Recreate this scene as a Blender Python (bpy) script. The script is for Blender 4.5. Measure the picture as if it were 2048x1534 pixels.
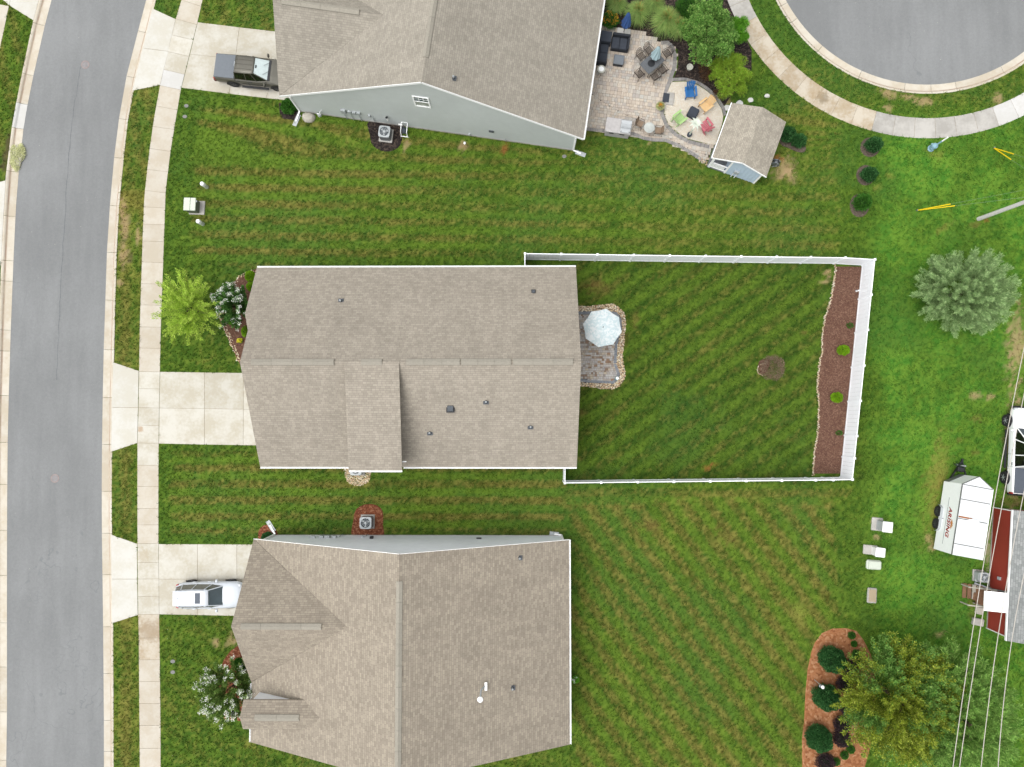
import bpy, bmesh, math, random
import numpy as np
from mathutils import Vector, Matrix, Euler

random.seed(7); RNG = np.random.default_rng(11)
sc = bpy.context.scene
for o in list(bpy.data.objects): bpy.data.objects.remove(o)
COL = sc.collection
R = math.radians

# ------------------------------------------------------------ camera
FPX, CAM_H = 1447.0, 51.7            # focal length in photo pixels, flying height in metres
NADX, NADY = 1040.0, 838.0           # where the plumb line under the drone meets the photo
cam_d = bpy.data.cameras.new('camera'); cam = bpy.data.objects.new('camera', cam_d); COL.objects.link(cam)
cam_d.sensor_width = 36.0; cam_d.lens = 36.0 * FPX / 2048.0
cam_d.clip_start = 0.5; cam_d.clip_end = 2000
cam.location = (0, 0, CAM_H)
cam.rotation_euler = (math.atan((NADY - 767) / FPX), math.atan((NADX - 1024) / FPX), 0)
sc.camera = cam
sc.render.resolution_x, sc.render.resolution_y = 1024, 767

# ------------------------------------------------------------ sky and sun (bright overcast)
SUN_EL, SUN_AZ = 68.0, 250.0         # degrees; azimuth clockwise from north (+Y)
w = bpy.data.worlds.new('World'); sc.world = w; w.use_nodes = True
wn = w.node_tree; wn.nodes.clear()
sky = wn.nodes.new('ShaderNodeTexSky'); sky.sky_type = 'NISHITA'; sky.sun_disc = False
sky.sun_elevation = R(SUN_EL); sky.sun_rotation = R(SUN_AZ)
sky.air_density = 1.0; sky.dust_density = 4.0; sky.ozone_density = 0.6
hsv = wn.nodes.new('ShaderNodeHueSaturation'); hsv.inputs['Saturation'].default_value = 0.12
bg = wn.nodes.new('ShaderNodeBackground'); bg.inputs['Strength'].default_value = 0.15
out = wn.nodes.new('ShaderNodeOutputWorld')
wn.links.new(sky.outputs[0], hsv.inputs['Color']); wn.links.new(hsv.outputs[0], bg.inputs[0]); wn.links.new(bg.outputs[0], out.inputs[0])
sun_d = bpy.data.lights.new('sun', 'SUN'); sun_d.energy = 0.55; sun_d.angle = R(75); sun_d.color = (1.0, 0.98, 0.95)
sun = bpy.data.objects.new('sun', sun_d); COL.objects.link(sun); sun.location = (-30, -20, 60)
_az = R(SUN_AZ); _d = Vector((math.sin(_az) * math.cos(R(SUN_EL)), math.cos(_az) * math.cos(R(SUN_EL)), math.sin(R(SUN_EL))))
sun.rotation_euler = _d.to_track_quat('Z', 'Y').to_euler()
sc.view_settings.view_transform = 'Standard'; sc.view_settings.look = 'None'
sc.view_settings.gamma = 1.0; sc.view_settings.use_curve_mapping = False
sc.view_settings.exposure = 0.90
sc.render.engine = 'CYCLES'
sc.cycles.max_bounces = 5; sc.cycles.diffuse_bounces = 3; sc.cycles.glossy_bounces = 2
sc.cycles.transmission_bounces = 3; sc.cycles.transparent_max_bounces = 6

# ------------------------------------------------------------ pixel <-> ground
_RM = Euler(cam.rotation_euler).to_matrix()
def G(px, py, z=0.0):
    d = _RM @ Vector(((px - 1024) / FPX, (767 - py) / FPX, -1.0))
    t = (CAM_H - z) / -d.z
    return (d.x * t, d.y * t)
def G3(px, py, z=0.0):
    x, y = G(px, py, z); return Vector((x, y, z))
def GP(pts, z=0.0): return [G(p[0], p[1], z) for p in pts]
def zoomed(pts, x0, y0, k): return [(x0 + p[0] * k, y0 + p[1] * k) for p in pts]

# ------------------------------------------------------------ colours / materials
def _l(c):
    c /= 255.0
    return c / 12.92 if c <= 0.04045 else ((c + 0.055) / 1.055) ** 2.4
KALB = 0.565
def C(r, g, b, k=1.0): return (_l(r) * KALB * k, _l(g) * KALB * k, _l(b) * KALB * k, 1.0)

class NT:
    def __init__(s, mat):
        mat.use_nodes = True; s.t = mat.node_tree; s.t.nodes.clear()
        s.out = s.t.nodes.new('ShaderNodeOutputMaterial')
        s.b = s.t.nodes.new('ShaderNodeBsdfPrincipled'); s.t.links.new(s.b.outputs[0], s.out.inputs[0])
    def n(s, typ, **kw):
        nd = s.t.nodes.new(typ)
        for k, v in kw.items(): setattr(nd, k, v)
        return nd
    def put(s, sock, v):
        if v is None: return
        if hasattr(v, 'is_output'): s.t.links.new(v, sock)
        else: sock.default_value = v
    def m(s, op, a, b=None, c=None, clamp=False):
        nd = s.n('ShaderNodeMath', operation=op); nd.use_clamp = clamp
        s.put(nd.inputs[0], a); s.put(nd.inputs[1], b); s.put(nd.inputs[2], c)
        return nd.outputs[0]
    def mix(s, f, a, b, mode='MIX'):
        nd = s.n('ShaderNodeMix', data_type='RGBA', blend_type=mode)
        s.put(nd.inputs[0], f); s.put(nd.inputs[6], a); s.put(nd.inputs[7], b)
        return nd.outputs[2]
    def noise(s, scale, vec=None, detail=3.0, rough=0.55, dist=0.0):
        nd = s.n('ShaderNodeTexNoise'); nd.inputs['Scale'].default_value = scale
        nd.inputs['Detail'].default_value = detail; nd.inputs['Roughness'].default_value = rough
        nd.inputs['Distortion'].default_value = dist
        if vec is not None: s.t.links.new(vec, nd.inputs['Vector'])
        return nd.outputs['Fac']
    def ramp(s, v, lo, hi, a=0.0, b=1.0, smooth=True):
        nd = s.n('ShaderNodeMapRange', interpolation_type='SMOOTHSTEP' if smooth else 'LINEAR')
        s.put(nd.inputs[0], v)
        for i, q in zip((1, 2, 3, 4), (lo, hi, a, b)): nd.inputs[i].default_value = q
        return nd.outputs[0]
    def pos(s): return s.n('ShaderNodeNewGeometry').outputs['Position']
    def obj(s): return s.n('ShaderNodeTexCoord').outputs['Object']
    def uv(s): return s.n('ShaderNodeTexCoord').outputs['UV']
    def sep(s, v):
        nd = s.n('ShaderNodeSeparateXYZ'); s.t.links.new(v, nd.inputs[0]); return nd.outputs
    def bump(s, h, strength=0.3, dist=0.02):
        nd = s.n('ShaderNodeBump'); nd.inputs['Strength'].default_value = strength; nd.inputs['Distance'].default_value = dist
        s.t.links.new(h, nd.inputs['Height']); s.t.links.new(nd.outputs[0], s.b.inputs['Normal'])
    def set(s, color=None, rough=None, metal=None, spec=None):
        s.put(s.b.inputs['Base Color'], color); s.put(s.b.inputs['Roughness'], rough)
        s.put(s.b.inputs['Metallic'], metal); s.put(s.b.inputs['Specular IOR Level'], spec)

MATS = {}
def mat(name):
    m = bpy.data.materials.new(name); MATS[name] = m; return m

def simple(name, col, rough=0.6, metal=0.0, var=0.10, scale=6.0, bump=0.0, bscale=40.0, rnd=0.0, spec=0.4, coords='pos'):
    """plain surface with a little blotchy wear; rnd = brightness spread between objects"""
    m = mat(name); t = NT(m)
    p = t.pos() if coords == 'pos' else t.obj()
    n1 = t.noise(scale, p, 4.0)
    f = t.ramp(n1, 0.3, 0.7, 1 - var, 1 + var, False)
    if rnd:
        oi = t.n('ShaderNodeObjectInfo').outputs['Random']
        f = t.m('MULTIPLY', f, t.ramp(oi, 0, 1, 1 - rnd, 1 + rnd, False))
    vm = t.n('ShaderNodeVectorMath', operation='SCALE'); vm.inputs[0].default_value = col[:3]
    t.put(vm.inputs['Scale'], f)
    t.set(vm.outputs[0], rough, metal, spec)
    if bump:
        t.bump(t.noise(bscale, p, 3.0), bump, 0.02)
    return m

def island(name, cols, rough=0.7, var=0.25, grain=30.0, bump=0.2, spec=0.3, tip=None, trans=0.0):
    """each loose piece (leaf, paver, stone) gets its own tone from a list of colours"""
    m = mat(name); t = NT(m)
    r = t.n('ShaderNodeNewGeometry').outputs['Random Per Island']
    cr = t.n('ShaderNodeValToRGB'); cr.color_ramp.interpolation = 'LINEAR'
    el = cr.color_ramp.elements
    while len(el) < len(cols): el.new(0.5)
    for i, c in enumerate(cols):
        el[i].position = i / max(1, len(cols) - 1); el[i].color = c
    t.put(cr.inputs[0], r)
    n = t.noise(grain, t.pos(), 2.0)
    f = t.ramp(n, 0.25, 0.75, 1 - var, 1 + var, False)
    vm = t.n('ShaderNodeVectorMath', operation='SCALE'); t.put(vm.inputs[0], cr.outputs[0]); t.put(vm.inputs['Scale'], f)
    t.set(vm.outputs[0], rough, 0.0, spec)
    if bump: t.bump(n, bump, 0.01)
    if trans:
        tr = t.n('ShaderNodeBsdfTranslucent'); t.put(tr.inputs[0], vm.outputs[0])
        mx = t.n('ShaderNodeMixShader'); mx.inputs[0].default_value = trans
        t.t.links.new(t.b.outputs[0], mx.inputs[1]); t.t.links.new(tr.outputs[0], mx.inputs[2]); t.t.links.new(mx.outputs[0], t.out.inputs[0])
    return m

# ------------------------------------------------------------ objects
def tag(o, label=None, cat=None, group=None, kind=None):
    if label: o['label'] = label
    if cat: o['category'] = cat
    if group: o['group'] = group
    if kind: o['kind'] = kind
    return o
def empty(name, loc, rz=0.0, label=None, cat=None, group=None, kind=None):
    o = bpy.data.objects.new(name, None); COL.objects.link(o)
    o.location = loc; o.rotation_euler = (0, 0, rz); o.empty_display_size = 0.2
    return tag(o, label, cat, group, kind)
def copy_tree(o, parent=None):
    c = o.copy(); COL.objects.link(c); c.parent = parent
    for ch in list(o.children): copy_tree(ch, c)
    return c

class MB:
    """collects geometry; build() links it as one mesh object"""
    def __init__(s): s.v = []; s.f = []; s.mi = []; s.uv = []; s.k = 0
    def add(s, vs, fs, uvs=None):
        b = len(s.v); s.v += [tuple(p) for p in vs]
        for i, f in enumerate(fs):
            s.f.append([b + q for q in f]); s.mi.append(s.k)
            s.uv.append(uvs[i] if uvs else None)
        return s
    def box(s, c, size, rz=0.0, rot=None):
        x, y, z = (q / 2 for q in size)
        M = (rot if rot is not None else Matrix.Rotation(rz, 3, 'Z'))
        vs = [Vector(c) + M @ Vector(p) for p in ((-x,-y,-z),(x,-y,-z),(x,y,-z),(-x,y,-z),(-x,-y,z),(x,-y,z),(x,y,z),(-x,y,z))]
        return s.add(vs, [(0,3,2,1),(4,5,6,7),(0,1,5,4),(1,2,6,5),(2,3,7,6),(3,0,4,7)])
    def bbox(s, c, size, b=0.02, rz=0.0, rot=None):
        """box with chamfered vertical and top edges"""
        x, y, z = (q / 2 for q in size); b = min(b, x * .9, y * .9, z * .9)
        M = (rot if rot is not None else Matrix.Rotation(rz, 3, 'Z')); c = Vector(c)
        def ring(xx, yy, zz, bb): return [(-xx+bb,-yy,zz),(xx-bb,-yy,zz),(xx,-yy+bb,zz),(xx,yy-bb,zz),(xx-bb,yy,zz),(-xx+bb,yy,zz),(-xx,yy-bb,zz),(-xx,-yy+bb,zz)]
        vs = ring(x, y, -z, b) + ring(x, y, z - b, b) + ring(x - b, y - b, z, b * .6)
        fs = [tuple(range(7, -1, -1)), tuple(range(16, 24))]
        for r in (0, 8):
            for i in range(8): fs.append((r + i, r + (i + 1) % 8, r + 8 + (i + 1) % 8, r + 8 + i))
        return s.add([c + M @ Vector(p) for p in vs], fs)
    def prism(s, poly, z0, z1, bottom=False):
        a = sum(poly[i][0] * poly[(i + 1) % len(poly)][1] - poly[(i + 1) % len(poly)][0] * poly[i][1] for i in range(len(poly)))
        if a < 0: poly = poly[::-1]
        n = len(poly)
        vs = [(p[0], p[1], z0) for p in poly] + [(p[0], p[1], z1) for p in poly]
        fs = [tuple(range(n, 2 * n))] + [(i, (i + 1) % n, n + (i + 1) % n, n + i) for i in range(n)]
        if bottom: fs.append(tuple(range(n - 1, -1, -1)))
        return s.add(vs, fs)
    def slab(s, poly3, th):
        """planar 3-D polygon given thickness straight down"""
        P = [Vector(p) for p in poly3]; n = len(P)
        nz = sum((P[i].x * P[(i + 1) % n].y - P[(i + 1) % n].x * P[i].y) for i in range(n))
        if nz < 0: P = P[::-1]
        vs = P + [p - Vector((0, 0, th)) for p in P]
        fs = [tuple(range(n)), tuple(range(2 * n - 1, n - 1, -1))] + [(i, n + i, n + (i + 1) % n, (i + 1) % n) for i in range(n)]
        nrm = Vector((0, 0, 0))
        for i in range(n): nrm += (P[i] - P[0]).cross(P[(i + 1) % n] - P[0])
        nrm.normalize()
        u = Vector((-nrm.y, nrm.x, 0)); u = u.normalized() if u.length > 1e-4 else Vector((1, 0, 0))
        v = nrm.cross(u)
        uvs = [[(p.dot(u), p.dot(v)) for p in P]] + [None] * (n + 1)
        return s.add(vs, fs, uvs)
    def tube(s, pts, r, n=6, caps=True):
        P = [Vector(p) for p in pts]; rs = r if isinstance(r, (list, tuple)) else [r] * len(P)
        rings = []; ref = Vector((0.13, 0.31, 0.94))
        for i, p in enumerate(P):
            d = (P[min(i + 1, len(P) - 1)] - P[max(i - 1, 0)]).normalized()
            a = d.cross(ref if abs(d.dot(ref)) < .95 else Vector((1, 0, 0))).normalized(); b = d.cross(a)
            rings.append([p + (a * math.cos(2 * math.pi * k / n) + b * math.sin(2 * math.pi * k / n)) * rs[i] for k in range(n)])
        vs = [q for rg in rings for q in rg]; fs = []
        for i in range(len(P) - 1):
            for k in range(n): fs.append((i * n + k, i * n + (k + 1) % n, (i + 1) * n + (k + 1) % n, (i + 1) * n + k))
        if caps: fs += [tuple(range(n - 1, -1, -1)), tuple(range((len(P) - 1) * n, len(P) * n))]
        return s.add(vs, fs)
    def bar(s, p0, p1, w, h):
        """rectangular bar between two points; w is across, h is up"""
        p0 = Vector(p0); p1 = Vector(p1); d = (p1 - p0); L = d.length; d.normalize()
        side = d.cross(Vector((0, 0, 1))); side = side.normalized() if side.length > 1e-3 else Vector((1, 0, 0))
        up = side.cross(d)
        return s.box((p0 + p1) / 2, (w, L, h), rot=Matrix((side, d, up)).transposed())
    def lathe(s, c, prof, n=16, axis='Z'):
        c = Vector(c); vs = []; fs = []
        for (r, z) in prof:
            for k in range(n):
                a = 2 * math.pi * k / n
                p = Vector((r * math.cos(a), r * math.sin(a), z))
                if axis == 'Y': p = Vector((p.x, p.z, -p.y))
                elif axis == 'X': p = Vector((p.z, p.x, p.y))
                vs.append(c + p)
        for i in range(len(prof) - 1):
            for k in range(n): fs.append((i * n + k, i * n + (k + 1) % n, (i + 1) * n + (k + 1) % n, (i + 1) * n + k))
        if prof[0][0] > 1e-4: fs.append(tuple(range(n - 1, -1, -1)))
        if prof[-1][0] > 1e-4: fs.append(tuple(range((len(prof) - 1) * n, len(prof) * n)))
        return s.add(vs, fs)
    def blob(s, c, r, seed=0, rough=0.15, n=8, m=5):
        rg = random.Random(seed); c = Vector(c); vs = []; fs = []
        for i in range(m + 1):
            th = math.pi * i / m
            for k in range(n):
                a = 2 * math.pi * k / n; q = 1 + rg.uniform(-rough, rough)
                vs.append(c + Vector((r[0] * math.sin(th) * math.cos(a) * q, r[1] * math.sin(th) * math.sin(a) * q, r[2] * math.cos(th))))
        for i in range(m):
            for k in range(n): fs.append((i * n + k, (i + 1) * n + k, (i + 1) * n + (k + 1) % n, i * n + (k + 1) % n))
        return s.add(vs, fs)
    def loft(s, rings, caps=True):
        n = len(rings[0]); vs = [p for r in rings for p in r]; fs = []
        for i in range(len(rings) - 1):
            for k in range(n): fs.append((i * n + k, i * n + (k + 1) % n, (i + 1) * n + (k + 1) % n, (i + 1) * n + k))
        if caps: fs += [tuple(range(n - 1, -1, -1)), tuple(range((len(rings) - 1) * n, len(rings) * n))]
        return s.add(vs, fs)
    def build(s, name, mats, parent=None, smooth=False, local=False, fix=False, bevel=0.0, label=None, kind=None):
        me = bpy.data.meshes.new(name)
        off = Vector((0, 0, 0))
        if parent is not None and not local:
            p = parent
            while p is not None: off += p.location; p = p.parent
        me.from_pydata([(p[0] - off.x, p[1] - off.y, p[2] - off.z) for p in s.v], [], s.f)
        mats = mats if isinstance(mats, (list, tuple)) else [mats]
        for q in mats: me.materials.append(MATS[q] if isinstance(q, str) else q)
        if any(s.mi): me.polygons.foreach_set('material_index', s.mi)
        if any(u is not None for u in s.uv):
            ul = me.uv_layers.new(name='UVMap')
            for pl, u in zip(me.polygons, s.uv):
                if u is not None:
                    for li, q in zip(pl.loop_indices, u): ul.data[li].uv = q
        if fix or bevel:
            bm = bmesh.new(); bm.from_mesh(me)
            bmesh.ops.recalc_face_normals(bm, faces=bm.faces)
            if bevel: bmesh.ops.bevel(bm, geom=bm.edges[:], offset=bevel, segments=1, affect='EDGES')
            bm.to_mesh(me); bm.free()
        if smooth: me.polygons.foreach_set('use_smooth', [True] * len(me.polygons))
        me.update()
        o = bpy.data.objects.new(name, me); COL.objects.link(o)
        if parent is not None: o.parent = parent
        return tag(o, label, None, None, kind)

def np_mesh(name, verts, quads, material, parent=None, loc=(0, 0, 0), smooth=False):
    me = bpy.data.meshes.new(name)
    verts = np.asarray(verts, dtype=np.float32) - np.asarray(loc, dtype=np.float32)
    nq, k = quads.shape
    me.vertices.add(len(verts)); me.vertices.foreach_set('co', verts.ravel())
    me.loops.add(nq * k); me.loops.foreach_set('vertex_index', quads.ravel().astype(np.int32))
    me.polygons.add(nq); me.polygons.foreach_set('loop_start', np.arange(0, nq * k, k, dtype=np.int32))
    me.polygons.foreach_set('loop_total', np.full(nq, k, dtype=np.int32))
    if smooth: me.polygons.foreach_set('use_smooth', np.ones(nq, dtype=bool))
    me.materials.append(MATS[material]); me.update(calc_edges=True); me.validate()
    o = bpy.data.objects.new(name, me); COL.objects.link(o)
    if parent is not None: o.parent = parent
    return o

def inpoly(pts, poly):
    pts = np.asarray(pts); x, y = pts[:, 0], pts[:, 1]; inside = np.zeros(len(pts), bool)
    n = len(poly); j = n - 1
    for i in range(n):
        xi, yi = poly[i]; xj, yj = poly[j]
        if yi != yj:
            c = ((yi > y) != (yj > y)) & (x < (xj - xi) * (y - yi) / (yj - yi) + xi)
            inside ^= c
        j = i
    return inside
NOGRASS = []          # ground polygons (world) that carry no lawn
# ------------------------------------------------------------ lawn material: one node set used by soil and blades
# bare or worn spots: (px, py, rx, ry, angle, colour index) in photo pixels on the ground
SPOTS = [(249,508,13,26,0,0),(262,514,5,18,4,2),(252,452,12,26,0,0),(246,412,9,20,0,0),(276,470,6,24,0,0),(240,566,6,12,0,0),
 (1779,187,22,9,12,0),(1815,195,18,7,5,0),(1849,203,18,7,0,0),(1778,216,9,7,0,0),(1992,198,13,11,0,0),
 (1567,338,22,24,20,0),(1556,318,10,12,40,1),(1580,355,18,12,60,0),(1654,545,9,7,0,0),(1648,563,10,4,0,0),
 (1413,936,8,5,0,1),(1428,930,8,6,0,1),(1187,570,13,5,0,3),(1166,828,9,9,0,3),(1270,640,9,20,20,3),(1247,676,7,18,0,3),
 (433,1285,8,9,0,0),(463,1281,13,11,0,0),(1009,293,7,15,10,1),(925,292,9,10,20,0),(1200,575,30,14,0,3),
 (1869,1010,6,46,8,3),(1857,1080,9,15,0,0),(1862,1096,9,9,0,0),(1884,962,14,10,20,3),(1880,930,17,70,8,4),(1866,1000,26,90,8,4),
 (2034,690,22,76,4,0),(2026,900,16,130,2,0),(2034,1004,40,12,5,3),(1943,1205,8,44,0,3),(1976,1090,5,60,3,5),
 (1950,792,12,8,0,0),(1980,795,9,6,0,0),(1952,835,12,7,0,3),(1920,880,9,6,0,3),
 (1950,905,10,7,0,3),(1753,1075,6,6,0,0),(1747,1040,7,5,0,0),(1872,310,20,10,25,4),(1970,440,8,5,0,1),(1950,450,16,6,-20,3),(1880,1268,12,6,0,0),
 (695,275,5,14,0,4),(812,290,6,12,20,0),(1300,285,5,3,0,0),(1780,350,8,6,0,4),(1755,375,10,8,0,4),(1610,665,9,5,0,3),
 (15,300,8,60,10,2),(1455,205,7,7,0,0),(1890,455,25,6,-30,4),(1450,1075,34,16,40,3),(1300,1050,26,12,10,3),(1600,1230,26,20,40,4)]
SPOT_COL = [C(204,172,132), C(190,112,70), C(96,80,62), C(140,112,66), C(164,160,78), C(196,182,150)]

# smooth lattice noise, 0..1
_LAT = np.random.default_rng(3).random((8, 256, 256))
def vnoise(x, y, scale, k=0):
    x = x * scale + 37.3 * k; y = y * scale + 91.7 * k
    xi = np.floor(x).astype(int); yi = np.floor(y).astype(int); fx = x - xi; fy = y - yi
    fx = fx * fx * (3 - 2 * fx); fy = fy * fy * (3 - 2 * fy); L = _LAT[k % 8]
    g = lambda i, j: L[(xi + i) % 256, (yi + j) % 256]
    return (g(0, 0) * (1 - fx) + g(1, 0) * fx) * (1 - fy) + (g(0, 1) * (1 - fx) + g(1, 1) * fx) * fy
def fnoise(x, y, scale, k=0, octs=3):
    r = 0; a = 1; tot = 0
    for o in range(octs): r = r + a * vnoise(x, y, scale * 2.03 ** o, k + o); tot += a; a *= 0.55
    return r / tot
def sst(v, lo, hi): t = np.clip((v - lo) / (hi - lo), 0, 1); return t * t * (3 - 2 * t)
def lerp3(a, b, t): return a + (b - a) * t[:, None]
def lawn_colour(P):
    """colour of the turf itself at ground points: species, mowing direction, drought and bare spots"""
    x, y = P[:, 0], P[:, 1]
    n0 = fnoise(x, y, 0.16, 0); n1 = fnoise(x, y, 0.55, 1); n2 = fnoise(x, y, 2.1, 2); n3 = fnoise(x, y, 6.0, 4); n4 = vnoise(x, y, 14.0, 6)
    jx = x + (n1 - .5) * 1.6; jy = y + (n0 - .5) * 1.3
    def rect(x0, y0, x1, y1, soft=0.4):
        a = G(x0, y0); b = G(x1, y1); xa, xb = min(a[0], b[0]), max(a[0], b[0]); ya, yb = min(a[1], b[1]), max(a[1], b[1])
        return sst(jx, xa - soft, xa + soft) * (1 - sst(jx, xb - soft, xb + soft)) * sst(jy, ya - soft, ya + soft) * (1 - sst(jy, yb - soft, yb + soft))
    wob = (n1 - .5) * 0.22; n5 = vnoise(x, y, 31.0, 7)
    def stripes(cx, cy, period, ph=0.0, hard=2.2): return np.tanh(np.sin((x * cx + y * cy + wob) * 2 * math.pi / period + ph) * hard)
    fade = 1 - 0.65 * np.clip((x - G(330, 400)[0]) / (G(1300, 400)[0] - G(330, 400)[0]), 0, 1)
    mE = rect(1735, 230, 2500, 1800, 1.5)
    Z = [(rect(384, 214, 1680, 520, .5), np.tanh(1.6 * np.sin((y + .02 * x + .14 * (x + 6) * sst(y, G(800, 345)[1], G(800, 250)[1]) + wob) * 2 * math.pi / 1.16 + .6)), fade * (.15 + 1.7 * fnoise(x * .35, y, .5, 3)), 0.22), (rect(345, 905, 1130, 1066, .35), stripes(0, 1, 1.14, 1.9, 1.6), .15 + 1.5 * fnoise(x * .35, y, .5, 5), 0.22),
         (rect(1140, 522, 1722, 962, 0.1), stripes(-0.57, 0.82, 1.25, 0, 1.5), 0.70, 0.08), (rect(1142, 1000, 1690, 1700, 0.7), stripes(0.80, 0.60, 1.36, 0.4, 1.8), 0.85, 0.26),
         (rect(1120, 962, 1700, 1010, 0.3), stripes(0, 1, 1.1), 0.5, 0.24), (mE, 0, 0, -0.12), (rect(222, 380, 286, 1600, 0.15), stripes(1, 0.03, 1.5, 0.9, 1.0), 0.45, 0.38),
         (rect(232, 60, 330, 420, 0.8), stripes(0.97, 0.25, 1.3, 0.9, 1.0), 0.35, 0.34), (rect(-60, 0, 45, 370, 0.4), stripes(0.97, 0.25, 1.4), 0.35, 0.22),
         (rect(330, -50, 560, 66, 0.4), stripes(0.97, 0.25, 1.4), 0.3, 0.25), (rect(318, 540, 500, 745, 0.3), 0, 0, 0.10), (rect(318, 1230, 1140, 1700, 0.3), stripes(.6, .8, 1.3), 0.2, 0.18), (rect(1560, 100, 2300, 240, 0.8), 0, 0, 0.20)]
    S = sum(z[0] * z[1] * z[2] for z in Z); D = sum(z[0] * z[3] for z in Z)
    e = lambda n, k: (n - .5) * k
    q = lambda *c: np.array(C(*c)[:3])
    col = lerp3(q(62,96,28), q(116,146,48), sst(0.42 + e(n2, .22) + e(n3, .28) + e(n4, .55) + e(n5, .4) - S * .31, 0, 1))
    lush = mE * (0.40 + 0.60 * sst(0.60 + e(n1, 1.4) + e(n3, .4), .2, .9))
    col = col * (1 - lush[:, None]) + lerp3(q(80,136,44), q(116,158,54), sst(n2 + e(n4, .6) + e(n5, .4), .25, .75)) * lush[:, None]
    bl = 0.35 * sst(n0 + e(n2, .4), .52, .72); col = col * (1 - bl[:, None]) + q(66,112,48) * bl[:, None]
    dry = 0.76 * sst(D + S * .31 + e(n1, .30) + e(n2, .18) + e(n3, .20) + e(n4, .38) + e(n5, .25), .06, .74)
    col = col * (1 - dry[:, None]) + lerp3(q(122,112,48), q(158,148,76), sst(n3 + e(n4, .6) + e(n5, .5), .25, .75)) * dry[:, None]
    dk = 1 - .16 * Z[2][0] - .05 * Z[3][0]; col = col * dk[:, None]
    jit = e(n3, 1.1) + e(n2, 1.3) + e(n4, .9); bare = np.zeros(len(x)); k = CAM_H / FPX
    for (sx, sy, rx, ry, an, ci) in SPOTS:
        c = G(sx, sy); ca, sa = math.cos(-R(an)), math.sin(-R(an)); dx = x - c[0]; dy = y - c[1]
        d = np.hypot((dx * ca + dy * sa) / (rx * k), (-dx * sa + dy * ca) / (ry * k)) + jit
        m = (0.62, 0.55, 0.75, 0.42, 0.45, 0.7)[ci] * (1 - sst(d, .35, 1.2))
        col = col * (1 - m[:, None]) + np.array(SPOT_COL[ci][:3]) * m[:, None]
        if ci in (0, 1, 2, 5): bare = np.maximum(bare, m)
    return col, bare
def lawn_mats():
    m = mat('lawn_soil'); t = NT(m); at = t.n('ShaderNodeAttribute'); at.attribute_name = 'turf'
    n4 = t.noise(30.0, t.pos(), 3.0, 0.65)
    vm = t.n('ShaderNodeVectorMath', operation='SCALE'); t.put(vm.inputs[0], at.outputs['Color']); t.put(vm.inputs['Scale'], t.ramp(n4, .3, .7, .85, 1.15, False))
    t.set(vm.outputs[0], 0.9, 0, 0.1); t.bump(n4, 0.5, 0.03)
    m = mat('lawn_blades'); t = NT(m); at = t.n('ShaderNodeAttribute', attribute_type='INSTANCER'); at.attribute_name = 'turf'
    r = t.n('ShaderNodeNewGeometry').outputs['Random Per Island']
    vm = t.n('ShaderNodeVectorMath', operation='SCALE'); t.put(vm.inputs[0], at.outputs['Color']); t.put(vm.inputs['Scale'], t.ramp(r, 0, 1, 0.86, 1.72, False))
    t.set(vm.outputs[0], 0.7, 0, 0.15)
lawn_mats()

# ------------------------------------------------------------ concrete, asphalt, mulch
def concrete(name, a, b, rnd=0.05, curb=False):
    m = mat(name); t = NT(m); P = t.pos()
    n1 = t.noise(0.7, P, 4.0, 0.6); n2 = t.noise(5.0, P, 4.0, 0.6); n3 = t.noise(60.0, P, 2.0)
    oi = t.n('ShaderNodeObjectInfo').outputs['Random']
    col = t.mix(t.ramp(t.m('ADD', t.m('ADD', n1, t.m('MULTIPLY', t.m('SUBTRACT', oi, .5), .10)), t.m('MULTIPLY', t.m('SUBTRACT', n2, .5), .4)), 0.34, 0.68), a, b)
    if curb:
        u = t.sep(t.uv())[0]
        st = t.m('MULTIPLY', t.ramp(t.m('ABSOLUTE', t.m('SUBTRACT', u, 0.70)), 0.0, 0.12, 1, 0), t.ramp(n1, 0.3, 0.62, 0.05, 0.6))
        col = t.mix(st, col, C(176,126,92))
    for sx, sy, rr, cc, kk in ((281,858,7,C(196,150,96),.55),(1645,195,15,C(150,136,112),.6),(1632,182,22,C(196,170,132),.5),(1690,212,24,C(200,178,142),.5),(300,1262,26,C(186,166,140),.5),(287,1110,16,C(206,186,150),.35)):
        g_ = G(sx, sy); vd = t.n('ShaderNodeVectorMath', operation='DISTANCE'); t.put(vd.inputs[0], P); vd.inputs[1].default_value = (g_[0], g_[1], .02)
        dd = t.m('ADD', t.m('DIVIDE', vd.outputs['Value'], rr * CAM_H / FPX), t.m('MULTIPLY', t.m('SUBTRACT', n2, .5), 1.6))
        col = t.mix(t.ramp(dd, .4, 1.15, kk, 0), col, cc)
    f = t.m('MULTIPLY', t.ramp(n3, 0.25, 0.75, 0.94, 1.05, False), t.ramp(oi, 0, 1, 1 - rnd, 1 + rnd, False))
    vm = t.n('ShaderNodeVectorMath', operation='SCALE'); t.put(vm.inputs[0], col); t.put(vm.inputs['Scale'], t.m('MULTIPLY', f, 0.90))
    t.set(vm.outputs[0], 0.85, 0, 0.25); t.bump(n3, 0.15, 0.005)
concrete('concrete_walk', C(228,216,195), C(239,231,215), 0.03)
concrete('concrete_drive', C(226,218,198), C(245,241,228), 0.04)
concrete('concrete_apron', C(240,235,220), C(249,247,238), 0.03)
concrete('concrete_kerb', C(232,219,196), C(246,238,221), 0.05, True)
concrete('concrete_new', C(240,238,232), C(250,249,246), 0.02)
concrete('concrete_stained', C(206,186,156), C(234,223,203), 0.04)
concrete('concrete_grey', C(200,196,188), C(226,222,214), 0.04)
simple('joint', C(184,170,146), 0.95, var=0.25, scale=3)
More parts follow.
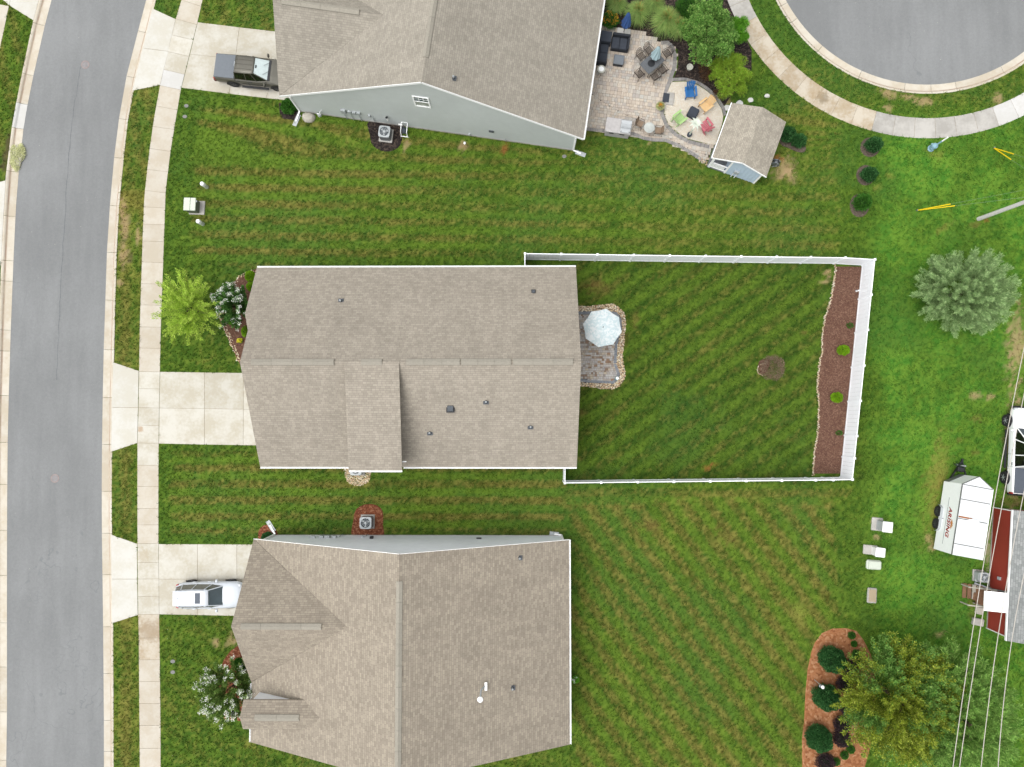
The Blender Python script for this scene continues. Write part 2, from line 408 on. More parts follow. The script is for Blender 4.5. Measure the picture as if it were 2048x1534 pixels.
def asphalt():
    m = mat('asphalt'); t = NT(m); P = t.pos()
    mp = t.n('ShaderNodeMapping'); mp.inputs['Scale'].default_value = (1.0, 0.12, 1.0); t.put(mp.inputs[0], P)
    n0 = t.noise(0.12, P, 3.0); ns = t.noise(1.3, mp.outputs[0], 4.0, 0.6); n2 = t.noise(70.0, P, 2.0, 0.7); n5 = t.noise(6.0, P, 4.0, 0.6)
    f = t.m('ADD', t.m('ADD', t.m('MULTIPLY', n0, .5), t.m('MULTIPLY', ns, .3)), t.m('MULTIPLY', n5, .25))
    col = t.mix(t.ramp(f, 0.38, 0.72), C(143,145,145), C(163,165,165))
    vo = t.n('ShaderNodeTexVoronoi', feature='DISTANCE_TO_EDGE'); vo.inputs['Scale'].default_value = 0.085; t.put(vo.inputs['Vector'], t.m('ADD', 0, 0)) if False else None
    nd = t.n('ShaderNodeVectorMath', operation='ADD'); t.put(nd.inputs[0], P); nn = t.n('ShaderNodeTexNoise'); nn.inputs['Scale'].default_value = 0.9; t.put(nn.inputs['Vector'], P)
    t.put(nd.inputs[1], nn.outputs['Color']); t.put(vo.inputs['Vector'], nd.outputs[0])
    crack = t.m('MULTIPLY', t.ramp(vo.outputs['Distance'], 0.0, 0.0022, 1, 0), t.ramp(n0, 0.45, 0.6, 0, 0.35))
    col = t.mix(crack, col, C(110,116,118))
    vm = t.n('ShaderNodeVectorMath', operation='SCALE'); t.put(vm.inputs[0], col); t.put(vm.inputs['Scale'], t.m('MULTIPLY', t.ramp(n2, 0.25, 0.75, 0.88, 1.1, False), t.ramp(t.noise(13.0, P, 3.0, .8), .3, .7, .94, 1.05, False)))
    t.set(vm.outputs[0], 0.9, 0, 0.25); t.bump(n2, 0.2, 0.004)
asphalt()
simple('tar', C(122,126,128), 0.9, var=0.2); simple('fleck', C(226,222,206), 0.8, var=0.3, scale=3)
def mulch(name, cols, sc1=26.0):
    m = mat(name); t = NT(m); P = t.pos()
    n1 = t.noise(1.2, P, 3.0); vo = t.n('ShaderNodeTexVoronoi'); vo.inputs['Scale'].default_value = sc1; t.put(vo.inputs['Vector'], P)
    r = t.sep(vo.outputs['Color'])[0]
    cr = t.n('ShaderNodeValToRGB'); el = cr.color_ramp.elements
    while len(el) < len(cols): el.new(.5)
    for i, c in enumerate(cols): el[i].position = i / (len(cols) - 1); el[i].color = c
    t.put(cr.inputs[0], t.m('ADD', t.m('MULTIPLY', r, .75), t.m('MULTIPLY', n1, .3)))
    t.set(cr.outputs[0], 0.95, 0, 0.1); t.bump(t.m('ADD', r, t.noise(60, P, 2)), 0.8, 0.03)
mulch('mulch_brown', [C(94,68,57), C(118,86,72), C(132,98,82), C(164,132,112)], 16)
mulch('mulch_black', [C(26,23,23), C(54,47,46), C(70,62,58), C(120,104,92)], 11)
mulch('mulch_grey', [C(88,78,70), C(116,104,92), C(146,132,116)])
mulch('pine_straw', [C(142,88,58), C(182,122,82), C(194,136,96), C(220,172,132)], 7)
mulch('mulch_red', [C(100,56,40), C(138,80,58), C(160,100,72), C(196,146,114)], 11)
mulch('sand_fill', [C(238,220,194), C(248,234,212), C(252,243,226), C(253,249,238)], 18)

# ------------------------------------------------------------ street polylines (photo pixels, south-going)
def ext(p, top=-420, bot=2000):
    p = list(p); a, b = p[0], p[1]; s0 = (a[0] - b[0]) / (a[1] - b[1])
    c, d = p[-1], p[-2]; s1 = (c[0] - d[0]) / (c[1] - d[1])
    return [(a[0] + s0 * (top - a[1]), top)] + p + [(c[0] + s1 * (bot - c[1]), bot)]
AR = ext([(290.7,0),(275,60),(251.8,150.5),(236.8,235),(227,313),(218.5,409),(212.4,504),(209.3,599.5),(206,699),(204,795),(202.6,889),(202,983),(202.3,1067),(203.6,1160),(204.8,1254),(205.5,1348),(206.2,1442),(206.4,1534)])
KR = ext([(312,0),(297,62),(273.7,152.7),(267.7,180.6),(256.7,236),(247.7,314.8),(238.7,409.5),(233.5,504.5),(230.8,599.5),(228.5,699),(225.7,795),(224.5,889),(223.6,983),(224,1067),(225.2,1160),(226.5,1254.5),(226.8,1348),(227.2,1442),(227.5,1534)])
AL = ext([(101,0),(87.6,50.6),(64.9,150.5),(53.4,208),(45,257),(35.6,343.5),(30.2,410),(25,521),(19.6,660),(15.6,791),(13.3,885),(12.5,1000),(12.2,1061),(12,1247),(12,1424),(10.5,1534)])
KL = ext([(78,0),(64.5,50),(43.8,149),(32.4,206.7),(23.6,256),(13,342),(7.4,431),(2.6,520),(-2.6,660),(-6.4,791),(-8.7,885),(-9.5,1000),(-9.8,1061),(-10,1247),(-10,1424),(-11.5,1534)])
WL = ext([(363,0),(351.5,37.7),(336,102),(320,171),(308,236),(297.8,308),(288.5,393.6),(285,479),(283.6,524),(281.4,587.6),(279.5,651),(278.2,741.6),(277,815),(274.8,885.7),(274.6,990),(274.8,1087),(276.3,1229),(277.4,1276),(279.2,1497),(279.5,1534)])
WR = ext([(405.6,0),(395.4,44.5),(380,107),(362.8,176),(352.6,236),(342.3,298),(332,380),(328.5,479),(327,524),(324.7,587.6),(322.3,651),(320.3,742.8),(318.8,815),(317.9,887),(317.4,990),(317.4,1087),(318.8,1229),(320,1300),(321.6,1450),(321.8,1534)])
def interp(pl, y): return float(np.interp(y, [p[1] for p in pl], [p[0] for p in pl]))
def slope(pl, y): return (interp(pl, y + 12) - interp(pl, y - 12)) / 24.0

# road sheets lie 0.10 m below the lawn; the lawn sheet dips under them
ROADZ = -0.10
CUL = (1855.0, -152.0)
def ring_pt(rad, ang): return (CUL[0] + rad * math.cos(ang), CUL[1] - rad * math.sin(ang))     # photo pixels
road_poly = GP(AR) + GP(AL)[::-1]
NOGRASS.append(GP(KR) + GP(KL)[::-1]); NOGRASS.append(GP(WL) + GP(WR)[::-1])
cul_k = [G(*ring_pt(340, R(a))) for a in range(0, 360, 4)]; NOGRASS.append(cul_k)
midr = lambda A, B: [(a * 0.13 + interp(B, y) * 0.87, y) for a, y in A]
dip_polys = [GP(midr(AR, KR)) + GP(midr(AL, KL))[::-1], [G(*ring_pt(337, R(a))) for a in range(0, 360, 4)]]
def axis_pts(lo, hi, step, far): return np.concatenate(([-far[0] * 1.0, lo - 30.0], np.arange(lo, hi + 1e-6, step), [hi + 30.0, far[1]]))
gx = axis_pts(-42, 42, 0.2, (600, 600)); gy = axis_pts(-30, 38, 0.2, (600, 600))
XX, YY = np.meshgrid(gx, gy); pts = np.stack([XX.ravel(), YY.ravel()], 1)
ZZ = np.zeros(len(pts))
for dp in dip_polys: ZZ[inpoly(pts, dp)] = -0.15
nx, ny = len(gx), len(gy); idx = np.arange(nx * ny).reshape(ny, nx)
quads = np.stack([idx[:-1, :-1].ravel(), idx[:-1, 1:].ravel(), idx[1:, 1:].ravel(), idx[1:, :-1].ravel()], 1)
ground = np_mesh('ground', np.column_stack([pts, ZZ]), quads, 'lawn_soil'); tag(ground, kind='structure')
ca = ground.data.color_attributes.new('turf', 'FLOAT_COLOR', 'POINT')
ca.data.foreach_set('color', np.column_stack([lawn_colour(pts)[0], np.ones(len(pts))]).astype(np.float32).ravel())

def strip_sheet(name, L, Rr, z, m):
    ys = sorted(set([p[1] for p in L] + [p[1] for p in Rr])); b = MB(); vs = []
    for y in ys:
        a = G(interp(L, y), y); c = G(interp(Rr, y), y); vs += [(a[0], a[1], z), (c[0], c[1], z)]
    b.add(vs, [(2 * i, 2 * i + 2, 2 * i + 3, 2 * i + 1) for i in range(len(ys) - 1)])
    return b.build(name, m, fix=False)
grow = lambda pl, d: [(x + d, y) for x, y in pl]
road = strip_sheet('road', grow(AL, -3), grow(AR, 3), ROADZ, 'asphalt'); tag(road, kind='structure')
b = MB(); c3 = [G3(*ring_pt(324, R(a)), 0) for a in range(0, 360, 3)]
b.add([(p.x, p.y, ROADZ) for p in c3], [tuple(range(len(c3)))[::-1]])
cul = b.build('cul_de_sac_road', 'asphalt', fix=True); tag(cul, kind='structure')
if cul.data.polygons[0].normal.z < 0: cul.data.flip_normals()
if road.data.polygons[0].normal.z < 0: road.data.flip_normals()

# old tar seam down the street and scattered litter flecks
seam = [(163,120),(157,150),(148,202),(141,258),(134,330),(129,420),(124,500),(120,580),(116,655),(112,760)]
b = MB(); vs = []
for i, (sx, sy) in enumerate(seam):
    for q in range(6):
        if i == len(seam) - 1 and q: break
        nx_, ny_ = seam[min(i + 1, len(seam) - 1)]; t_ = q / 6; xx, yy = G(sx + (nx_ - sx) * t_, sy + (ny_ - sy) * t_); xx += random.uniform(-.04, .04); wd = random.uniform(.008, .024)
        vs += [(xx - wd, yy, ROADZ + .004), (xx + wd, yy, ROADZ + .004)]
b.add(vs, [(2 * i, 2 * i + 2, 2 * i + 3, 2 * i + 1) for i in range(len(vs) // 2 - 1)]); b.build('tar_seam', 'tar', road)
b = MB()
for _ in range(150):
    sx, sy = (random.uniform(15, 205), random.uniform(0, 1534)) if random.random() < .45 else ((random.uniform(1640, 2040), random.uniform(0, 120)) if random.random() < .4 else (random.uniform(225, 700), random.uniform(880, 1534)))
    xx, yy = G(sx, sy); zz = ROADZ + .006 if sx < 205 or sx > 1600 else .05; r0 = random.uniform(.012, .04); a = random.uniform(0, 6.28)
    b.add([(xx + r0 * math.cos(a + k * 1.7) * random.uniform(.5, 1), yy + r0 * math.sin(a + k * 1.7) * random.uniform(.5, 1), zz + (.01 if k == 1 else 0)) for k in range(3)], [(0, 1, 2)])
tag(b.build('litter_flecks', 'fleck'), 'tiny pale flecks of litter on street and lawn', 'litter', kind='stuff')
# ---- rolled concrete kerbs, one object for each cast length
PROF = [(0.0, ROADZ + 0.006), (0.60, ROADZ - 0.004), (0.68, ROADZ + 0.006), (0.78, -0.02), (0.86, 0.012), (1.0, 0.014)]
def kerb_piece(parent, stations, m):
    """stations: list of (inner point, outer point) on the ground"""
    b = MB(); n = len(PROF); vs = []; fs = []; uvs = []
    for (a, c) in stations:
        for (t_, z) in PROF: vs.append((a[0] + (c[0] - a[0]) * t_, a[1] + (c[1] - a[1]) * t_, z))
        vs.append((c[0], c[1], -0.25)); vs.append((a[0], a[1], -0.25))
    k = n + 2
    for i in range(len(stations) - 1):
        for j in range(k):
            j2 = (j + 1) % k
            fs.append((i * k + j, i * k + j2, (i + 1) * k + j2, (i + 1) * k + j))
            u0 = PROF[j][0] if j < n else 1; u1 = PROF[j2][0] if j2 < n else 1
            uvs.append([(u0, i), (u1, i), (u1, i + 1), (u0, i + 1)])
    fs.append(tuple(range(k))); uvs.append([(.3, 0)] * k)
    fs.append(tuple(range((len(stations) - 1) * k, len(stations) * k))[::-1]); uvs.append([(.3, 0)] * k)
    b.add(vs, fs, uvs)
    return b.build('kerb_length', m, parent, fix=True)
def kerb_line(name, A, K, joints, newer=()):
    root = empty(name, (0, 0, 0), kind='structure')
    for i in range(len(joints) - 1):
        y0, y1 = joints[i] + 0.35, joints[i + 1] - 0.35; st = []
        for q in range(4):
            y = y0 + (y1 - y0) * q / 3; a = interp(A, y); s = slope(A, y); wdt = interp(K, y) - a
            yo = y - s * wdt * 0.9; st.append((G(a, y), G(interp(K, yo), yo)))
        kerb_piece(root, st, 'concrete_new' if i in newer else 'concrete_kerb')
    return root
JR = [-330,-230,-130,-36,60,151,236,314,410,504,599.5,699,795,889,983,1067,1150,1254.5,1348,1442,1504,1600,1700]
JL = [-330,-230,-130,-40,50,150,208,257,343,432,521,562,660,702,791,885,969,1061,1151.6,1246.6,1335,1425,1522,1620,1720]
kerb_line('kerb', AR, KR, JR); kerb_line('kerb', AL, KL, JL, newer=(6,))
root = empty('kerb', (0, 0, 0), kind='structure')
aj = [math.atan2(-(p[1] - CUL[1]), p[0] - CUL[0]) for p in ((1573,5),(1593,36.7),(1645.8,90.5),(1725,139.4),(1812,165),(1863.4,167.5),(1912.3,163.8),(2005,134.5),(2070,95))]
aj = [aj[0] - 0.5, aj[0] - 0.25] + aj + [aj[-1] + 0.26, aj[-1] + 0.52]
for i in range(len(aj) - 1):
    st = [(G(*ring_pt(320, a)), G(*ring_pt(339.5, a))) for a in np.linspace(aj[i] + 0.0012, aj[i + 1] - 0.0012, 7)]
    kerb_piece(root, st, 'concrete_kerb')

# ---- sidewalks and driveways: each cast slab its own object on a darker joint bed
WALKZ = 0.022
def slab_obj(parent, poly_px, m, z1=WALKZ, gap=0.011, name='slab'):
    P = [Vector((*G(*p), 0)) for p in poly_px]; c = sum(P, Vector((0, 0, 0))) / len(P)
    Q = []
    for p in P:
        d = p - c; Q.append(c + d * (1 - gap * 1.4 / d.length))
    b = MB(); n = len(Q); e = 0.006
    if sum(Q[i].x * Q[(i + 1) % n].y - Q[(i + 1) % n].x * Q[i].y for i in range(n)) < 0: Q = Q[::-1]
    top = [c + (q - c) * (1 - e / (q - c).length) for q in Q]
    vs = [(q.x, q.y, -0.1) for q in Q] + [(q.x, q.y, z1 - e) for q in Q] + [(q.x, q.y, z1) for q in top]
    fs = [tuple(range(2 * n, 3 * n))]
    for r_ in (0, n): fs += [(r_ + i, r_ + (i + 1) % n, r_ + n + (i + 1) % n, r_ + n + i) for i in range(n)]
    b.add(vs, fs)
    return b.build(name, m, parent)
def bed_sheet(name, polys, z, m='joint', kind='structure'):
    b = MB()
    for poly in polys: b.prism(poly, z - 0.08, z)
    o = b.build(name, m); return tag(o, kind=kind)
walk = strip_sheet('sidewalk', grow(WL, 0.5), grow(WR, -0.5), 0.006, 'joint'); tag(walk, kind='structure')
if walk.data.polygons[0].normal.z < 0: walk.data.flip_normals()
WJ = [-230,-190,-150,-110,-70,-30,0,37.7,70,103,139,171,212,253,297,339,381,414,448,482,524,567,609.6,653.6,696,743,777,815,850,885.7,930.4,973,1017,1049.5,1087,1125,1158,1192.5,1229,1276,1319.5,1363,1407,1450.6,1496.5,1542,1588,1640]
for i in range(len(WJ) - 1):
    y0, y1 = WJ[i], WJ[i + 1]; pl = []
    for y in (y0, (y0 + y1) / 2, y1): pl.append((interp(WL, y), y))
    for y in (y1, (y0 + y1) / 2, y0):
        yo = y - slope(WL, y) * 43; pl.append((interp(WR, yo), yo))
    m = 'concrete_new' if y0 == 139 else ('concrete_stained' if y0 in (1229, 1276) else ('concrete_drive' if 743 <= y0 < 886 or 1087 <= y0 < 1229 or 37 < y0 < 130 else 'concrete_walk'))
    slab_obj(walk, pl, m)
# curved walk round the turning circle
a0, a1 = R(168), R(330); n = int((a1 - a0) / R(5.7))
b = MB(); inn = [G(*ring_pt(388.6, a)) for a in np.linspace(a0, a1, 60)]; ou = [G(*ring_pt(428.6, a)) for a in np.linspace(a0, a1, 60)]
vs = []
for p, q in zip(inn, ou): vs += [(p[0], p[1], .006), (q[0], q[1], .006)]
b.add(vs, [(2 * i, 2 * i + 2, 2 * i + 3, 2 * i + 1) for i in range(59)])
cwalk = b.build('curved_sidewalk', 'joint'); tag(cwalk, kind='structure')
if cwalk.data.polygons[0].normal.z < 0: cwalk.data.flip_normals()
NOGRASS.append(inn + ou[::-1])
aa = np.linspace(a0, a1, n + 1)
for i in range(n):
    pl = [ring_pt(388, a) for a in np.linspace(aa[i], aa[i + 1], 3)] + [ring_pt(429, a) for a in np.linspace(aa[i + 1], aa[i], 3)]
    mx, my = ring_pt(408, (aa[i] + aa[i + 1]) / 2)
    slab_obj(cwalk, pl, 'concrete_new' if mx > 1980 else ('concrete_stained' if mx < 1735 and my > 40 else 'concrete_grey'))
# driveways
def driveway(slabs_px, mats):
    b = MB()
    root = None
    allp = [G(*p) for s in slabs_px for p in s]
    root = MB()
    for s in slabs_px: root.prism(GP(s), -0.08, 0.006); NOGRASS.append(GP(s))
    o = tag(root.build('driveway', 'joint'), kind='structure')
    for s, m in zip(slabs_px, mats): slab_obj(o, s, m)
    return o
A_, D_ = 'concrete_apron', 'concrete_drive'
driveway([[(226.6,724.5),(277.8,741.6),(276.6,815),(223.6,815)], [(223.6,815),(276.6,815),(274.8,886),(222.8,903.5)],
          [(320.3,743.5),(409,744.8),(409.5,817),(318.8,816)], [(409,744.8),(487,745.8),(487,818.5),(409.5,817)], [(487,745.8),(560,746.8),(560,820),(487,818.5)],
          [(318.8,816),(409.5,817),(409,889.2),(318,887.2)], [(409.5,817),(487,818.5),(486.5,890.4),(409,889.2)], [(487,818.5),(560,820),(560,891.5),(486.5,890.4)]], [A_, A_] + [D_] * 6)
driveway([[(222.3,1069),(274.6,1087.3),(274.8,1158),(223,1158)], [(223,1158),(274.8,1158),(276,1230),(224.4,1246.5)],
          [(317.4,1088),(395,1088.3),(395.5,1158),(317.8,1158)], [(395,1088.3),(473.8,1088.6),(474,1158.5),(395.5,1158)], [(473.8,1088.6),(550,1089),(550,1159),(474,1158.5)],
          [(317.8,1158),(395.5,1158),(395.5,1230),(318.6,1228.6)], [(395.5,1158),(474,1158.5),(474,1231.8),(395.5,1230)], [(474,1158.5),(550,1159),(550,1233.5),(474,1231.8)]], [A_, A_] + [D_] * 6)
driveway([[(305.0,17.0),(351.5,38.3),(336.5,102.7),(285.5,96.5)], [(285.5,96.5),(336.5,102.7),(320.4,170.4),(265.0,181.4)],
          [(395.4,44.5),(479,54.8),(470.8,117.8),(380,108.5)], [(479,54.8),(566,64.8),(556,127.6),(470.8,117.8)], [(566,64.8),(620,71),(612,133.5),(556,127.6)],
          [(380,108.5),(470.8,117.8),(458,187.6),(363,175.6)], [(470.8,117.8),(556,127.6),(532,196.4),(458,187.6)], [(556,127.6),(612,133.5),(596,203),(532,196.4)]], [A_, A_] + [D_] * 6)
# across the street: apron and walk at the edge of view
driveway([[(18.6,11),(67,41),(78,0),(96,-70),(40,-90)], [(-40,-40),(18.6,11),(40,-90),(-10,-110)]], [A_, A_])
driveway([[(11,361),(13,342),(7.4,431),(2.6,520),(0,535),(-40,540),(-40,372)]], [A_])
driveway([[(18.2,12),(1.4,92),(-14,170),(-56,160),(-42,88),(-28,4)]], ['concrete_walk'])

# ------------------------------------------------------------ beds
def bed(name, poly_px, m, z=0.035):
    P = GP(poly_px); NOGRASS.append(P)
    b = MB(); n = len(P); c = Vector((sum(p[0] for p in P) / n, sum(p[1] for p in P) / n))
    if sum(P[i][0] * P[(i + 1) % n][1] - P[(i + 1) % n][0] * P[i][1] for i in range(n)) < 0: P = P[::-1]
    inner = [(p[0] + (c.x - p[0]) * .06, p[1] + (c.y - p[1]) * .06) for p in P]
    b.add([(p[0], p[1], -0.02) for p in P] + [(p[0], p[1], z) for p in inner], [tuple(range(n, 2 * n))] + [(i, (i + 1) % n, n + (i + 1) % n, n + i) for i in range(n)])
    return tag(b.build(name, m), kind='structure')
def smooth_poly(pts, k=3):
    out = []
    n = len(pts)
    for i in range(n):
        p0, p1, p2, p3 = (Vector(pts[(i + j - 1) % n]) for j in range(4))
        for q in range(k):
            t = q / k
            out.append(tuple(0.5 * ((2 * p1) + (-p0 + p2) * t + (2 * p0 - 5 * p1 + 4 * p2 - p3) * t * t + (-p0 + 3 * p1 - 3 * p2 + p3) * t ** 3)))
    return out
def ell(cx, cy, rx, ry, an=0, n=20): return [(cx + rx * math.cos(a) * math.cos(R(an)) - ry * math.sin(a) * math.sin(R(an)), cy + rx * math.cos(a) * math.sin(R(an)) + ry * math.sin(a) * math.cos(R(an))) for a in np.linspace(0, 2 * math.pi, n, endpoint=False)]
back_left = zoomed([(1665,142),(1668,180),(1652,280),(1636,370),(1606,450),(1591,560),(1590,640),(1571,740),(1561,850),(1570,950),(1570,1050),(1560,1150),(1546,1230),(1537,1380)], 1100, 480, .3423)
bed('mulch_bed', back_left + [(1688,952),(1727,529)], 'mulch_brown')
bed('mulch_bed', smooth_poly(zoomed([(470,560),(560,500),(700,480),(830,470),(850,640),(790,830),(700,960),(560,1000),(470,900),(440,740)], 1490, 690, .0587)), 'mulch_brown')
bed('mulch_bed', [(540,560)] + zoomed([(1300,215),(1150,290),(1050,370),(960,470),(950,600),(1040,800),(1130,1000)], 200, 480, .2445) + [(484,738),(540,738)], 'mulch_brown')
bed('mulch_bed', smooth_poly([(738,240),(739,270),(743,288),(757,300),(775,304),(793,299),(803,286),(806,268),(804,246)], 3), 'mulch_black')
bed('mulch_bed', [(557,205),(584,207),(602,232),(594,241),(566,238),(559,228)], 'mulch_black')
bed('mulch_bed', smooth_poly([(706,1040),(712,1018),(730,1008),(752,1009),(766,1022),(767,1050),(764,1076),(706,1076)], 3), 'mulch_red')
bed('mulch_bed', smooth_poly([(516,1080),(517,1062),(527,1050),(540,1050),(553,1060),(556,1076),(540,1090),(520,1092)], 3), 'mulch_red')
bed('mulch_bed', [(441,1336),(447,1318),(461,1300),(482,1286),(500,1290),(560,1330),(560,1460),(490,1445),(450,1440),(420,1410),(415,1370)], 'mulch_red')
bed('pine_straw_bed', zoomed([(225,1380),(222,1150),(240,1000),(250,780),(270,560),(300,420),(330,340),(390,260),(480,222),(590,218),(680,242),(740,320),(800,440),(835,560),(840,900),(800,1200),(750,1380),(745,1560),(240,1560)], 1548, 1200, .2441), 'pine_straw')
for q in ((1740,294.5,20,20),(1731,350.5,19,21),(1719,411,20,24)): bed('mulch_ring', smooth_poly(ell(*q)), 'mulch_grey', 0.03)
bed('mulch_bed', smooth_poly([(1556,262),(1572,262),(1590,272),(1606,285),(1613,296),(1608,305),(1594,304),(1576,296),(1560,288)], 3), 'mulch_grey')
bed('mulch_bed', [(1352,95),(1345,100),(1300,95),(1206,66),(1200,0),(1205,-60),(1440,-60),(1460,0),(1478,42),(1506,100),(1506,140),(1493,163),(1481,179),(1462,196),(1452,212),(1446,216),(1433,194),(1415,177),(1395,165),(1370,157.5),(1346,157),(1354,137),(1356,112)], 'mulch_black', 0.03)
# ------------------------------------------------------------ building materials
def shingles(name, c1, c2, cm, tw=0.30, th=0.145):
    m = mat(name); t = NT(m); uv = t.uv(); P = t.pos()
    br = t.n('ShaderNodeTexBrick'); br.offset = 0.37; br.offset_frequency = 2; br.squash = 0.8; br.squash_frequency = 3
    t.put(br.inputs['Vector'], uv)
    br.inputs['Scale'].default_value = 1.0; br.inputs['Brick Width'].default_value = tw; br.inputs['Row Height'].default_value = th
    br.inputs['Mortar Size'].default_value = 0.009; br.inputs['Mortar Smooth'].default_value = 0.25; br.inputs['Bias'].default_value = 0.0
    br.inputs['Color1'].default_value = c1; br.inputs['Color2'].default_value = c2; br.inputs['Mortar'].default_value = cm
    n0 = t.noise(0.5, P, 3.0); n1 = t.noise(3.0, P, 3.0); n2 = t.noise(70.0, P, 2.0)
    f = t.m('MULTIPLY', t.m('MULTIPLY', t.ramp(n0, .3, .7, .94, 1.06, False), t.ramp(n1, .3, .7, .95, 1.05, False)), t.ramp(n2, .25, .75, .90, 1.10, False))
    mp = t.n('ShaderNodeMapping'); mp.inputs['Scale'].default_value = (1.6, .16, 1); t.put(mp.inputs[0], uv)
    f = t.m('MULTIPLY', f, t.ramp(t.noise(1.0, mp.outputs[0], 4.0, .6), .3, .7, .95, 1.045, False))
    vm = t.n('ShaderNodeVectorMath', operation='SCALE'); t.put(vm.inputs[0], br.outputs['Color']); t.put(vm.inputs['Scale'], f)
    t.set(vm.outputs[0], 0.95, 0, 0.1)
    v = t.sep(uv)[1]
    saw = t.m('FRACT', t.m('DIVIDE', v, th))
    t.bump(t.m('SUBTRACT', t.m('MULTIPLY', n2, .3), saw), 0.35, 0.012)
shingles('shingle_tan', C(191,182,167), C(173,164,150), C(150,142,130))
shingles('shingle_brown', C(191,180,162), C(168,157,142), C(145,136,123))
shingles('shingle_taupe', C(188,181,167), C(171,164,151), C(150,144,133))
shingles('shingle_shed', C(198,190,174), C(172,164,150), C(150,143,130), 0.25, 0.12)
shingles('shingle_grey', C(182,184,182), C(150,154,152), C(130,134,133), 0.3, 0.14)
simple('ridge_cap', C(176,170,156), 0.95, var=0.08, scale=9, rnd=0.05)
simple('drip', C(150,142,130), 0.8)
def siding(name, c, period=0.115, axis=2):
    m = mat(name); t = NT(m); P = t.pos(); z = t.sep(P)[axis]
    saw = t.m('FRACT', t.m('DIVIDE', z, period)); n = t.noise(2.0, P, 3.0); g = t.noise(0.4, P, 2.0)
    line = t.ramp(saw, 0.0, 0.10, 0.80, 1.0, False)
    f = t.m('MULTIPLY', line, t.m('MULTIPLY', t.ramp(n, .3, .7, .97, 1.03, False), t.ramp(g, .3, .7, .96, 1.04, False)))
    vm = t.n('ShaderNodeVectorMath', operation='SCALE'); vm.inputs[0].default_value = c[:3]; t.put(vm.inputs['Scale'], f)
    t.set(vm.outputs[0], 0.6, 0, 0.35); t.bump(saw, 0.3, 0.012)
siding('siding_grey', C(206,212,210,1.38)); siding('siding_white', C(240,245,250,1.62)); siding('siding_tan', C(206,200,190))
siding('siding_red', C(186,74,60), 0.2)
simple('board_blue', C(196,214,230,1.4), 0.6, var=0.05)
simple('white_trim', C(248,249,248,1.55), 0.45, var=0.03)
simple('white_vinyl', C(246,249,252,1.62), 0.4, var=0.03, scale=1.5)
simple('black_plastic', C(40,42,46), 0.55, var=0.15)
simple('dark_metal', C(58,60,64), 0.45, 0.5, var=0.15)
simple('grey_metal', C(160,164,168), 0.4, 0.5, var=0.08)
simple('pale_metal', C(206,212,214), 0.5, 0.1, var=0.06)
simple('lead_boot', C(88,94,100), 0.55, 0.2, var=0.15)
simple('door_white', C(236,236,232,1.4), 0.5, var=0.04)
def glass(name, c, rough=0.06):
    m = mat(name); t = NT(m); n = t.noise(1.5, t.pos(), 2.0)
    vm = t.n('ShaderNodeVectorMath', operation='SCALE'); vm.inputs[0].default_value = c[:3]; t.put(vm.inputs['Scale'], t.ramp(n, .3, .7, .7, 1.3, False))
    t.set(vm.outputs[0], rough, 0.0, 0.8)
glass('window_glass', C(60,86,92)); glass('car_glass', C(58,74,80)); glass('car_glass_dark', C(26,28,24)); glass('car_glass_side', C(104,106,96)); glass('table_glass', C(196,200,194), 0.2)

def pipe_boot(parent, p, s=1.0, rz=0.0, tall=0.28):
    """plumbing vent: square flashing and a short capped pipe"""
    x, y, z = p
    b = MB(); b.box((x, y, z + 0.02), (0.34 * s, 0.30 * s, 0.03), rz); b.lathe((x, y, z + 0.03), [(0.11 * s, 0), (0.07 * s, 0.10)], 10)
    o = b.build('vent_flashing', 'lead_boot', parent)
    b = MB(); b.lathe((x, y, z + 0.06), [(0.055 * s, 0), (0.055 * s, tall), (0.04 * s, tall), (0.04 * s, tall - .05)], 10); b.build('vent_pipe', 'pale_metal', o)
    return o
def box_vent(parent, p, s=0.42, rz=0.0, slope=(0, 0)):
    x, y, z = p
    b = MB(); b.box((x, y, z + .03), (s * 1.35, s * 1.35, .03), rz); o = b.build('vent_flashing', 'black_plastic', parent)
    b = MB(); b.bbox((x, y, z + .12), (s, s * .95, .14), .03, rz); b.build('vent_hood', 'lead_boot', o)
def ridge_caps(parent, p0, p1, width=0.38, th=0.035, gapat=(), seg=1.22, vent=True):
    """ridge vent covered by cap shingles, laid in lengths"""
    p0 = Vector(p0); p1 = Vector(p1); d = p1 - p0; L = d.length; d.normalize(); side = d.cross(Vector((0, 0, 1))).normalized()
    n = max(1, round(L / seg)); 
    for i in range(n):
        a = p0 + d * (L * i / n + 0.006); e = p0 + d * (L * (i + 1) / n - 0.006)
        rise = random.uniform(0.0, 0.012); drop = width * 0.20
        sec = []
        for q in (a, e):
            sec.append([q + side * (-width / 2) + Vector((0, 0, th - drop + rise)), q + Vector((0, 0, th + .02 + rise)), q + side * (width / 2) + Vector((0, 0, th - drop + rise)),
                        q + side * (width / 2) + Vector((0, 0, -drop - .05)), q + side * (-width / 2) + Vector((0, 0, -drop - .05))])
        b = MB(); b.loft(sec); b.build('ridge_cap', 'ridge_cap', parent, fix=True)
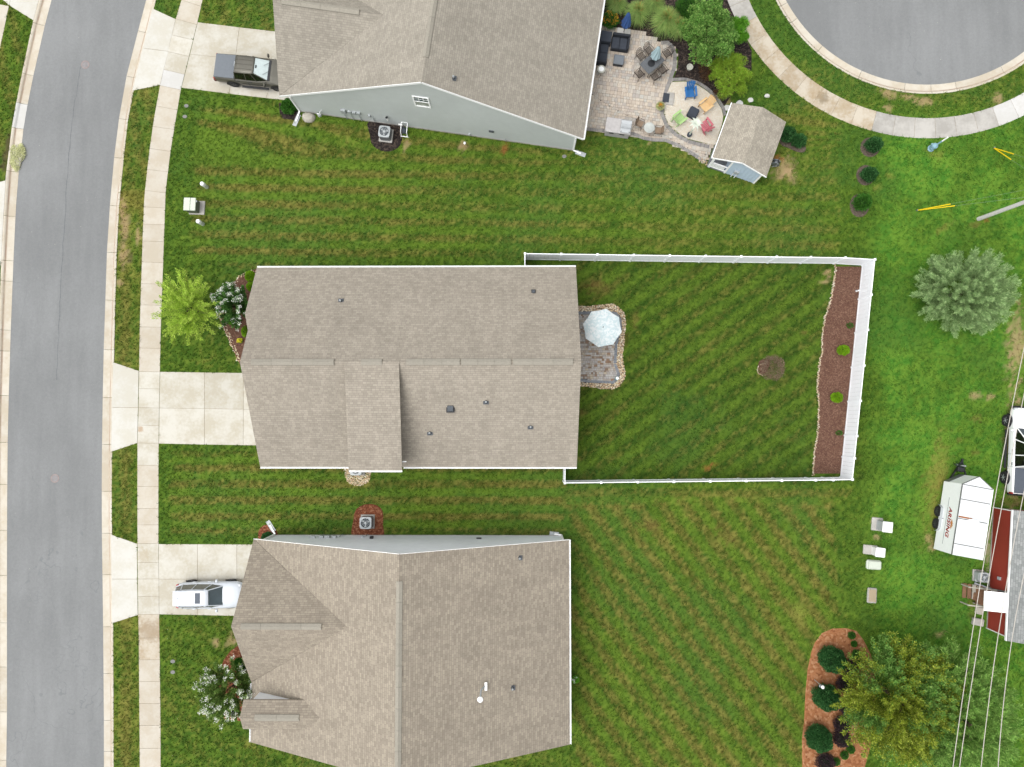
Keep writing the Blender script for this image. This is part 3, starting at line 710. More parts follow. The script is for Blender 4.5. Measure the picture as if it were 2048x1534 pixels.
def gutter(parent, p0, p1, outward, w=0.105, h=0.12, step=0.86):
    """open K-style gutter with hangers across it"""
    p0 = Vector(p0); p1 = Vector(p1); o = Vector(outward).normalized(); d = (p1 - p0); L = d.length; d.normalize(); up = Vector((0, 0, 1))
    sec = [(0, 0), (0, -h), (w, -h), (w, 0.01), (w - .028, 0.01), (w - .028, -h + .02), (.02, -h + .02), (.02, 0)]
    b = MB(); b.loft([[q + o * a + up * c for a, c in sec] for q in (p0, p1)])
    n = max(1, int(L / step))
    for i in range(n + 1):
        q = p0 + d * (L * (i + .5) / (n + 1)); b.bar(q + up * .006, q + o * (w - .01) + up * .006, .035, .012)
    return b.build('gutter', 'white_trim', parent, fix=True)
def window(parent, c, right, w, h, outv, muntins=(3, 2)):
    """double-hung window; c centre on the wall face, outv outward"""
    c = Vector(c); r = Vector(right).normalized(); o = Vector(outv).normalized(); up = Vector((0, 0, 1))
    def bar(b, x0, y0, x1, y1, d0, d1):
        vs = [c + r * x + up * y + o * z for z in (d0, d1) for x, y in ((x0, y0), (x1, y0), (x1, y1), (x0, y1))]
        b.add(vs, [(0,3,2,1),(4,5,6,7),(0,1,5,4),(1,2,6,5),(2,3,7,6),(3,0,4,7)])
    b = MB(); t = .09
    bar(b, -w/2-t, -h/2-t, w/2+t, -h/2, 0, .06); bar(b, -w/2-t, h/2, w/2+t, h/2+t, 0, .06); bar(b, -w/2-t, -h/2, -w/2, h/2, 0, .06); bar(b, w/2, -h/2, w/2+t, h/2, 0, .06)
    bar(b, -w/2, -.03, w/2, .03, 0, .045)
    fr = b.build('window', 'white_trim', parent, fix=True)
    b = MB()
    for i in range(1, muntins[0]): x = -w/2 + w * i / muntins[0]; bar(b, x-.015, .03, x+.015, h/2, .012, .03)
    for j in range(1, muntins[1]): y = .03 + (h/2-.03) * j / muntins[1]; bar(b, -w/2, y-.014, w/2, y+.014, .011, .028)
    if b.v: b.build('muntin', 'white_trim', fr, fix=True)
    b = MB(); bar(b, -w/2, .03, w/2, h/2, -.01, .01); b.build('pane', 'window_glass', fr, fix=True)
    b = MB(); bar(b, -w/2, -h/2, w/2, -.03, -.01, .01); b.build('pane', 'table_glass', fr, fix=True)
    return fr
def downspout(parent, top, bottom, out, tail=0.7):
    top = Vector(top); bottom = Vector(bottom); out = Vector(out).normalized()
    b = MB(); b.bar(top, bottom + Vector((0, 0, .22)), .09, .07)
    o = b.build('downspout', 'white_trim', parent, fix=True)
    b = MB(); b.bar(bottom + Vector((0, 0, .20)), bottom + out * tail + Vector((0, 0, .07)), .10, .08); b.build('spout_elbow', 'white_trim', o, fix=True)
    b = MB(); c = bottom + out * (tail * .75); b.bar(bottom + out * .2 + Vector((0, 0, .05)), bottom + out * (tail + .35) + Vector((0, 0, .035)), .30, .04); b.build('splash_block', 'pale_metal', o, fix=True)

# ------------------------------------------------------------ the two mirrored gabled houses
def gable_house(O, U, V, label, shing, wallm, W=20.9, ov_w=0.62, ov_e=0.50, depth=12.9, ze=2.66, zr=8.0, dormer=False, back_ov=0.45):
    """O base of the visible gable wall's west end; U runs along that wall (east), V into the house"""
    O = Vector((*O, 0)); U = Vector((*U, 0)); V = Vector((*V, 0))
    root = empty('detached_house', O, 0, label, 'house')
    P = lambda u, v, z: O + U * u + V * v + Vector((0, 0, z))
    Wd = W - ov_w - ov_e                    # wall width
    ur = (Wd) / 2.0; slope_ = (zr - ze) / (ur + ov_w); f0 = -0.14; f1 = depth + back_ov
    uw, ue = -ov_w, Wd + ov_e; zee = zr - slope_ * (ue - ur)
    gs = 0.77; hv = 4.66; zg = ze + gs * hv; uv_ = uw + (zg - ze) / slope_     # garage cross gable
    th = 0.17
    # walls: gable pentagons and side walls
    zw = lambda u: ze - th + slope_ * (min(u, Wd - u) + ov_w) - .02
    b = MB(); t = 0.16
    for v0, v1 in ((0, t), (depth - t, depth)):
        prof = [(0, 0.0), (Wd, 0.0), (Wd, zw(0)), (ur, zw(ur)), (0, zw(0))]
        b.loft([[P(u, v0, z) for u, z in prof], [P(u, v1, z) for u, z in prof]])
    for u0, u1 in ((0, t), (Wd - t, Wd)):
        prof = [(t + .002, 0), (depth - t - .002, 0), (depth - t - .002, zw(0)), (t + .002, zw(0))]
        b.loft([[P(u0, v, z) for v, z in prof], [P(u1, v, z) for v, z in prof]])
    prof = [(0.25, 0), (2 * hv - .3, 0), (2 * hv - .3, ze - .1), (hv, zg - .25), (.25, ze - .1)]
    b.loft([[P(-.01, v, z) for v, z in prof], [P(.15, v, z) for v, z in prof]])
    wall = b.build('wall', wallm, root, fix=True)
    b = MB(); b.loft([[P(-.03, -.025, z) for z in (0, .14)][:1] + [P(Wd + .03, -.025, 0), P(Wd + .03, -.025, .16), P(-.03, -.025, .16)], [P(-.03, -.002, 0), P(Wd + .03, -.002, 0), P(Wd + .03, -.002, .16), P(-.03, -.002, .16)]])
    b.build('foundation', 'concrete_grey', root, fix=True)
    for u in (0.02, Wd - .02):
        b = MB(); b.loft([[P(u - .07, -.03, .16), P(u + .07, -.03, .16), P(u + .07, -.003, .16), P(u - .07, -.003, .16)], [P(u - .07, -.03, zw(0) - .05), P(u + .07, -.03, zw(0) - .05), P(u + .07, -.003, zw(0) - .05), P(u - .07, -.003, zw(0) - .05)]]); b.build('corner_trim', 'white_trim', root, fix=True)
    # roof
    b = MB()
    if dormer:
        b.slab([P(uw, f0, ze), P(ur, f0, zr), P(ur, f1, zr), P(uw, f1, ze), P(uw, 2 * hv, ze), P(uv_, hv, zg)], th)
    else:
        b.slab([P(uw, f0, ze), P(ur, f0, zr), P(ur, f1, zr), P(uw, f1, ze), P(uw, 2 * hv, ze), P(uv_, hv, zg)], th)
    b.slab([P(ue, f0, zee), P(ur, f0, zr), P(ur, f1, zr), P(ue, f1, zee)], th)
    b.slab([P(uw - .03, f0, ze), P(uw - .03, hv, zg), P(uv_, hv, zg)], th)
    b.slab([P(uw - .03, 2 * hv, ze), P(uw - .03, hv, zg), P(uv_, hv, zg)], th)
    roof = b.build('roof', shing, root, fix=True)
    # rake boards on the visible gable
    for a, e in (((uw, ze), (ur, zr)), ((ue, zee), (ur, zr))):
        b = MB(); A = P(a[0], f0 - .012, a[1] - .085); E_ = P(e[0], f0 - .012, e[1] - .085); b.bar(A, E_, .025, .20); b.build('rake_board', 'white_trim', root, fix=True)
    # ridges
    ridge_caps(roof, P(ur, f0 + 1.6, zr), P(ur, f1 - .6, zr)); ridge_caps(roof, P(uw + .55, hv, zg), P(uv_ - 1.6, hv, zg))
    # gutters
    gutter(root, P(uw, 2 * hv + .1, ze - .03), P(uw, f1, ze - .03), -U); gutter(root, P(ue, f0, zee - .03), P(ue, f1, zee - .03), U)
    return root, P, dict(Wd=Wd, ur=ur, slope=slope_, ze=ze, zr=zr, uw=uw, ue=ue, hv=hv, zg=zg, f1=f1, th=th, roof=roof, zroof=lambda u: ze + slope_ * (u + ov_w) if u < ur else zr - slope_ * (u - ur))

# house at the bottom of the photo: gable wall faces north
bnw = G(552.5, 1070.3); bne = G(1121.5, 1070.3)
yb = (bnw[1] + bne[1]) / 2
hB, PB, KB = gable_house((bnw[0], yb), (1, 0), (0, -1), 'tan roofed house with pale siding, silver car nosed up to its garage', 'shingle_brown', 'siding_white', W=bne[0] - bnw[0] + 1.0, ov_w=0.60, ov_e=0.40, depth=12.8)
# house at the top: gable wall faces south, turned about eight degrees
tl = Vector(G(600.5, 223)); tr = Vector(G(1147, 301)); u_ = (tr - tl).normalized()
hT, PT, KT = gable_house(tl, u_, (-u_.y, u_.x), 'grey sided house with long tan roof beside the furnished paver patio', 'shingle_taupe', 'siding_grey', W=(tr - tl).length + 1.12, ov_w=0.62, ov_e=0.50, depth=13.2, zr=7.95)
NOGRASS += [[(p.x, p.y) for p in (PB(0, 0, 0), PB(KB['Wd'], 0, 0), PB(KB['Wd'], 12.8, 0), PB(0, 12.8, 0))], [(p.x, p.y) for p in (PT(0, 0, 0), PT(KT['Wd'], 0, 0), PT(KT['Wd'], 13.2, 0), PT(0, 13.2, 0))]]
for hh, PP, KK in ((hB, PB, KB), (hT, PT, KT)):        # garage door on the west face
    b = MB(); b.loft([[PP(-.05, v, z) for v, z in ((2.0, .03), (6.9, .03), (6.9, 2.2), (2.0, 2.2))], [PP(-.015, v, z) for v, z in ((2.0, .03), (6.9, .03), (6.9, 2.2), (2.0, 2.2))]])
    gd = b.build('garage_door', 'door_white', hh, fix=True)
# fittings on the top house
on = lambda PP, KK, u, v, up=0.0: PP(u, v, KK['zroof'](u) + up)
Uv = Vector((*u_, 0)); Nv = Vector((u_.y, -u_.x, 0))
def u_at(px, py, z, O, U, V):       # house coordinates of a photo pixel at height z
    d = Vector(G(px, py, z)) - Vector(O); return d.dot(Vector(U)), d.dot(Vector(V))
tV = Vector((-u_.y, u_.x))
u1, v1 = u_at(908, 159, 6.9, tl, u_, tV); pipe_boot(KT['roof'], on(PT, KT, u1, v1), 1.0, math.atan2(u_.y, u_.x))
b_, a_ = G(840.5, 199, 5.0), 0
uu, vv = u_at(841, 197, 5.3, tl, u_, tV)
window(hT, PT(uu, -.005, 4.75), Uv, 0.92, 1.32, Nv)
for z_, uq in ((2.5, 0.02),):
    downspout(hT, PT(0.02, -.06, 2.45), PT(0.02, -.06, 0), Nv + Uv * -.25, .75)
    downspout(hT, PT(KT['Wd'] - .02, -.06, 2.45), PT(KT['Wd'] - .02, -.06, 0), Uv + Nv * .2, .6)
def wall_box(root, PP, u, z, w, h, d, m='pale_metal', name='meter_box'):
    b = MB(); b.loft([[PP(u + a, -.002, z + c) for a, c in ((-w/2, -h/2), (w/2, -h/2), (w/2, h/2), (-w/2, h/2))], [PP(u + a, -d, z + c) for a, c in ((-w/2, -h/2), (w/2, -h/2), (w/2, h/2), (-w/2, h/2))]])
    return b.build(name, m, root, fix=True)
def conduit(root, PP, u, z0, z1, r=.025, m='pale_metal'):
    b = MB(); b.tube([PP(u, -.06, z0), PP(u, -.06, z1)], r, 6); return b.build('conduit', m, root)
def utilities(root, PP, us):
    for (u, z, w, h, d) in us['boxes']: wall_box(root, PP, u, z, w, h, d)
    for (u, z0, z1) in us['pipes']: conduit(root, PP, u, z0, z1)
utilities(hT, PT, dict(boxes=[(3.55,1.35,.34,.5,.16),(3.98,1.3,.22,.34,.12),(4.32,1.32,.24,.3,.14),(4.64,1.35,.24,.3,.14),(5.38,1.15,.16,.22,.12),(12.55,.35,.14,.2,.10)], pipes=[(3.5,0,1.1),(3.98,0,1.1),(4.6,0,1.15),(5.6,.1,1.0),(15.2,0.1,.5)]))
# wall lantern, dryer vent
b = MB(); q = PT(6.72, -.14, 1.05); b.tube([q, q + Vector((0, 0, .5))], .07, 8); lm = b.build('wall_lantern', 'door_white', hT)
b = MB(); b.tube([q + Vector((0, 0, .5)), q + Vector((0, 0, .58))], [.10, .03], 8); b.build('lantern_cap', 'black_plastic', lm); b = MB(); b.tube([q - Vector((0, 0, .08)), q], .05, 8); b.build('lantern_base', 'black_plastic', lm)
wall_box(hT, PT, 14.2, 1.45, .34, .2, .08, 'lead_boot', 'wall_vent'); wall_box(hT, PT, 7.5, .3, .3, .18, .1, 'door_white', 'wall_vent')
# fittings on the bottom house (north wall)
utilities(hB, PB, dict(boxes=[(2.95,1.15,.3,.2,.12),(3.55,1.15,.26,.3,.15),(3.95,1.1,.34,.42,.16),(4.45,1.15,.24,.3,.14),(6.35,.9,.16,.24,.12)], pipes=[(3.4,.1,1.0),(4.75,.1,1.1),(6.55,.1,.8),(8.4,.3,.6)]))
wall_box(hB, PB, 7.1, 1.5, .22, .3, .16, 'black_plastic', 'wall_lantern'); wall_box(hB, PB, 14.5, 1.5, .34, .16, .08, 'black_plastic', 'wall_vent')
downspout(hB, PB(-.02, -.08, 2.45), PB(-.02, -.08, 0), Vector((-.6, .9, 0)), .75)
downspout(hB, PB(KB['Wd'] + .05, -.06, 2.3), PB(KB['Wd'] + .05, -.06, 0), Vector((-1, .1, 0)), .5)
bO = (bnw[0], yb)
for px, py, z in ((1039.5,1115.5,4.4),(1025,1375,4.6)):
    u1, v1 = u_at(px, py, z, bO, (1, 0), (0, -1)); pipe_boot(KB['roof'], on(PB, KB, u1, v1), 1.0)
u1, v1 = u_at(966, 1373, 5.6, bO, (1, 0), (0, -1)); q = on(PB, KB, u1, v1)
b = MB(); b.box(q + Vector((.18, -.0, .04)), (.16, .5, .05)); o = b.build('antenna_mount', 'white_trim', KB['roof'])
b = MB(); b.tube([q + Vector((.1, 0, .05)), q + Vector((-.1, -.05, .5)), q + Vector((-.12, -.35, .95))], .05, 8); b.build('antenna_mast', 'pale_metal', o)
b = MB(); b.lathe(q + Vector((-.12, -.42, .95)), [(.02, 0), (.17, .05), (.19, .10), (.15, .16), (.02, .20)], 14); b.build('antenna_dish', 'white_trim', o, smooth=True)
# little dormer on the bottom house's west slope
dv0 = -19.25 - 0.0
def dormer_house():
    yc = G(500, 1436, 5.3)[1]; vC = yb - yc; xf = -17.25 - bnw[0]; zt, zl, hw = 5.3, 4.75, 0.92
    sl = (zt - zl) / hw; back = lambda z: (z - KB['ze']) / KB['slope'] - 0.60
    b = MB()
    for s in (-1, 1): b.slab([PB(xf - .42, vC, zt), PB(xf - .42, vC + s * hw, zl), PB(back(zl) + .1, vC + s * hw, zl), PB(back(zt) + .1, vC, zt)], .12)
    r_ = b.build('dormer_roof', 'shingle_brown', hB, fix=True)
    b = MB()
    prof = [(vC - .75, 2.9), (vC + .75, 2.9), (vC + .75, zl - .05), (vC, zt - .14), (vC - .75, zl - .05)]
    b.loft([[PB(xf, v, z) for v, z in prof], [PB(back(zl), v, z) for v, z in prof]])
    b.build('dormer_wall', 'siding_white', hB, fix=True)
    ridge_caps(r_, PB(xf + .5, vC, zt), PB(back(zt) - 1.3, vC, zt), .40)
dormer_house()

# ------------------------------------------------------------ centre house
X0, X1 = -17.62, 3.83; YN, YS = G(830, 534.5, 2.6)[1], G(830, 934, 2.6)[1]; YR = (YN + YS) / 2; ZE, ZR = 2.62, 6.50
SL = (ZR - ZE) / (YN - YR); TH = 0.17
hC = empty('detached_house', (X0 + .35, YS + .45, 0), 0, 'tan roofed house with shed dormer, in front of the white fenced yard', 'house')
wx0, wx1, wy0, wy1 = X0 + .35, X1 - .35, YS + .42, YN - .42
NOGRASS.append([(wx0, wy0), (wx1, wy0), (wx1, wy1), (wx0, wy1)])
b = MB(); zt = ZE - TH + SL * .42
prof = [(wy0, 0), (wy1, 0), (wy1, zt), (YR, ZR - TH - .02), (wy0, zt)]
for xa, xb in ((wx0, wx0 + .16), (wx1 - .16, wx1)): b.loft([[(xa, y, z) for y, z in prof], [(xb, y, z) for y, z in prof]])
for ya, yb2 in ((wy0, wy0 + .16), (wy1 - .16, wy1)): b.box(((wx0 + wx1) / 2, (ya + yb2) / 2, zt / 2), (wx1 - wx0 - .33, .16, zt))
b.build('wall', 'siding_tan', hC, fix=True)
DX0, DX1 = G(689.5, 730, 6.4)[0], G(798.5, 730, 6.4)[0]; DZ = 5.03; DY = G(750, 941, DZ)[1]
b = MB()
b.slab([(X0, YN, ZE), (X1, YN, ZE), (X1, YR, ZR), (X0, YR, ZR)], TH)
b.slab([(X0, YS, ZE), (X1, YS, ZE), (X1, YR, ZR), (X0, YR, ZR)], TH)
PRY = G(486, 628, 4.62)[1]; PRZ = ZE + SL * (YN - PRY); PX = X0 - .46
b.slab([(PX, YN - .002, ZE + .001), (X0, YN - .002, ZE + .001), (X0, PRY, PRZ + .001), (PX, PRY, PRZ + .001)], TH)
b.slab([(PX, PRY, PRZ), (X0 + .6, PRY, PRZ - .03), (X0 + .6, PRY - 2.4, PRZ - .03 - SL * 2.4), (PX, PRY - 2.4, PRZ - SL * 2.4)], TH)
roofC = b.build('roof', 'shingle_tan', hC, fix=True)
b = MB(); b.slab([(DX0, YR + .02, ZR + .03), (DX1, YR + .02, ZR + .03), (DX1, DY, DZ), (DX0, DY, DZ)], .15); dr = b.build('dormer_roof', 'shingle_tan', hC, fix=True)
b = MB(); zs = lambda y: ZE + SL * (y - YS); dsl = (ZR - DZ) / (YR - DY)
prof = [(DY + .28, 0), (DY + .44, 0), (YR - 1.0, zs(YR - 1.0) - .3), (YR - 1.0, ZR - dsl * 1.0 - .16), (DY + .28, DZ + dsl * .28 - .16)]
b.loft([[(DX0 + .38, y, z) for y, z in prof], [(DX1 - .38, y, z) for y, z in prof]]); b.build('dormer_wall', 'siding_tan', hC, fix=True)
for (ya, xa, xb, za, ov) in ((YN, PX, X1, ZE, 1), (YS, X0, DX0 + .3, ZE, -1), (YS, DX1 - .3, X1, ZE, -1)): gutter(hC, (xa, ya, za - .03), (xb, ya, za - .03), (0, ov, 0))
gutter(hC, (DX0, DY, DZ - .03), (DX1, DY, DZ - .03), (0, -1, 0))
b = MB(); b.box((DX1 + .08, DY + .55, 4.6), (.26, .07, .09)); b.bar((DX1 - .32, DY + .55, 4.62), (DX1 - .32, DY + .4, 3.0), .07, .07); b.build('downspout', 'white_trim', hC)
for px0, px1 in ((502, 668), (722, 764), (812, 920), (922, 1022), (1026, 1146)):
    ridge_caps(roofC, (G(px0, 726, ZR)[0], YR, ZR + .03), (G(px1, 726, ZR)[0], YR, ZR + .03), .40, .05)
zn = lambda y: ZE + SL * (YN - y)
for px, py, kind in ((682,602,'p'),(1067,583.5,'b'),(901,817,'B'),(972,804,'p'),(860,866,'p'),(1061,854,'p')):
    z = 4.0
    for _ in range(6): y = G(px, py, z)[1]; z = zn(y) if y > YR else zs(y)
    x, y = G(px, py, z)
    if kind == 'p': pipe_boot(roofC, (x, y, z), 1.05)
    else: box_vent(roofC, (x, y, z), .22 if kind == 'b' else .40)
b = MB(); b.box((wx0 - .02, (YS + YR) / 2 - .2, 1.1), (.04, 4.9, 2.15)); b.build('garage_door', 'door_white', hC)

# ------------------------------------------------------------ white vinyl fence
def fence():
    n_ = [G(x, interp([(507, 1050), (512, 1411), (515.3, 1691), (519, 1752)] and [(x0, y0) for y0, x0 in ((1050,507),(1411,512),(1691,515.3),(1752,519))], x), 1.93) for x in (1050,1122.6,1195,1267.7,1339.6,1411.5,1482.7,1553.6,1622,1691,1750)]
    e_ = [G(1750 - (y - 519) * 45.0 / 441, y, 1.93) for y in (519,589.5,659.7,731,801.8,872,916.4,959)]
    s_ = [G(x, 966 - (x - 1129) * 6.5 / 578, 1.93) for x in (1705,1666.5,1631.6,1563.8,1492.6,1420.7,1348,1275.6,1202.7,1130)]
    chains = [[(n_[0][0], wy1 + .05)] + n_, e_[0:], s_[0:], [s_[-1], (s_[-1][0] + .02, wy0 - .03)]]
    chains[1][0] = n_[-1]; chains[2][0] = e_[-1]
    root = empty('privacy_fence', (n_[0][0], n_[0][1], 0), 0, 'white vinyl privacy fence round three sides of the back yard', 'fence')
    done = set()
    def post(p):
        k = (round(p[0], 1), round(p[1], 1))
        if k in done: return
        done.add(k)
        b = MB(); b.box((p[0], p[1], .97), (.127, .127, 1.94)); po = b.build('post', 'white_vinyl', root)
        b = MB(); q = .075; b.add([(p[0]-q,p[1]-q,1.94),(p[0]+q,p[1]-q,1.94),(p[0]+q,p[1]+q,1.94),(p[0]-q,p[1]+q,1.94),(p[0]-q,p[1]-q,1.965),(p[0]+q,p[1]-q,1.965),(p[0]+q,p[1]+q,1.965),(p[0]-q,p[1]+q,1.965),(p[0],p[1],2.0)],
                      [(0,3,2,1),(0,1,5,4),(1,2,6,5),(2,3,7,6),(3,0,4,7),(4,5,8),(5,6,8),(6,7,8),(7,4,8)]); b.build('post_cap', 'white_vinyl', po)
    for ci, ch in enumerate(chains):
        for i in range(len(ch) - 1):
            a = Vector((*ch[i], 0)); c = Vector((*ch[i + 1], 0)); d = (c - a).normalized(); L = (c - a).length
            if not (ci == 0 and i == 0): post(ch[i])
            post(ch[i + 1]) if not (ci == 3) else None
            a2 = a + d * .06; c2 = c - d * .06
            b = MB(); n = max(1, round((L - .12) / .28)); wv = (c2 - a2).length / n
            for k in range(n):                                        # tongue-and-groove boards
                p0 = a2 + d * (wv * k + .004); p1 = a2 + d * (wv * (k + 1) - .004)
                b.bar(p0 + Vector((0, 0, .95)), p1 + Vector((0, 0, .95)), .024, 1.70)
            pn = b.build('panel', 'white_vinyl', root)
            for z, h in ((1.86, .10), (.12, .14)):
                b = MB(); b.bar(a2 + Vector((0, 0, z)), c2 + Vector((0, 0, z)), .05, h); b.build('rail', 'white_vinyl', pn)
fence()
# ------------------------------------------------------------ materials for things
simple('paint_bronze', C(108,105,94), 0.35, 0.35, var=0.05, spec=0.6)
simple('paint_silver', C(236,242,249,1.02), 0.25, 0.0, var=0.02, spec=0.6)
simple('roof_skin', C(246,249,250,1.12), 0.5, var=0.06, scale=3)
simple('paint_white', C(248,250,250,1.6), 0.3, 0.0, var=0.02, spec=0.6)
simple('tonneau', C(126,133,140), 0.6, var=0.05)
simple('tonneau_dark', C(96,104,116), 0.6, var=0.06)
simple('tyre', C(44,44,46), 0.85, var=0.15)
simple('rim', C(120,122,126), 0.35, 0.7, var=0.1)
simple('lamp_red', C(190,40,34), 0.3, var=0.05)
simple('lamp_clear', C(220,226,230), 0.2, var=0.05)
simple('sunshade', C(226,240,240,1.3), 0.5, var=0.06)
simple('seat_fabric', C(118,122,116), 0.9)
simple('green_metal', C(212,220,204,1.2), 0.5, var=0.05); simple('green_dark', C(112,122,100), 0.6, var=0.06)
simple('yellow_plastic', C(250,214,20,1.35), 0.5, var=0.05)
simple('pale_wood', C(206,200,186), 0.8, var=0.12); simple('wood_brown', C(150,112,84), 0.8, var=0.2)
simple('blue_fabric', C(66,104,168), 0.85, var=0.15); simple('aqua_fabric', C(196,224,230), 0.85, var=0.10, scale=20)
simple('wicker_black', C(50,54,62), 0.8, var=0.2, scale=30); simple('cushion_dark', C(66,72,82), 0.9, var=0.1)
simple('iron_brown', C(84,74,66), 0.6, 0.3, var=0.12); simple('table_top', C(112,116,120), 0.45, 0.2, var=0.12)
simple('sling_brown', C(160,138,116), 0.85, var=0.08); simple('stone_counter', C(206,202,200), 0.7, var=0.10, scale=5)
simple('steel', C(220,224,226), 0.3, 0.3, var=0.05)
simple('chair_blue', C(42,120,190), 0.55, var=0.08); simple('chair_orange', C(248,208,150), 0.55, var=0.05); simple('chair_green', C(186,226,146), 0.55, var=0.06); simple('chair_pink', C(220,120,132), 0.55, var=0.08)
simple('cable', C(226,218,206), 0.5, var=0.03); simple('guy_wire', C(176,190,176), 0.4, 0.4)
simple('pole_wood', C(222,220,216,1.3), 0.8, var=0.1); simple('hydrant_blue', C(158,200,218), 0.45, var=0.08)
simple('lid_grey', C(150,150,146), 0.85, var=0.12); simple('iron_lid', C(164,160,160), 0.8, 0.1, var=0.1)
simple('rust_ring', C(174,158,154), 0.85, var=0.1)
simple('turquoise', C(130,206,206), 0.5); simple('pot_white', C(222,222,208), 0.6)
simple('red_ink', C(206,62,48), 0.6, var=0.05); simple('orange_ink', C(240,160,90), 0.6, var=0.1)
simple('seam', C(132,134,132), 0.8, var=0.15); simple('rust', C(176,110,60), 0.9, var=0.2)
simple('canvas_dark', C(70,78,88), 0.9, var=0.1)

def pattern_fabric():
    m = mat('umbrella_print'); t = NT(m); P = t.pos()
    vo = t.n('ShaderNodeTexVoronoi'); vo.inputs['Scale'].default_value = 9.0; t.put(vo.inputs['Vector'], P)
    n = t.noise(20.0, P, 2.0)
    col = t.mix(t.ramp(t.m('ADD', t.sep(vo.outputs['Color'])[0], t.m('SUBTRACT', n, .5)), .35, .75), C(216,234,237,1.12), C(244,250,250,1.12))
    t.set(col, 0.8, 0, 0.2)
pattern_fabric()

# ------------------------------------------------------------ air-conditioner condensers
def condenser(loc, rz, label, s=.82, h=.78, body='grey_metal', top='pale_metal'):
    r_ = empty('air_conditioner', loc, rz, label, 'air conditioner', 'air conditioner units beside the houses')
    b = MB(); b.bbox((0, 0, .05), (s * 1.2, s * 1.2, .10), .02); b.build('pad', 'concrete_grey', r_, local=True)
    b = MB(); b.bbox((0, 0, .10 + (h - .1) / 2), (s, s, h - .1), .09); b.build('cabinet', body, r_, local=True)
    b = MB(); q = s / 2; n = 24; R0 = s * .40
    sq = []
    for k in range(n):
        a = 2 * math.pi * k / n; m_ = max(abs(math.cos(a)), abs(math.sin(a))); rr = min(q / m_, q * 1.28); sq.append((rr * math.cos(a), rr * math.sin(a)))
    vs = [(x, y, h + .05) for x, y in sq] + [(R0 * math.cos(2 * math.pi * k / n), R0 * math.sin(2 * math.pi * k / n), h + .06) for k in range(n)] + [(x, y, h - .02) for x, y in sq]
    b.add(vs, [(k, (k + 1) % n, n + (k + 1) % n, n + k) for k in range(n)] + [(2 * n + k, 2 * n + (k + 1) % n, (k + 1) % n, k) for k in range(n)]); b.build('top_cover', top, r_, local=True)
    b = MB(); b.lathe((0, 0, h + .005), [(R0, 0), (.01, .01)], 20); b.build('fan_well', 'canvas_dark', r_, local=True)
    b = MB()
    for k in range(14): a = 2 * math.pi * k / 14; b.bar((.06 * math.cos(a), .06 * math.sin(a), h + .05), (R0 * math.cos(a), R0 * math.sin(a), h + .055), .014, .01)
    for rr in (.14, .23): b.tube([(s / .82 * rr * math.cos(a), s / .82 * rr * math.sin(a), h + .052) for a in np.linspace(0, 2 * math.pi, 17)], .007, 4, False)
    b.build('fan_grille', 'pale_metal', r_, local=True, kind='stuff')
    b = MB(); b.lathe((0, 0, h + .02), [(.09, 0), (.09, .05), (.02, .06)], 12); b.build('fan_hub', top, r_, local=True)
    for k in range(3):
        a = 2.1 * k + .4; b = MB(); b.add([(.07 * math.cos(a), .07 * math.sin(a), h + .02), (R0 * .9 * math.cos(a - .25), R0 * .9 * math.sin(a - .25), h + .01), (R0 * .9 * math.cos(a + .3), R0 * .9 * math.sin(a + .3), h + .04)], [(0, 1, 2)]); b.build('fan_blade', top, r_, local=True)
    return r_
p = G(768.5, 263, .8); condenser((p[0], p[1], 0), R(-7), 'grey air conditioner in the dark mulch bed by the grey sided house')
p = G(731, 1046, .8); condenser((p[0], p[1], 0), 0, 'air conditioner with white top in the red mulch by the pale siding')
p = G(711.5, 938.5, .8); condenser((p[0], p[1], 0), 0, 'air conditioner half hidden under the dormer eave, ringed by river stones', body='pale_metal')

# gas meter and its pipe, air handler boulder cover, hose reel by the grey house
p = G(618, 236); r_ = empty('rock_cover', (p[0], p[1], 0), R(-8), 'beige artificial rock cover beside the grey sided house', 'rock cover')
b = MB(); rg = []
for z, sx, sy in ((0, .50, .42), (.12, .50, .40), (.30, .40, .30), (.38, .30, .2)): rg.append([(sx * math.cos(a) * (1 + .08 * math.sin(3 * a)), sy * math.sin(a) * (1 + .06 * math.cos(2 * a)), z) for a in np.linspace(0, 2 * math.pi, 12, endpoint=False)])
b.loft(rg); b.build('rock_shell', 'pale_wood', r_, local=True, fix=True, smooth=True)
p = G(643, 235); r_ = empty('gas_meter', (p[0], p[1], 0), R(-8), 'small grey gas meter with bent pipe by the grey wall', 'gas meter')
b = MB(); b.bbox((0, 0, .45), (.22, .18, .26), .05); b.build('meter_body', 'pale_metal', r_, local=True)
b = MB(); b.tube([(-.16, 0, 0), (-.16, 0, .62), (-.05, 0, .66), (-.05, 0, .5)], .03, 6); b.tube([(.05, 0, .5), (.05, .1, .72), (.22, .22, .9)], .03, 6); b.build('gas_pipe', 'white_trim', r_, local=True)
p = G(809, 258, .4); r_ = empty('hose_reel', (p[0], p[1], 0), R(-8), 'white framed hose reel cart standing by the grey wall', 'hose reel')
for sx in (-.22, .22):
    b = MB(); b.tube([(sx, -.42, .05), (sx, -.3, .55), (sx, .35, .75)], .03, 6); b.build('frame_side', 'white_trim', r_, local=True)
b = MB(); b.tube([(-.28, -.42, .05), (.28, -.42, .05)], .035, 6); b.build('foot_bar', 'white_trim', r_, local=True)
b = MB(); b.tube([(-.22, .35, .75), (.22, .35, .75)], .03, 6); b.build('handle', 'white_trim', r_, local=True)
b = MB(); b.lathe((-.16, -.1, .36), [(.14, 0), (.22, .02), (.22, .30), (.14, .32)], 14, 'X'); b.build('hose_drum', 'canvas_dark', r_, local=True)

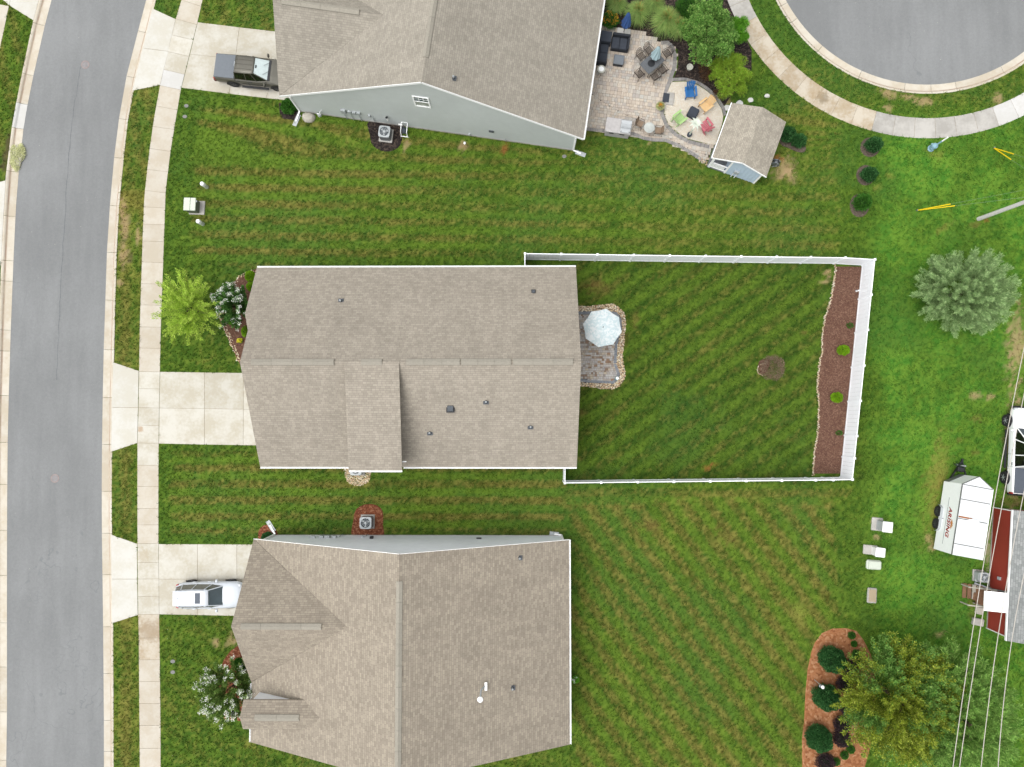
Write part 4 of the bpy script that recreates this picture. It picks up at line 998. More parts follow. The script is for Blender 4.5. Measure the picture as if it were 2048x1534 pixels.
# ------------------------------------------------------------ utility boxes on lawns
p = G(395, 416); r_ = empty('transformer_box', (p[0], p[1], 0), R(-2), 'pale green transformer box on a concrete pad in the front lawn', 'utility box')
b = MB(); b.bbox((0, 0, .06), (1.12, 1.0, .12), .02); b.build('pad', 'concrete_grey', r_, local=True)
b = MB(); b.box((-.16, .0, .52), (.74, .84, .80)); b.build('cabinet', 'green_dark', r_, local=True)
for x, w_ in ((-.34, .46), (.10, .38)):
    b = MB(); b.bbox((x, 0, .95), (w_, .92, .07), .02); b.build('lid', 'green_metal', r_, local=True)
b = MB(); b.box((.33, .22, .9), (.05, .12, .1)); b.build('hasp', 'pale_metal', r_, local=True)
for px, py, lb in ((410.5,372,'white topped green utility post north of the transformer box'),(402.5,446,'white topped green utility post south of the transformer box')):
    p = G(px + 3.5, py + 2.5); r_ = empty('utility_post', (p[0], p[1], 0), 0, lb, 'utility post', 'round utility posts by the transformer')
    b = MB(); b.lathe((0, 0, 0), [(.14, 0), (.14, .55)], 14); b.build('post_body', 'green_metal', r_, local=True, smooth=False)
    b = MB(); b.lathe((0, 0, .55), [(.15, 0), (.155, .25), (.13, .33), (.04, .36)], 14); b.build('post_cap', 'white_trim', r_, local=True)
for px, py, lb in ((373,212,'round grey meter lid nearest the driveway of the grey house'),(370,233.5,'grey meter lid just south of another, in the upper front lawn'),(346,1322.5,'grey meter lid, upper of two in the lawn left of the flowering tree'),(346,1344,'grey meter lid, lower of two in the lawn left of the flowering tree'),(1128.5,313,'small grey drain box lid below the grey wall corner')):
    p = G(px, py); b = MB(); b.prism([(p[0] + .17 * math.cos(a) * (1 if k % 2 else 1), p[1] + .13 * math.sin(a)) for k, a in enumerate(np.linspace(0, 2 * math.pi, 10, endpoint=False))], -.02, .045)
    tag(b.build('meter_lid', 'lid_grey'), lb, 'lid', 'meter lids set in the lawns'); NOGRASS.append(ell and [(p[0] + .2 * math.cos(a), p[1] + .17 * math.sin(a)) for a in np.linspace(0, 6.28, 8, endpoint=False)])
p = G(929.5, 287); b = MB(); b.lathe((p[0], p[1], 0), [(.09, 0), (.09, .14), (.05, .17)], 10); tag(b.build('cleanout_cap', 'white_trim'), 'small white cleanout cap in the grass below the grey wall', 'cap')
for px, py, lb in ((169,128,'reddish ringed manhole lid in the street near the pickup driveway'),(108,957,'reddish ringed manhole lid in the lower part of the street')):
    p = G(px, py); r_ = empty('manhole', (p[0], p[1], ROADZ), 0, lb, 'manhole', 'manhole lids in the street')
    b = MB(); b.lathe((0, 0, 0), [(.31, .0), (.31, .012), (.25, .013), (.25, .008)], 24); b.build('lid_frame', 'rust_ring', r_, local=True)
    b = MB(); b.lathe((0, 0, 0), [(.242, .004), (.235, .012), (.16, .014), (.15, .009), (.1, .014), (.01, .014)], 24); b.build('lid', 'iron_lid', r_, local=True)
# pedestals along the east side
def pedestal(cx, cy, rz, parts, label, name='utility_pedestal', group='utility boxes along the east lawn'):
    p = G(cx, cy); r_ = empty(name, (p[0], p[1], 0), rz, label, 'utility box', group)
    for (nm, c, s, m, bv) in parts:
        b = MB(); b.bbox(c, s, bv); b.build(nm, m, r_, local=True)
    return r_
pedestal(1757, 1049, R(-6), [('pad', (-.12,.02,.05), (.78,.92,.1), 'concrete_grey', .1), ('cabinet', (.12,-.02,.55), (.62,.66,.92), 'pale_metal', .02), ('lid', (.12,-.02,1.04), (.70,.74,.08), 'door_white', .03)], 'grey utility cabinet with white lid, northernmost of the row by the trailer')
pedestal(1746, 1100, R(-6), [('pad', (-.22,.0,.05), (1.0,.66,.1), 'concrete_grey', .04), ('cabinet', (.14,-.02,.42), (.60,.58,.66), 'door_white', .02), ('lid', (.14,-.02,.78), (.66,.64,.07), 'white_trim', .03)], 'cream white utility cabinet on a concrete pad, second in the row by the trailer')
pedestal(1746, 1129, R(-4), [('base', (0,0,.10), (1.02,.66,.2), 'green_metal', .16), ('lid', (.02,0,.26), (.86,.58,.12), 'green_metal', .14)], 'low pale green rounded utility vault beside the white cabinet')
pedestal(1743, 1190.5, R(-4), [('slab', (0,0,.07), (.66,1.06,.14), 'concrete_grey', .06), ('cover', (0,0,.15), (.5,.86,.02), 'concrete_stained', .05)], 'low concrete utility slab, southernmost of the row')

# ------------------------------------------------------------ vehicles (local X forward)
def ring_sec(x, half):
    """closed section from a half profile listed bottom to top"""
    L = [(x, y, z) for y, z in half]; return L + [(x, -y, z) for y, z in reversed(half)]
def wheel(root, x, y, r, w_, side, rimm='rim', cover=False):
    b = MB(); k = side
    b.lathe((x, y, r), [(r * .62, -w_ / 2), (r * .93, -w_ / 2), (r, -w_ * .3), (r, w_ * .3), (r * .93, w_ / 2), (r * .62, w_ / 2)], 22, 'Y'); t = b.build('wheel', 'tyre', root, local=True)
    b = MB(); s = k * w_ / 2
    b.lathe((x, y + s * .72, r), [(r * .62, -.01), (r * .62, .01)], 22, 'Y'); rm = b.build('rim', 'tyre' if cover else 'canvas_dark', t, local=True)
    b = MB(); b.lathe((x, y + s * .80, r), [(r * .63, -.015), (r * .63, .02), (r * .55, .02), (r * .55, -.015)], 22, 'Y'); b.lathe((x, y + s * .82, r), [(r * .16, -.02), (r * .16, .025)], 12, 'Y')
    for q in range(6):
        a = 2 * math.pi * q / 6 + .3; b.bar((x + r * .1 * math.cos(a), y + s * .84, r + r * .1 * math.sin(a)), (x + r * .58 * math.cos(a), y + s * .84, r + r * .58 * math.sin(a)), .05, .03)
    b.build('spokes', rimm, t, local=True, kind='stuff')
def arch(root, x, y, r, side):
    b = MB(); n = 14; vs = []
    for k in range(n + 1):
        a = math.pi * (-.08 + 1.16 * k / n)
        for rr, yy in ((r * 1.0, y + side * .012), (r * 1.13, y + side * .035)): vs.append((x + rr * math.cos(a), yy, r * .92 + rr * math.sin(a)))
    b.add(vs, [(2 * k, 2 * k + 1, 2 * k + 3, 2 * k + 2) for k in range(n)]); b.build('wheel_arch', 'black_plastic', root, local=True)
    b = MB(); b.add([(x + r * 1.02 * math.cos(math.pi * k / 12), y + side * .008, r * .92 + r * 1.02 * math.sin(math.pi * k / 12)) for k in range(13)], [tuple(range(13))]); b.build('wheel_well', 'black_plastic', root, local=True)
def greenhouse(root, base, top, zb, zt, glassm, paint, names, crown=.05, roof_ex=0.0):
    """base/top: matching outlines (x,y) counter-clockwise; names gives each side face's part name"""
    n = len(base)
    for i in range(n):
        j = (i + 1) % n; b = MB()
        B0, B1, T0, T1 = Vector((*base[i], zb)), Vector((*base[j], zb)), Vector((*top[i], zt)), Vector((*top[j], zt))
        c = (B0 + B1 + T0 + T1) / 4
        b.add([B0, B1, T1, T0], [(0, 1, 2, 3)]); nm, gm = names[i]; b.build(nm, gm, root, local=True)
    for i in range(n):
        b = MB(); b.tube([(*base[i], zb - .01), (*top[i], zt + .005)], .035, 6); b.build('pillar', paint, root, local=True)
    b = MB(); cx = sum(p[0] for p in top) / n; up = []
    rings = [[(x * (1 + .02) - cx * .02, y * 1.03, zt - .02) for x, y in top], [(x, y, zt + .03) for x, y in top], [(cx + (x - cx) * .75, y * .75, zt + .03 + crown * .8) for x, y in top], [(cx + (x - cx) * .3, y * .3, zt + .03 + crown) for x, y in top]]
    b.loft(rings); b.build('roof', paint, root, local=True, smooth=True)

def suv(loc, rz):
    r_ = empty('parked_car', loc, rz, 'silver white car with sunroof and roof rails on the lower driveway', 'car')
    S = []
    for x, w_, zb, zs, zt, wt in ((-2.30,.66,.42,.74,.84,.58),(-2.22,.80,.34,.80,.95,.70),(-1.9,.90,.28,.84,1.00,.78),(-1.0,.93,.24,.86,1.00,.84),(0.2,.93,.24,.86,.99,.84),(1.0,.92,.24,.84,.97,.80),(1.5,.92,.26,.80,.93,.76),(2.0,.88,.30,.74,.85,.68),(2.22,.78,.34,.66,.76,.58),(2.33,.60,.40,.60,.68,.46)):
        S.append(ring_sec(x, [(w_ * .86, zb), (w_ * .97, (zb + zs) * .45), (w_, (zb + zs) * .58), (w_ * .985, zs), (wt, zt), (wt * .5, zt + .035)]))
    b = MB(); b.loft(S); b.build('body', 'paint_silver', r_, local=True, smooth=True, fix=True)
    base = [(1.05, .66), (.30, .80), (-.75, .83), (-1.75, .80), (-2.20, .64), (-2.20, -.64), (-1.75, -.80), (-.75, -.83), (.30, -.80), (1.05, -.66)]
    top = [(.28, .52), (.02, .58), (-.85, .60), (-1.60, .57), (-1.98, .50), (-1.98, -.50), (-1.60, -.57), (-.85, -.60), (.02, -.58), (.28, -.52)]
    g, d = 'car_glass', 'car_glass_side'
    nm = [('side_window', d), ('side_window', d), ('side_window', d), ('quarter_window', d), ('rear_window', d), ('quarter_window', d), ('side_window', d), ('side_window', d), ('side_window', d), ('windshield', g)]
    greenhouse(r_, base, top, .985, 1.60, None, 'paint_silver', nm)
    b = MB(); b.bbox((-.42, 0, 1.675), (.36, .72, .03), .06); b.build('sunroof', 'tonneau_dark', r_, local=True)
    for s in (-1, 1):
        b = MB(); b.tube([(-1.75, s * .54, 1.62), (-1.6, s * .57, 1.70), (-.2, s * .58, 1.70), (0, s * .55, 1.63)], .022, 6); b.build('roof_rail', 'grey_metal', r_, local=True)
        b = MB(); b.bbox((.62, s * 1.02, 1.02), (.14, .22, .15), .04); b.build('mirror', 'paint_silver', r_, local=True)
        b = MB(); b.bbox((2.08, s * .66, .76), (.34, .22, .10), .04, -s * .5); b.build('headlight', 'lamp_clear', r_, local=True)
        b = MB(); b.bbox((-2.16, s * .74, .86), (.18, .16, .16), .03, s * .4); b.build('tail_light', 'lamp_red', r_, local=True)
        for x in (-1.02, 0.05): b = MB(); b.box((x, s * .945, .86), (.20, .035, .03)); b.build('door_handle', 'paint_silver', r_, local=True)
        for x in (-.75, .42): b = MB(); b.box((x, s * .932, .62), (.012, .014, .62)); b.build('door_gap', 'seam', r_, local=True)
        for x in (-1.42, 1.38): arch(r_, x, s * .915, .36, s); wheel(r_, x, s * .83, .355, .23, s)
    b = MB(); b.bbox((-1.78, 0, 1.67), (.14, .05, .07), .02); b.build('antenna', 'paint_silver', r_, local=True)
    b = MB(); b.bbox((-2.06, 0, 1.60), (.2, 1.02, .04), .02); b.build('spoiler', 'paint_silver', r_, local=True)
    for s in (-.25, .25): b = MB(); b.tube([(1.02, s, 1.0), (.86, s + .5, 1.10)], .012, 4); b.build('wiper', 'black_plastic', r_, local=True)
    b = MB(); b.bbox((.02, .36, 1.05), (.5, .5, .3), .1); b.build('seat', 'seat_fabric', r_, local=True); b = MB(); b.bbox((.02, -.36, 1.05), (.5, .5, .3), .1); b.build('seat', 'seat_fabric', r_, local=True)
p = G(416, 1191.5, .95); suv((p[0], p[1], 0), R(1.2))

def pickup(loc, rz, label, paint, cover, L=5.35, W=1.90, Ht=1.80, wb=3.22, wr=.40, bed=1.55, shade=False, flare=False, boards=True, name='pickup_truck'):
    r_ = empty(name, loc, rz, label, 'pickup')
    h = W / 2; xr = -L / 2; xf = L / 2; fb = .92; ax = xf - fb; rx = ax - wb; zb = .42
    S = []
    for x, w_, zs, zt, wt in ((xr, h * .92, 1.02, 1.08, h * .88), (xr + .12, h * .98, 1.08, 1.16, h * .90), (rx, h, 1.10, 1.18, h * .91), (xr + bed, h, 1.10, 1.18, h * .91), (xr + bed + .05, h * .985, 1.06, 1.12, h * .90), (.9, h * .985, 1.06, 1.12, h * .90), (ax - .2, h, 1.02, 1.12, h * .88), (ax + .4, h, .98, 1.06, h * .84), (xf - .15, h * .93, .88, .98, h * .74), (xf, h * .80, .78, .84, h * .62)):
        S.append(ring_sec(x, [(w_ * .86, zb), (w_ * .98, zb + .12), (w_, (zb + zs) * .52), (w_ * .985, zs), (wt, zt), (wt * .5, zt + .02)]))
    b = MB(); b.loft(S); b.build('body', paint, r_, local=True, smooth=False, fix=True)
    c0, c1 = xr + bed + .03, ax - .55
    base = [(c1 + .05, h * .80), (c1 - .75, h * .90), (c0 + .82, h * .90), (c0, h * .88), (c0, -h * .88), (c0 + .82, -h * .90), (c1 - .75, -h * .90), (c1 + .05, -h * .80)]
    top = [(c1 - .78, h * .62), (c1 - 1.0, h * .66), (c0 + .85, h * .68), (c0 + .12, h * .66), (c0 + .12, -h * .66), (c0 + .85, -h * .68), (c1 - 1.0, -h * .66), (c1 - .78, -h * .62)]
    d = 'car_glass_dark'
    nm = [('side_window', d), ('side_window', d), ('side_window', d), ('rear_window', d), ('side_window', d), ('side_window', d), ('side_window', d), ('windshield', 'sunshade' if shade else 'car_glass')]
    greenhouse(r_, base, top, 1.13, Ht - .08, None, paint, nm, crown=.03)
    if shade:
        b = MB(); B0 = Vector((c1 + .06, 0, 1.16)); b.bar((c1 + .1, -h * .80, 1.14), (c1 + .1, h * .80, 1.14), .16, .05); b.build('cowl', 'black_plastic', r_, local=True)
        b = MB(); b.bbox((c1 - .72, -.03, Ht - .17), (.14, .26, .10), .03); b.build('rear_view_mirror', 'black_plastic', r_, local=True)
        for y0, y1 in ((.55, .2), (-.1, -.45)): b = MB(); b.tube([(c1 + .04, y0, 1.18), (c1 - .24, y1, 1.42)], .012, 4); b.build('wiper', 'black_plastic', r_, local=True)
    for k in range(3):
        b = MB(); b.box(((c0 + c1 - .9) / 2 + .05, (k - 1) * .34, Ht - .005), (1.2, .03, .03)); b.build('roof_rib', paint, r_, local=True)
    b = MB(); b.bbox((c0 + .10, 0, Ht - .06), (.06, .34, .05), .02); b.build('brake_light', 'lamp_clear', r_, local=True)
    b = MB(); b.bbox((xr + bed / 2 + .02, 0, 1.205), (bed - .06, W * .90, .07), .05); b.build('bed_cover', cover, r_, local=True)
    b = MB(); b.bbox((xr - .06, 0, .62), (.20, W * .94, .20), .04); b.build('rear_bumper', 'dark_metal', r_, local=True)
    b = MB(); b.bbox((xf + .03, 0, .62), (.20, W * .90, .26), .05); b.build('front_bumper', 'dark_metal', r_, local=True)
    for s in (-1, 1):
        b = MB(); b.bbox((c1 - .12, s * (h + .14), 1.16), (.13, .24, .20), .04); b.build('mirror', paint, r_, local=True)
        b = MB(); b.bbox((xr + .03, s * h * .93, .92), (.12, .10, .34), .02); b.build('tail_light', 'lamp_red', r_, local=True)
        b = MB(); b.bbox((xf - .12, s * h * .78, .86), (.22, .26, .14), .03); b.build('headlight', 'lamp_clear', r_, local=True)
        if boards: b = MB(); b.bar((rx + wr + .25, s * (h + .07), .40), (ax - wr - .2, s * (h + .07), .40), .15, .05); b.build('running_board', 'black_plastic', r_, local=True)
        for x in (c0 + .10, c0 + 1.0): b = MB(); b.box((x + .1, s * (h * .99), 1.0), (.22, .04, .04)); b.build('door_handle', 'dark_metal', r_, local=True)
        for x in (c0 + .02, c0 + .88, c1 - .1): b = MB(); b.box((x, s * h * .985, .76), (.014, .03, .62)); b.build('door_gap', 'seam', r_, local=True)
        for x in (rx, ax): arch(r_, x, s * h * .985, wr * 1.05, s); wheel(r_, x, s * (h - .10 + (.15 if flare else 0)), wr, .27, s, 'pale_metal' if flare else 'rim')
    return r_
p = G(468, 134.5, 1.12); a = R(-6.2)
pickup((p[0] + 1.27 * math.cos(a), p[1] + 1.27 * math.sin(a), 0), a, 'bronze grey pickup with flat grey bed cover on the upper driveway', 'paint_bronze', 'tonneau', shade=True)
p0 = Vector(G(2014.4, 841, .42)); p1 = Vector(G(2009.8, 955, .42)); d = (p0 - p1).normalized(); a = math.atan2(d.y, d.x)
Wj, wbj = 2.02, (p0 - p1).length
rgt = Vector((d.y, -d.x)); c = (p0 + p1) / 2 + rgt * (Wj / 2 + .05) + d * 0.0
Lj = 5.95; xfwd = Lj / 2 - .92 - wbj / 2
pickup((c.x - d.x * xfwd, c.y - d.y * xfwd, 0), a, 'white pickup with dark bed cover at the right edge beside the trailer', 'paint_white', 'tonneau_dark', L=Lj, W=Wj, Ht=1.9, wb=wbj, wr=.43, bed=1.80, flare=True)

# ------------------------------------------------------------ cargo trailer
def trailer():
    zt, zb = 2.62, .45
    NW, AP, NE, SE, SW = (Vector(G(*q, zt)) for q in ((1924.4,967.8),(1958.5,953.6),(1987.5,979),(1965,1119),(1904.3,1110)))
    ax = ((NW - SW) + (NE - SE)).normalized(); rt = Vector((ax.y, -ax.x)); o = (SW + SE) / 2
    hw = abs((SE - SW).dot(rt)) / 2; Ln = (((NW + NE) / 2) - o).dot(ax); nose = (AP - o).dot(ax)
    r_ = empty('cargo_trailer', (o.x, o.y, 0), math.atan2(ax.y, ax.x), 'white enclosed cargo trailer with pointed nose and red lettering on its side', 'trailer')
    plan = [(0, -hw), (Ln, -hw), (nose, 0), (Ln, hw), (0, hw)]
    b = MB(); b.prism(plan, zb, zt - .04, True); b.build('body', 'paint_white', r_, local=True)
    b = MB(); b.prism([(x * 1.003 - .01, y * 1.015) for x, y in plan], zt - .04, zt); b.build('roof', 'roof_skin', r_, local=True)
    for s in (-1, 1):
        b = MB(); b.bar((0, s * (hw + .012), zt - .03), (Ln, s * (hw + .012), zt - .03), .04, .09); b.build('roof_trim', 'seam' if s > 0 else 'paint_white', r_, local=True)
        b = MB(); b.bar((Ln, s * (hw + .012), zt - .03), (nose, s * .01, zt - .03), .04, .09); b.build('roof_trim', 'seam', r_, local=True)
    b = MB()
    b.loft([[(Ln + .02, hw + .012, zb), (nose + .012, .02, zb), (nose + .012, .02, 1.05), (Ln + .02, hw + .012, 1.05)], [(Ln + .01, hw + .002, zb), (nose, .0, zb), (nose, .0, 1.05), (Ln + .01, hw + .002, 1.05)]]); b.build('stone_guard', 'grey_metal', r_, local=True, fix=True)
    for x in (.75, 2.45, 3.75, Ln - .02):
        b = MB(); b.box((x, 0, zt + .006), (.055, hw * 1.94, .012)); b.build('roof_seam', 'seam', r_, local=True)
    b = MB(); b.bbox((2.15, .0, zt + .13), (.80, .72, .24), .10); b.build('roof_vent', 'paint_white', r_, local=True)
    b = MB(); b.box((2.57, .52, zt + .008), (.10, .9, .012)); b.build('rust_stain', 'rust', r_, local=True)
    for x in (1.75, 2.62):
        wheel(r_, x, hw + .02, .36, .22, 1); wheel(r_, x, -hw - .02, .36, .22, -1)
    for s in (-1, 1):
        b = MB(); n = 10; sec = [];
        for k in range(n + 1):
            a = math.pi * k / n; sec.append([(2.18 - .92 * math.cos(a), s * (hw + q), .42 + .46 * min(1, math.sin(a) * 1.6) + dz) for q, dz in ((0, .0), (.17, .0), (.17, -.02), (0, -.02))])
        b.loft(sec); b.build('fender', 'pale_metal', r_, local=True, fix=True)
    # lettering on the side wall: slanted red capitals with a small sunburst above
    cu = bpy.data.curves.new('letters', 'FONT'); cu.body = 'ARISING'; cu.size = .52; cu.offset = .004; cu.extrude = .006; cu.shear = 0.25; cu.align_x = 'CENTER'; cu.space_character = 1.05
    tmp = bpy.data.objects.new('letters_tmp', cu); COL.objects.link(tmp); dg = bpy.context.evaluated_depsgraph_get(); dg.update()
    me = bpy.data.meshes.new_from_object(tmp.evaluated_get(dg)); bpy.data.objects.remove(tmp)
    me.materials.clear(); me.materials.append(MATS['red_ink'])
    lo = bpy.data.objects.new('lettering', me); COL.objects.link(lo); lo.parent = r_
    lo.location = (2.05, hw + .008, 1.55); lo.rotation_euler = (R(90), 0, R(180))
    me2 = me.copy(); me2.materials.clear(); me2.materials.append(MATS['tonneau_dark'])
    l2 = bpy.data.objects.new('lettering_shadow', me2); COL.objects.link(l2); l2.parent = r_; l2.location = (2.075, hw + .003, 1.52); l2.rotation_euler = lo.rotation_euler
    b = MB(); c = Vector((1.95, hw + .004, 1.94)); vs = [c]
    for k in range(19): a = math.pi * k / 18; rr = .30 if k % 2 == 0 else .18; vs.append(c + Vector((rr * 1.3 * math.cos(a), 0, rr * math.sin(a))))
    b.add(vs, [(0, k + 1, k + 2) for k in range(18)]); b.build('sunburst', 'orange_ink', r_, local=True)
    b = MB(); b.box((2.1, hw + .004, 1.36), (3.2, .006, .03)); b.build('pinstripe', 'tonneau_dark', r_, local=True)
    b = MB(); b.box((2.2, hw + .006, .98), (.04, .012, .14)); b.build('side_marker', 'tonneau_dark', r_, local=True)
    # tongue with jack and gear box
    for s in (-1, 1): b = MB(); b.bar((Ln - .2, s * hw * .8, .42), (nose + .95, 0, .46), .08, .12); b.build('tongue_rail', 'dark_metal', r_, local=True)
    b = MB(); b.tube([(nose + .62, 0, .05), (nose + .62, 0, .95)], .05, 8); b.tube([(nose + .62, 0, .95), (nose + .62, .25, .98)], .025, 6); b.build('jack', 'pale_metal', r_, local=True)
    b = MB(); b.bbox((nose + .34, .12, .62), (.34, .46, .30), .05); b.build('battery_box', 'black_plastic', r_, local=True)
    b = MB(); b.bbox((nose + .98, 0, .50), (.26, .12, .14), .03); b.build('coupler', 'dark_metal', r_, local=True)
    for q in range(4): b = MB(); b.tube([(nose + .5 + .1 * q, .1, .5), (nose + .6 + .08 * q, .35 - .1 * q, .3), (nose + .75, .3 - .2 * q, .05)], .025, 5); b.build('safety_chain', 'grey_metal' if q % 2 else 'black_plastic', r_, local=True)
trailer()

# ------------------------------------------------------------ red outbuilding at the right edge
def barn():
    a = Vector(G(1985.4, 1015)); c = Vector(G(1972.7, 1254.8)); ax = (a - c).normalized(); rt = Vector((ax.y, -ax.x)); L = (a - c).length
    r_ = empty('red_outbuilding', (c.x, c.y, 0), math.atan2(rt.y, rt.x), 'red sided outbuilding with grey roof at the right edge', 'outbuilding')
    NOGRASS.append([tuple(c), tuple(a), tuple(a + rt * 7), tuple(c + rt * 7)])
    # local x east, y north
    ze, zr, Wd = 2.25, 3.9, 6.6
    b = MB()
    prof = [(0, .12), (Wd, .12), (Wd, ze), (Wd / 2, zr - .15), (0, ze)]
    b.loft([[(x, 0, z) for x, z in prof], [(x, L, z) for x, z in prof]]); b.build('wall', 'siding_red', r_, local=True, fix=True)
    b = MB(); b.box((Wd / 2, L / 2, .06), (Wd + .02, L + .02, .12)); b.build('foundation', 'concrete_grey', r_, local=True)
    sl = (zr - ze) / (Wd / 2); ov = .10
    b = MB()
    b.slab([(-ov, -.25, ze - sl * ov + .06), (-ov, L + .1, ze - sl * ov + .06), (Wd / 2, L + .1, zr + .06), (Wd / 2, -.25, zr + .06)], .12); b.slab([(Wd + ov, -.25, ze - sl * ov + .06), (Wd + ov, L + .1, ze - sl * ov + .06), (Wd / 2, L + .1, zr + .06), (Wd / 2, -.25, zr + .06)], .12)
    b.build('roof', 'shingle_grey', r_, local=True, fix=True)
    b = MB(); b.bar((-ov - .03, -.25, ze - .04), (-ov - .03, L + .1, ze - .04), .05, .15); b.build('fascia', 'white_trim', r_, local=True)
    for y in (-.02, L + .02): b = MB(); b.box((-.01, y, ze / 2), (.10, .06, ze - .1)); b.build('corner_trim', 'white_trim', r_, local=True)
    # awning over the side door, landing steps, drainpipe
    def loc(px, py, z):
        d = Vector(G(px, py, z)) - c; return d.dot(rt), d.dot(ax)
    ay0 = loc(1990, 1224, 2.2)[1]; ay1 = loc(1990, 1184, 2.2)[1]; x0 = loc(1969, 1203, 2.15)[0]
    b = MB(); b.slab([(x0, ay0, 2.10), (x0, ay1, 2.10), (-.02, ay1, 2.22), (-.02, ay0, 2.22)], .05); aw = b.build('awning', 'white_trim', r_, local=True, fix=True)
    b = MB(); b.box((-.03, (ay0 + ay1) / 2, 1.05), (.05, .95, 2.0)); b.build('door', 'door_white', r_, local=True)
    sx = loc(1950, 1200, .3)[0]
    b = MB(); b.box((-.55, (ay0 + ay1) / 2, .34), (1.0, ay1 - ay0, .08)); b.build('landing', 'wood_brown', r_, local=True)
    for k in range(3):
        b = MB(); b.box((-1.15 - .28 * k, (ay0 + ay1) / 2 + .2, .26 - .09 * k), (.26, 1.0, .05)); b.build('step', 'wood_brown' if k else 'pale_wood', r_, local=True)
    for y in (ay0 + .05, ay1 - .05):
        for x in (-1.0, -1.9): b = MB(); b.box((x, y, .5 if x < -1.5 else .6), (.08, .08, 1.0 if x < -1.5 else 1.2)); b.build('rail_post', 'pale_wood', r_, local=True)
        b = MB(); b.bar((-.05, y, 1.2), (-2.0, y, .98), .08, .05); b.build('hand_rail', 'pale_wood', r_, local=True)
    q0 = loc(1951, 1167, .3); q1 = loc(2006, 1184, 2.1)
    b = MB(); b.bar((q0[0], q0[1], .16), (-.14, q0[1] - .25, .5), .12, .10); b.bar((-.10, q1[1], 2.05), (-.14, q0[1] - .25, .5), .12, .10); b.build('drainpipe', 'grey_metal', r_, local=True)
    wq = loc(1987, 1155, 1.0); b = MB(); b.box((-.06, wq[1], 1.15), (.12, .2, .24)); b.build('disconnect_box', 'pale_metal', r_, local=True)
    # things beside it
    cc = G(1969, 1155, .75); u = condenser((cc[0], cc[1], 0), math.atan2(rt.y, rt.x), 'small air conditioner by the red wall near the white awning', .66, .72, 'pale_metal', 'pale_metal')
    cc = G(1953.5, 1153); b = MB(); b.bbox((cc[0], cc[1], .16), (.55, .66, .32), .04, math.atan2(rt.y, rt.x)); tag(b.build('concrete_block', 'pale_metal'), 'pale grey block on the grass beside the small air conditioner', 'block')
    for px, py, s, m, lb in ((1951,1192,(.7,.55,.35),'wood_brown','brown planter crate on the grass at the foot of the awning steps'),(1956,1220,(.45,.5,.3),'pale_wood','pale box below the white awning'),(1954,1243,(.78,.5,.22),'concrete_grey','weathered stone slab at the south end of the red wall')):
        cc = G(px, py); b = MB(); b.bbox((cc[0], cc[1], s[2] / 2), s, .05, math.atan2(rt.y, rt.x) - .1)
        if m == 'wood_brown': b.k = 0
        tag(b.build('yard_box', m), lb, 'box')
barn()

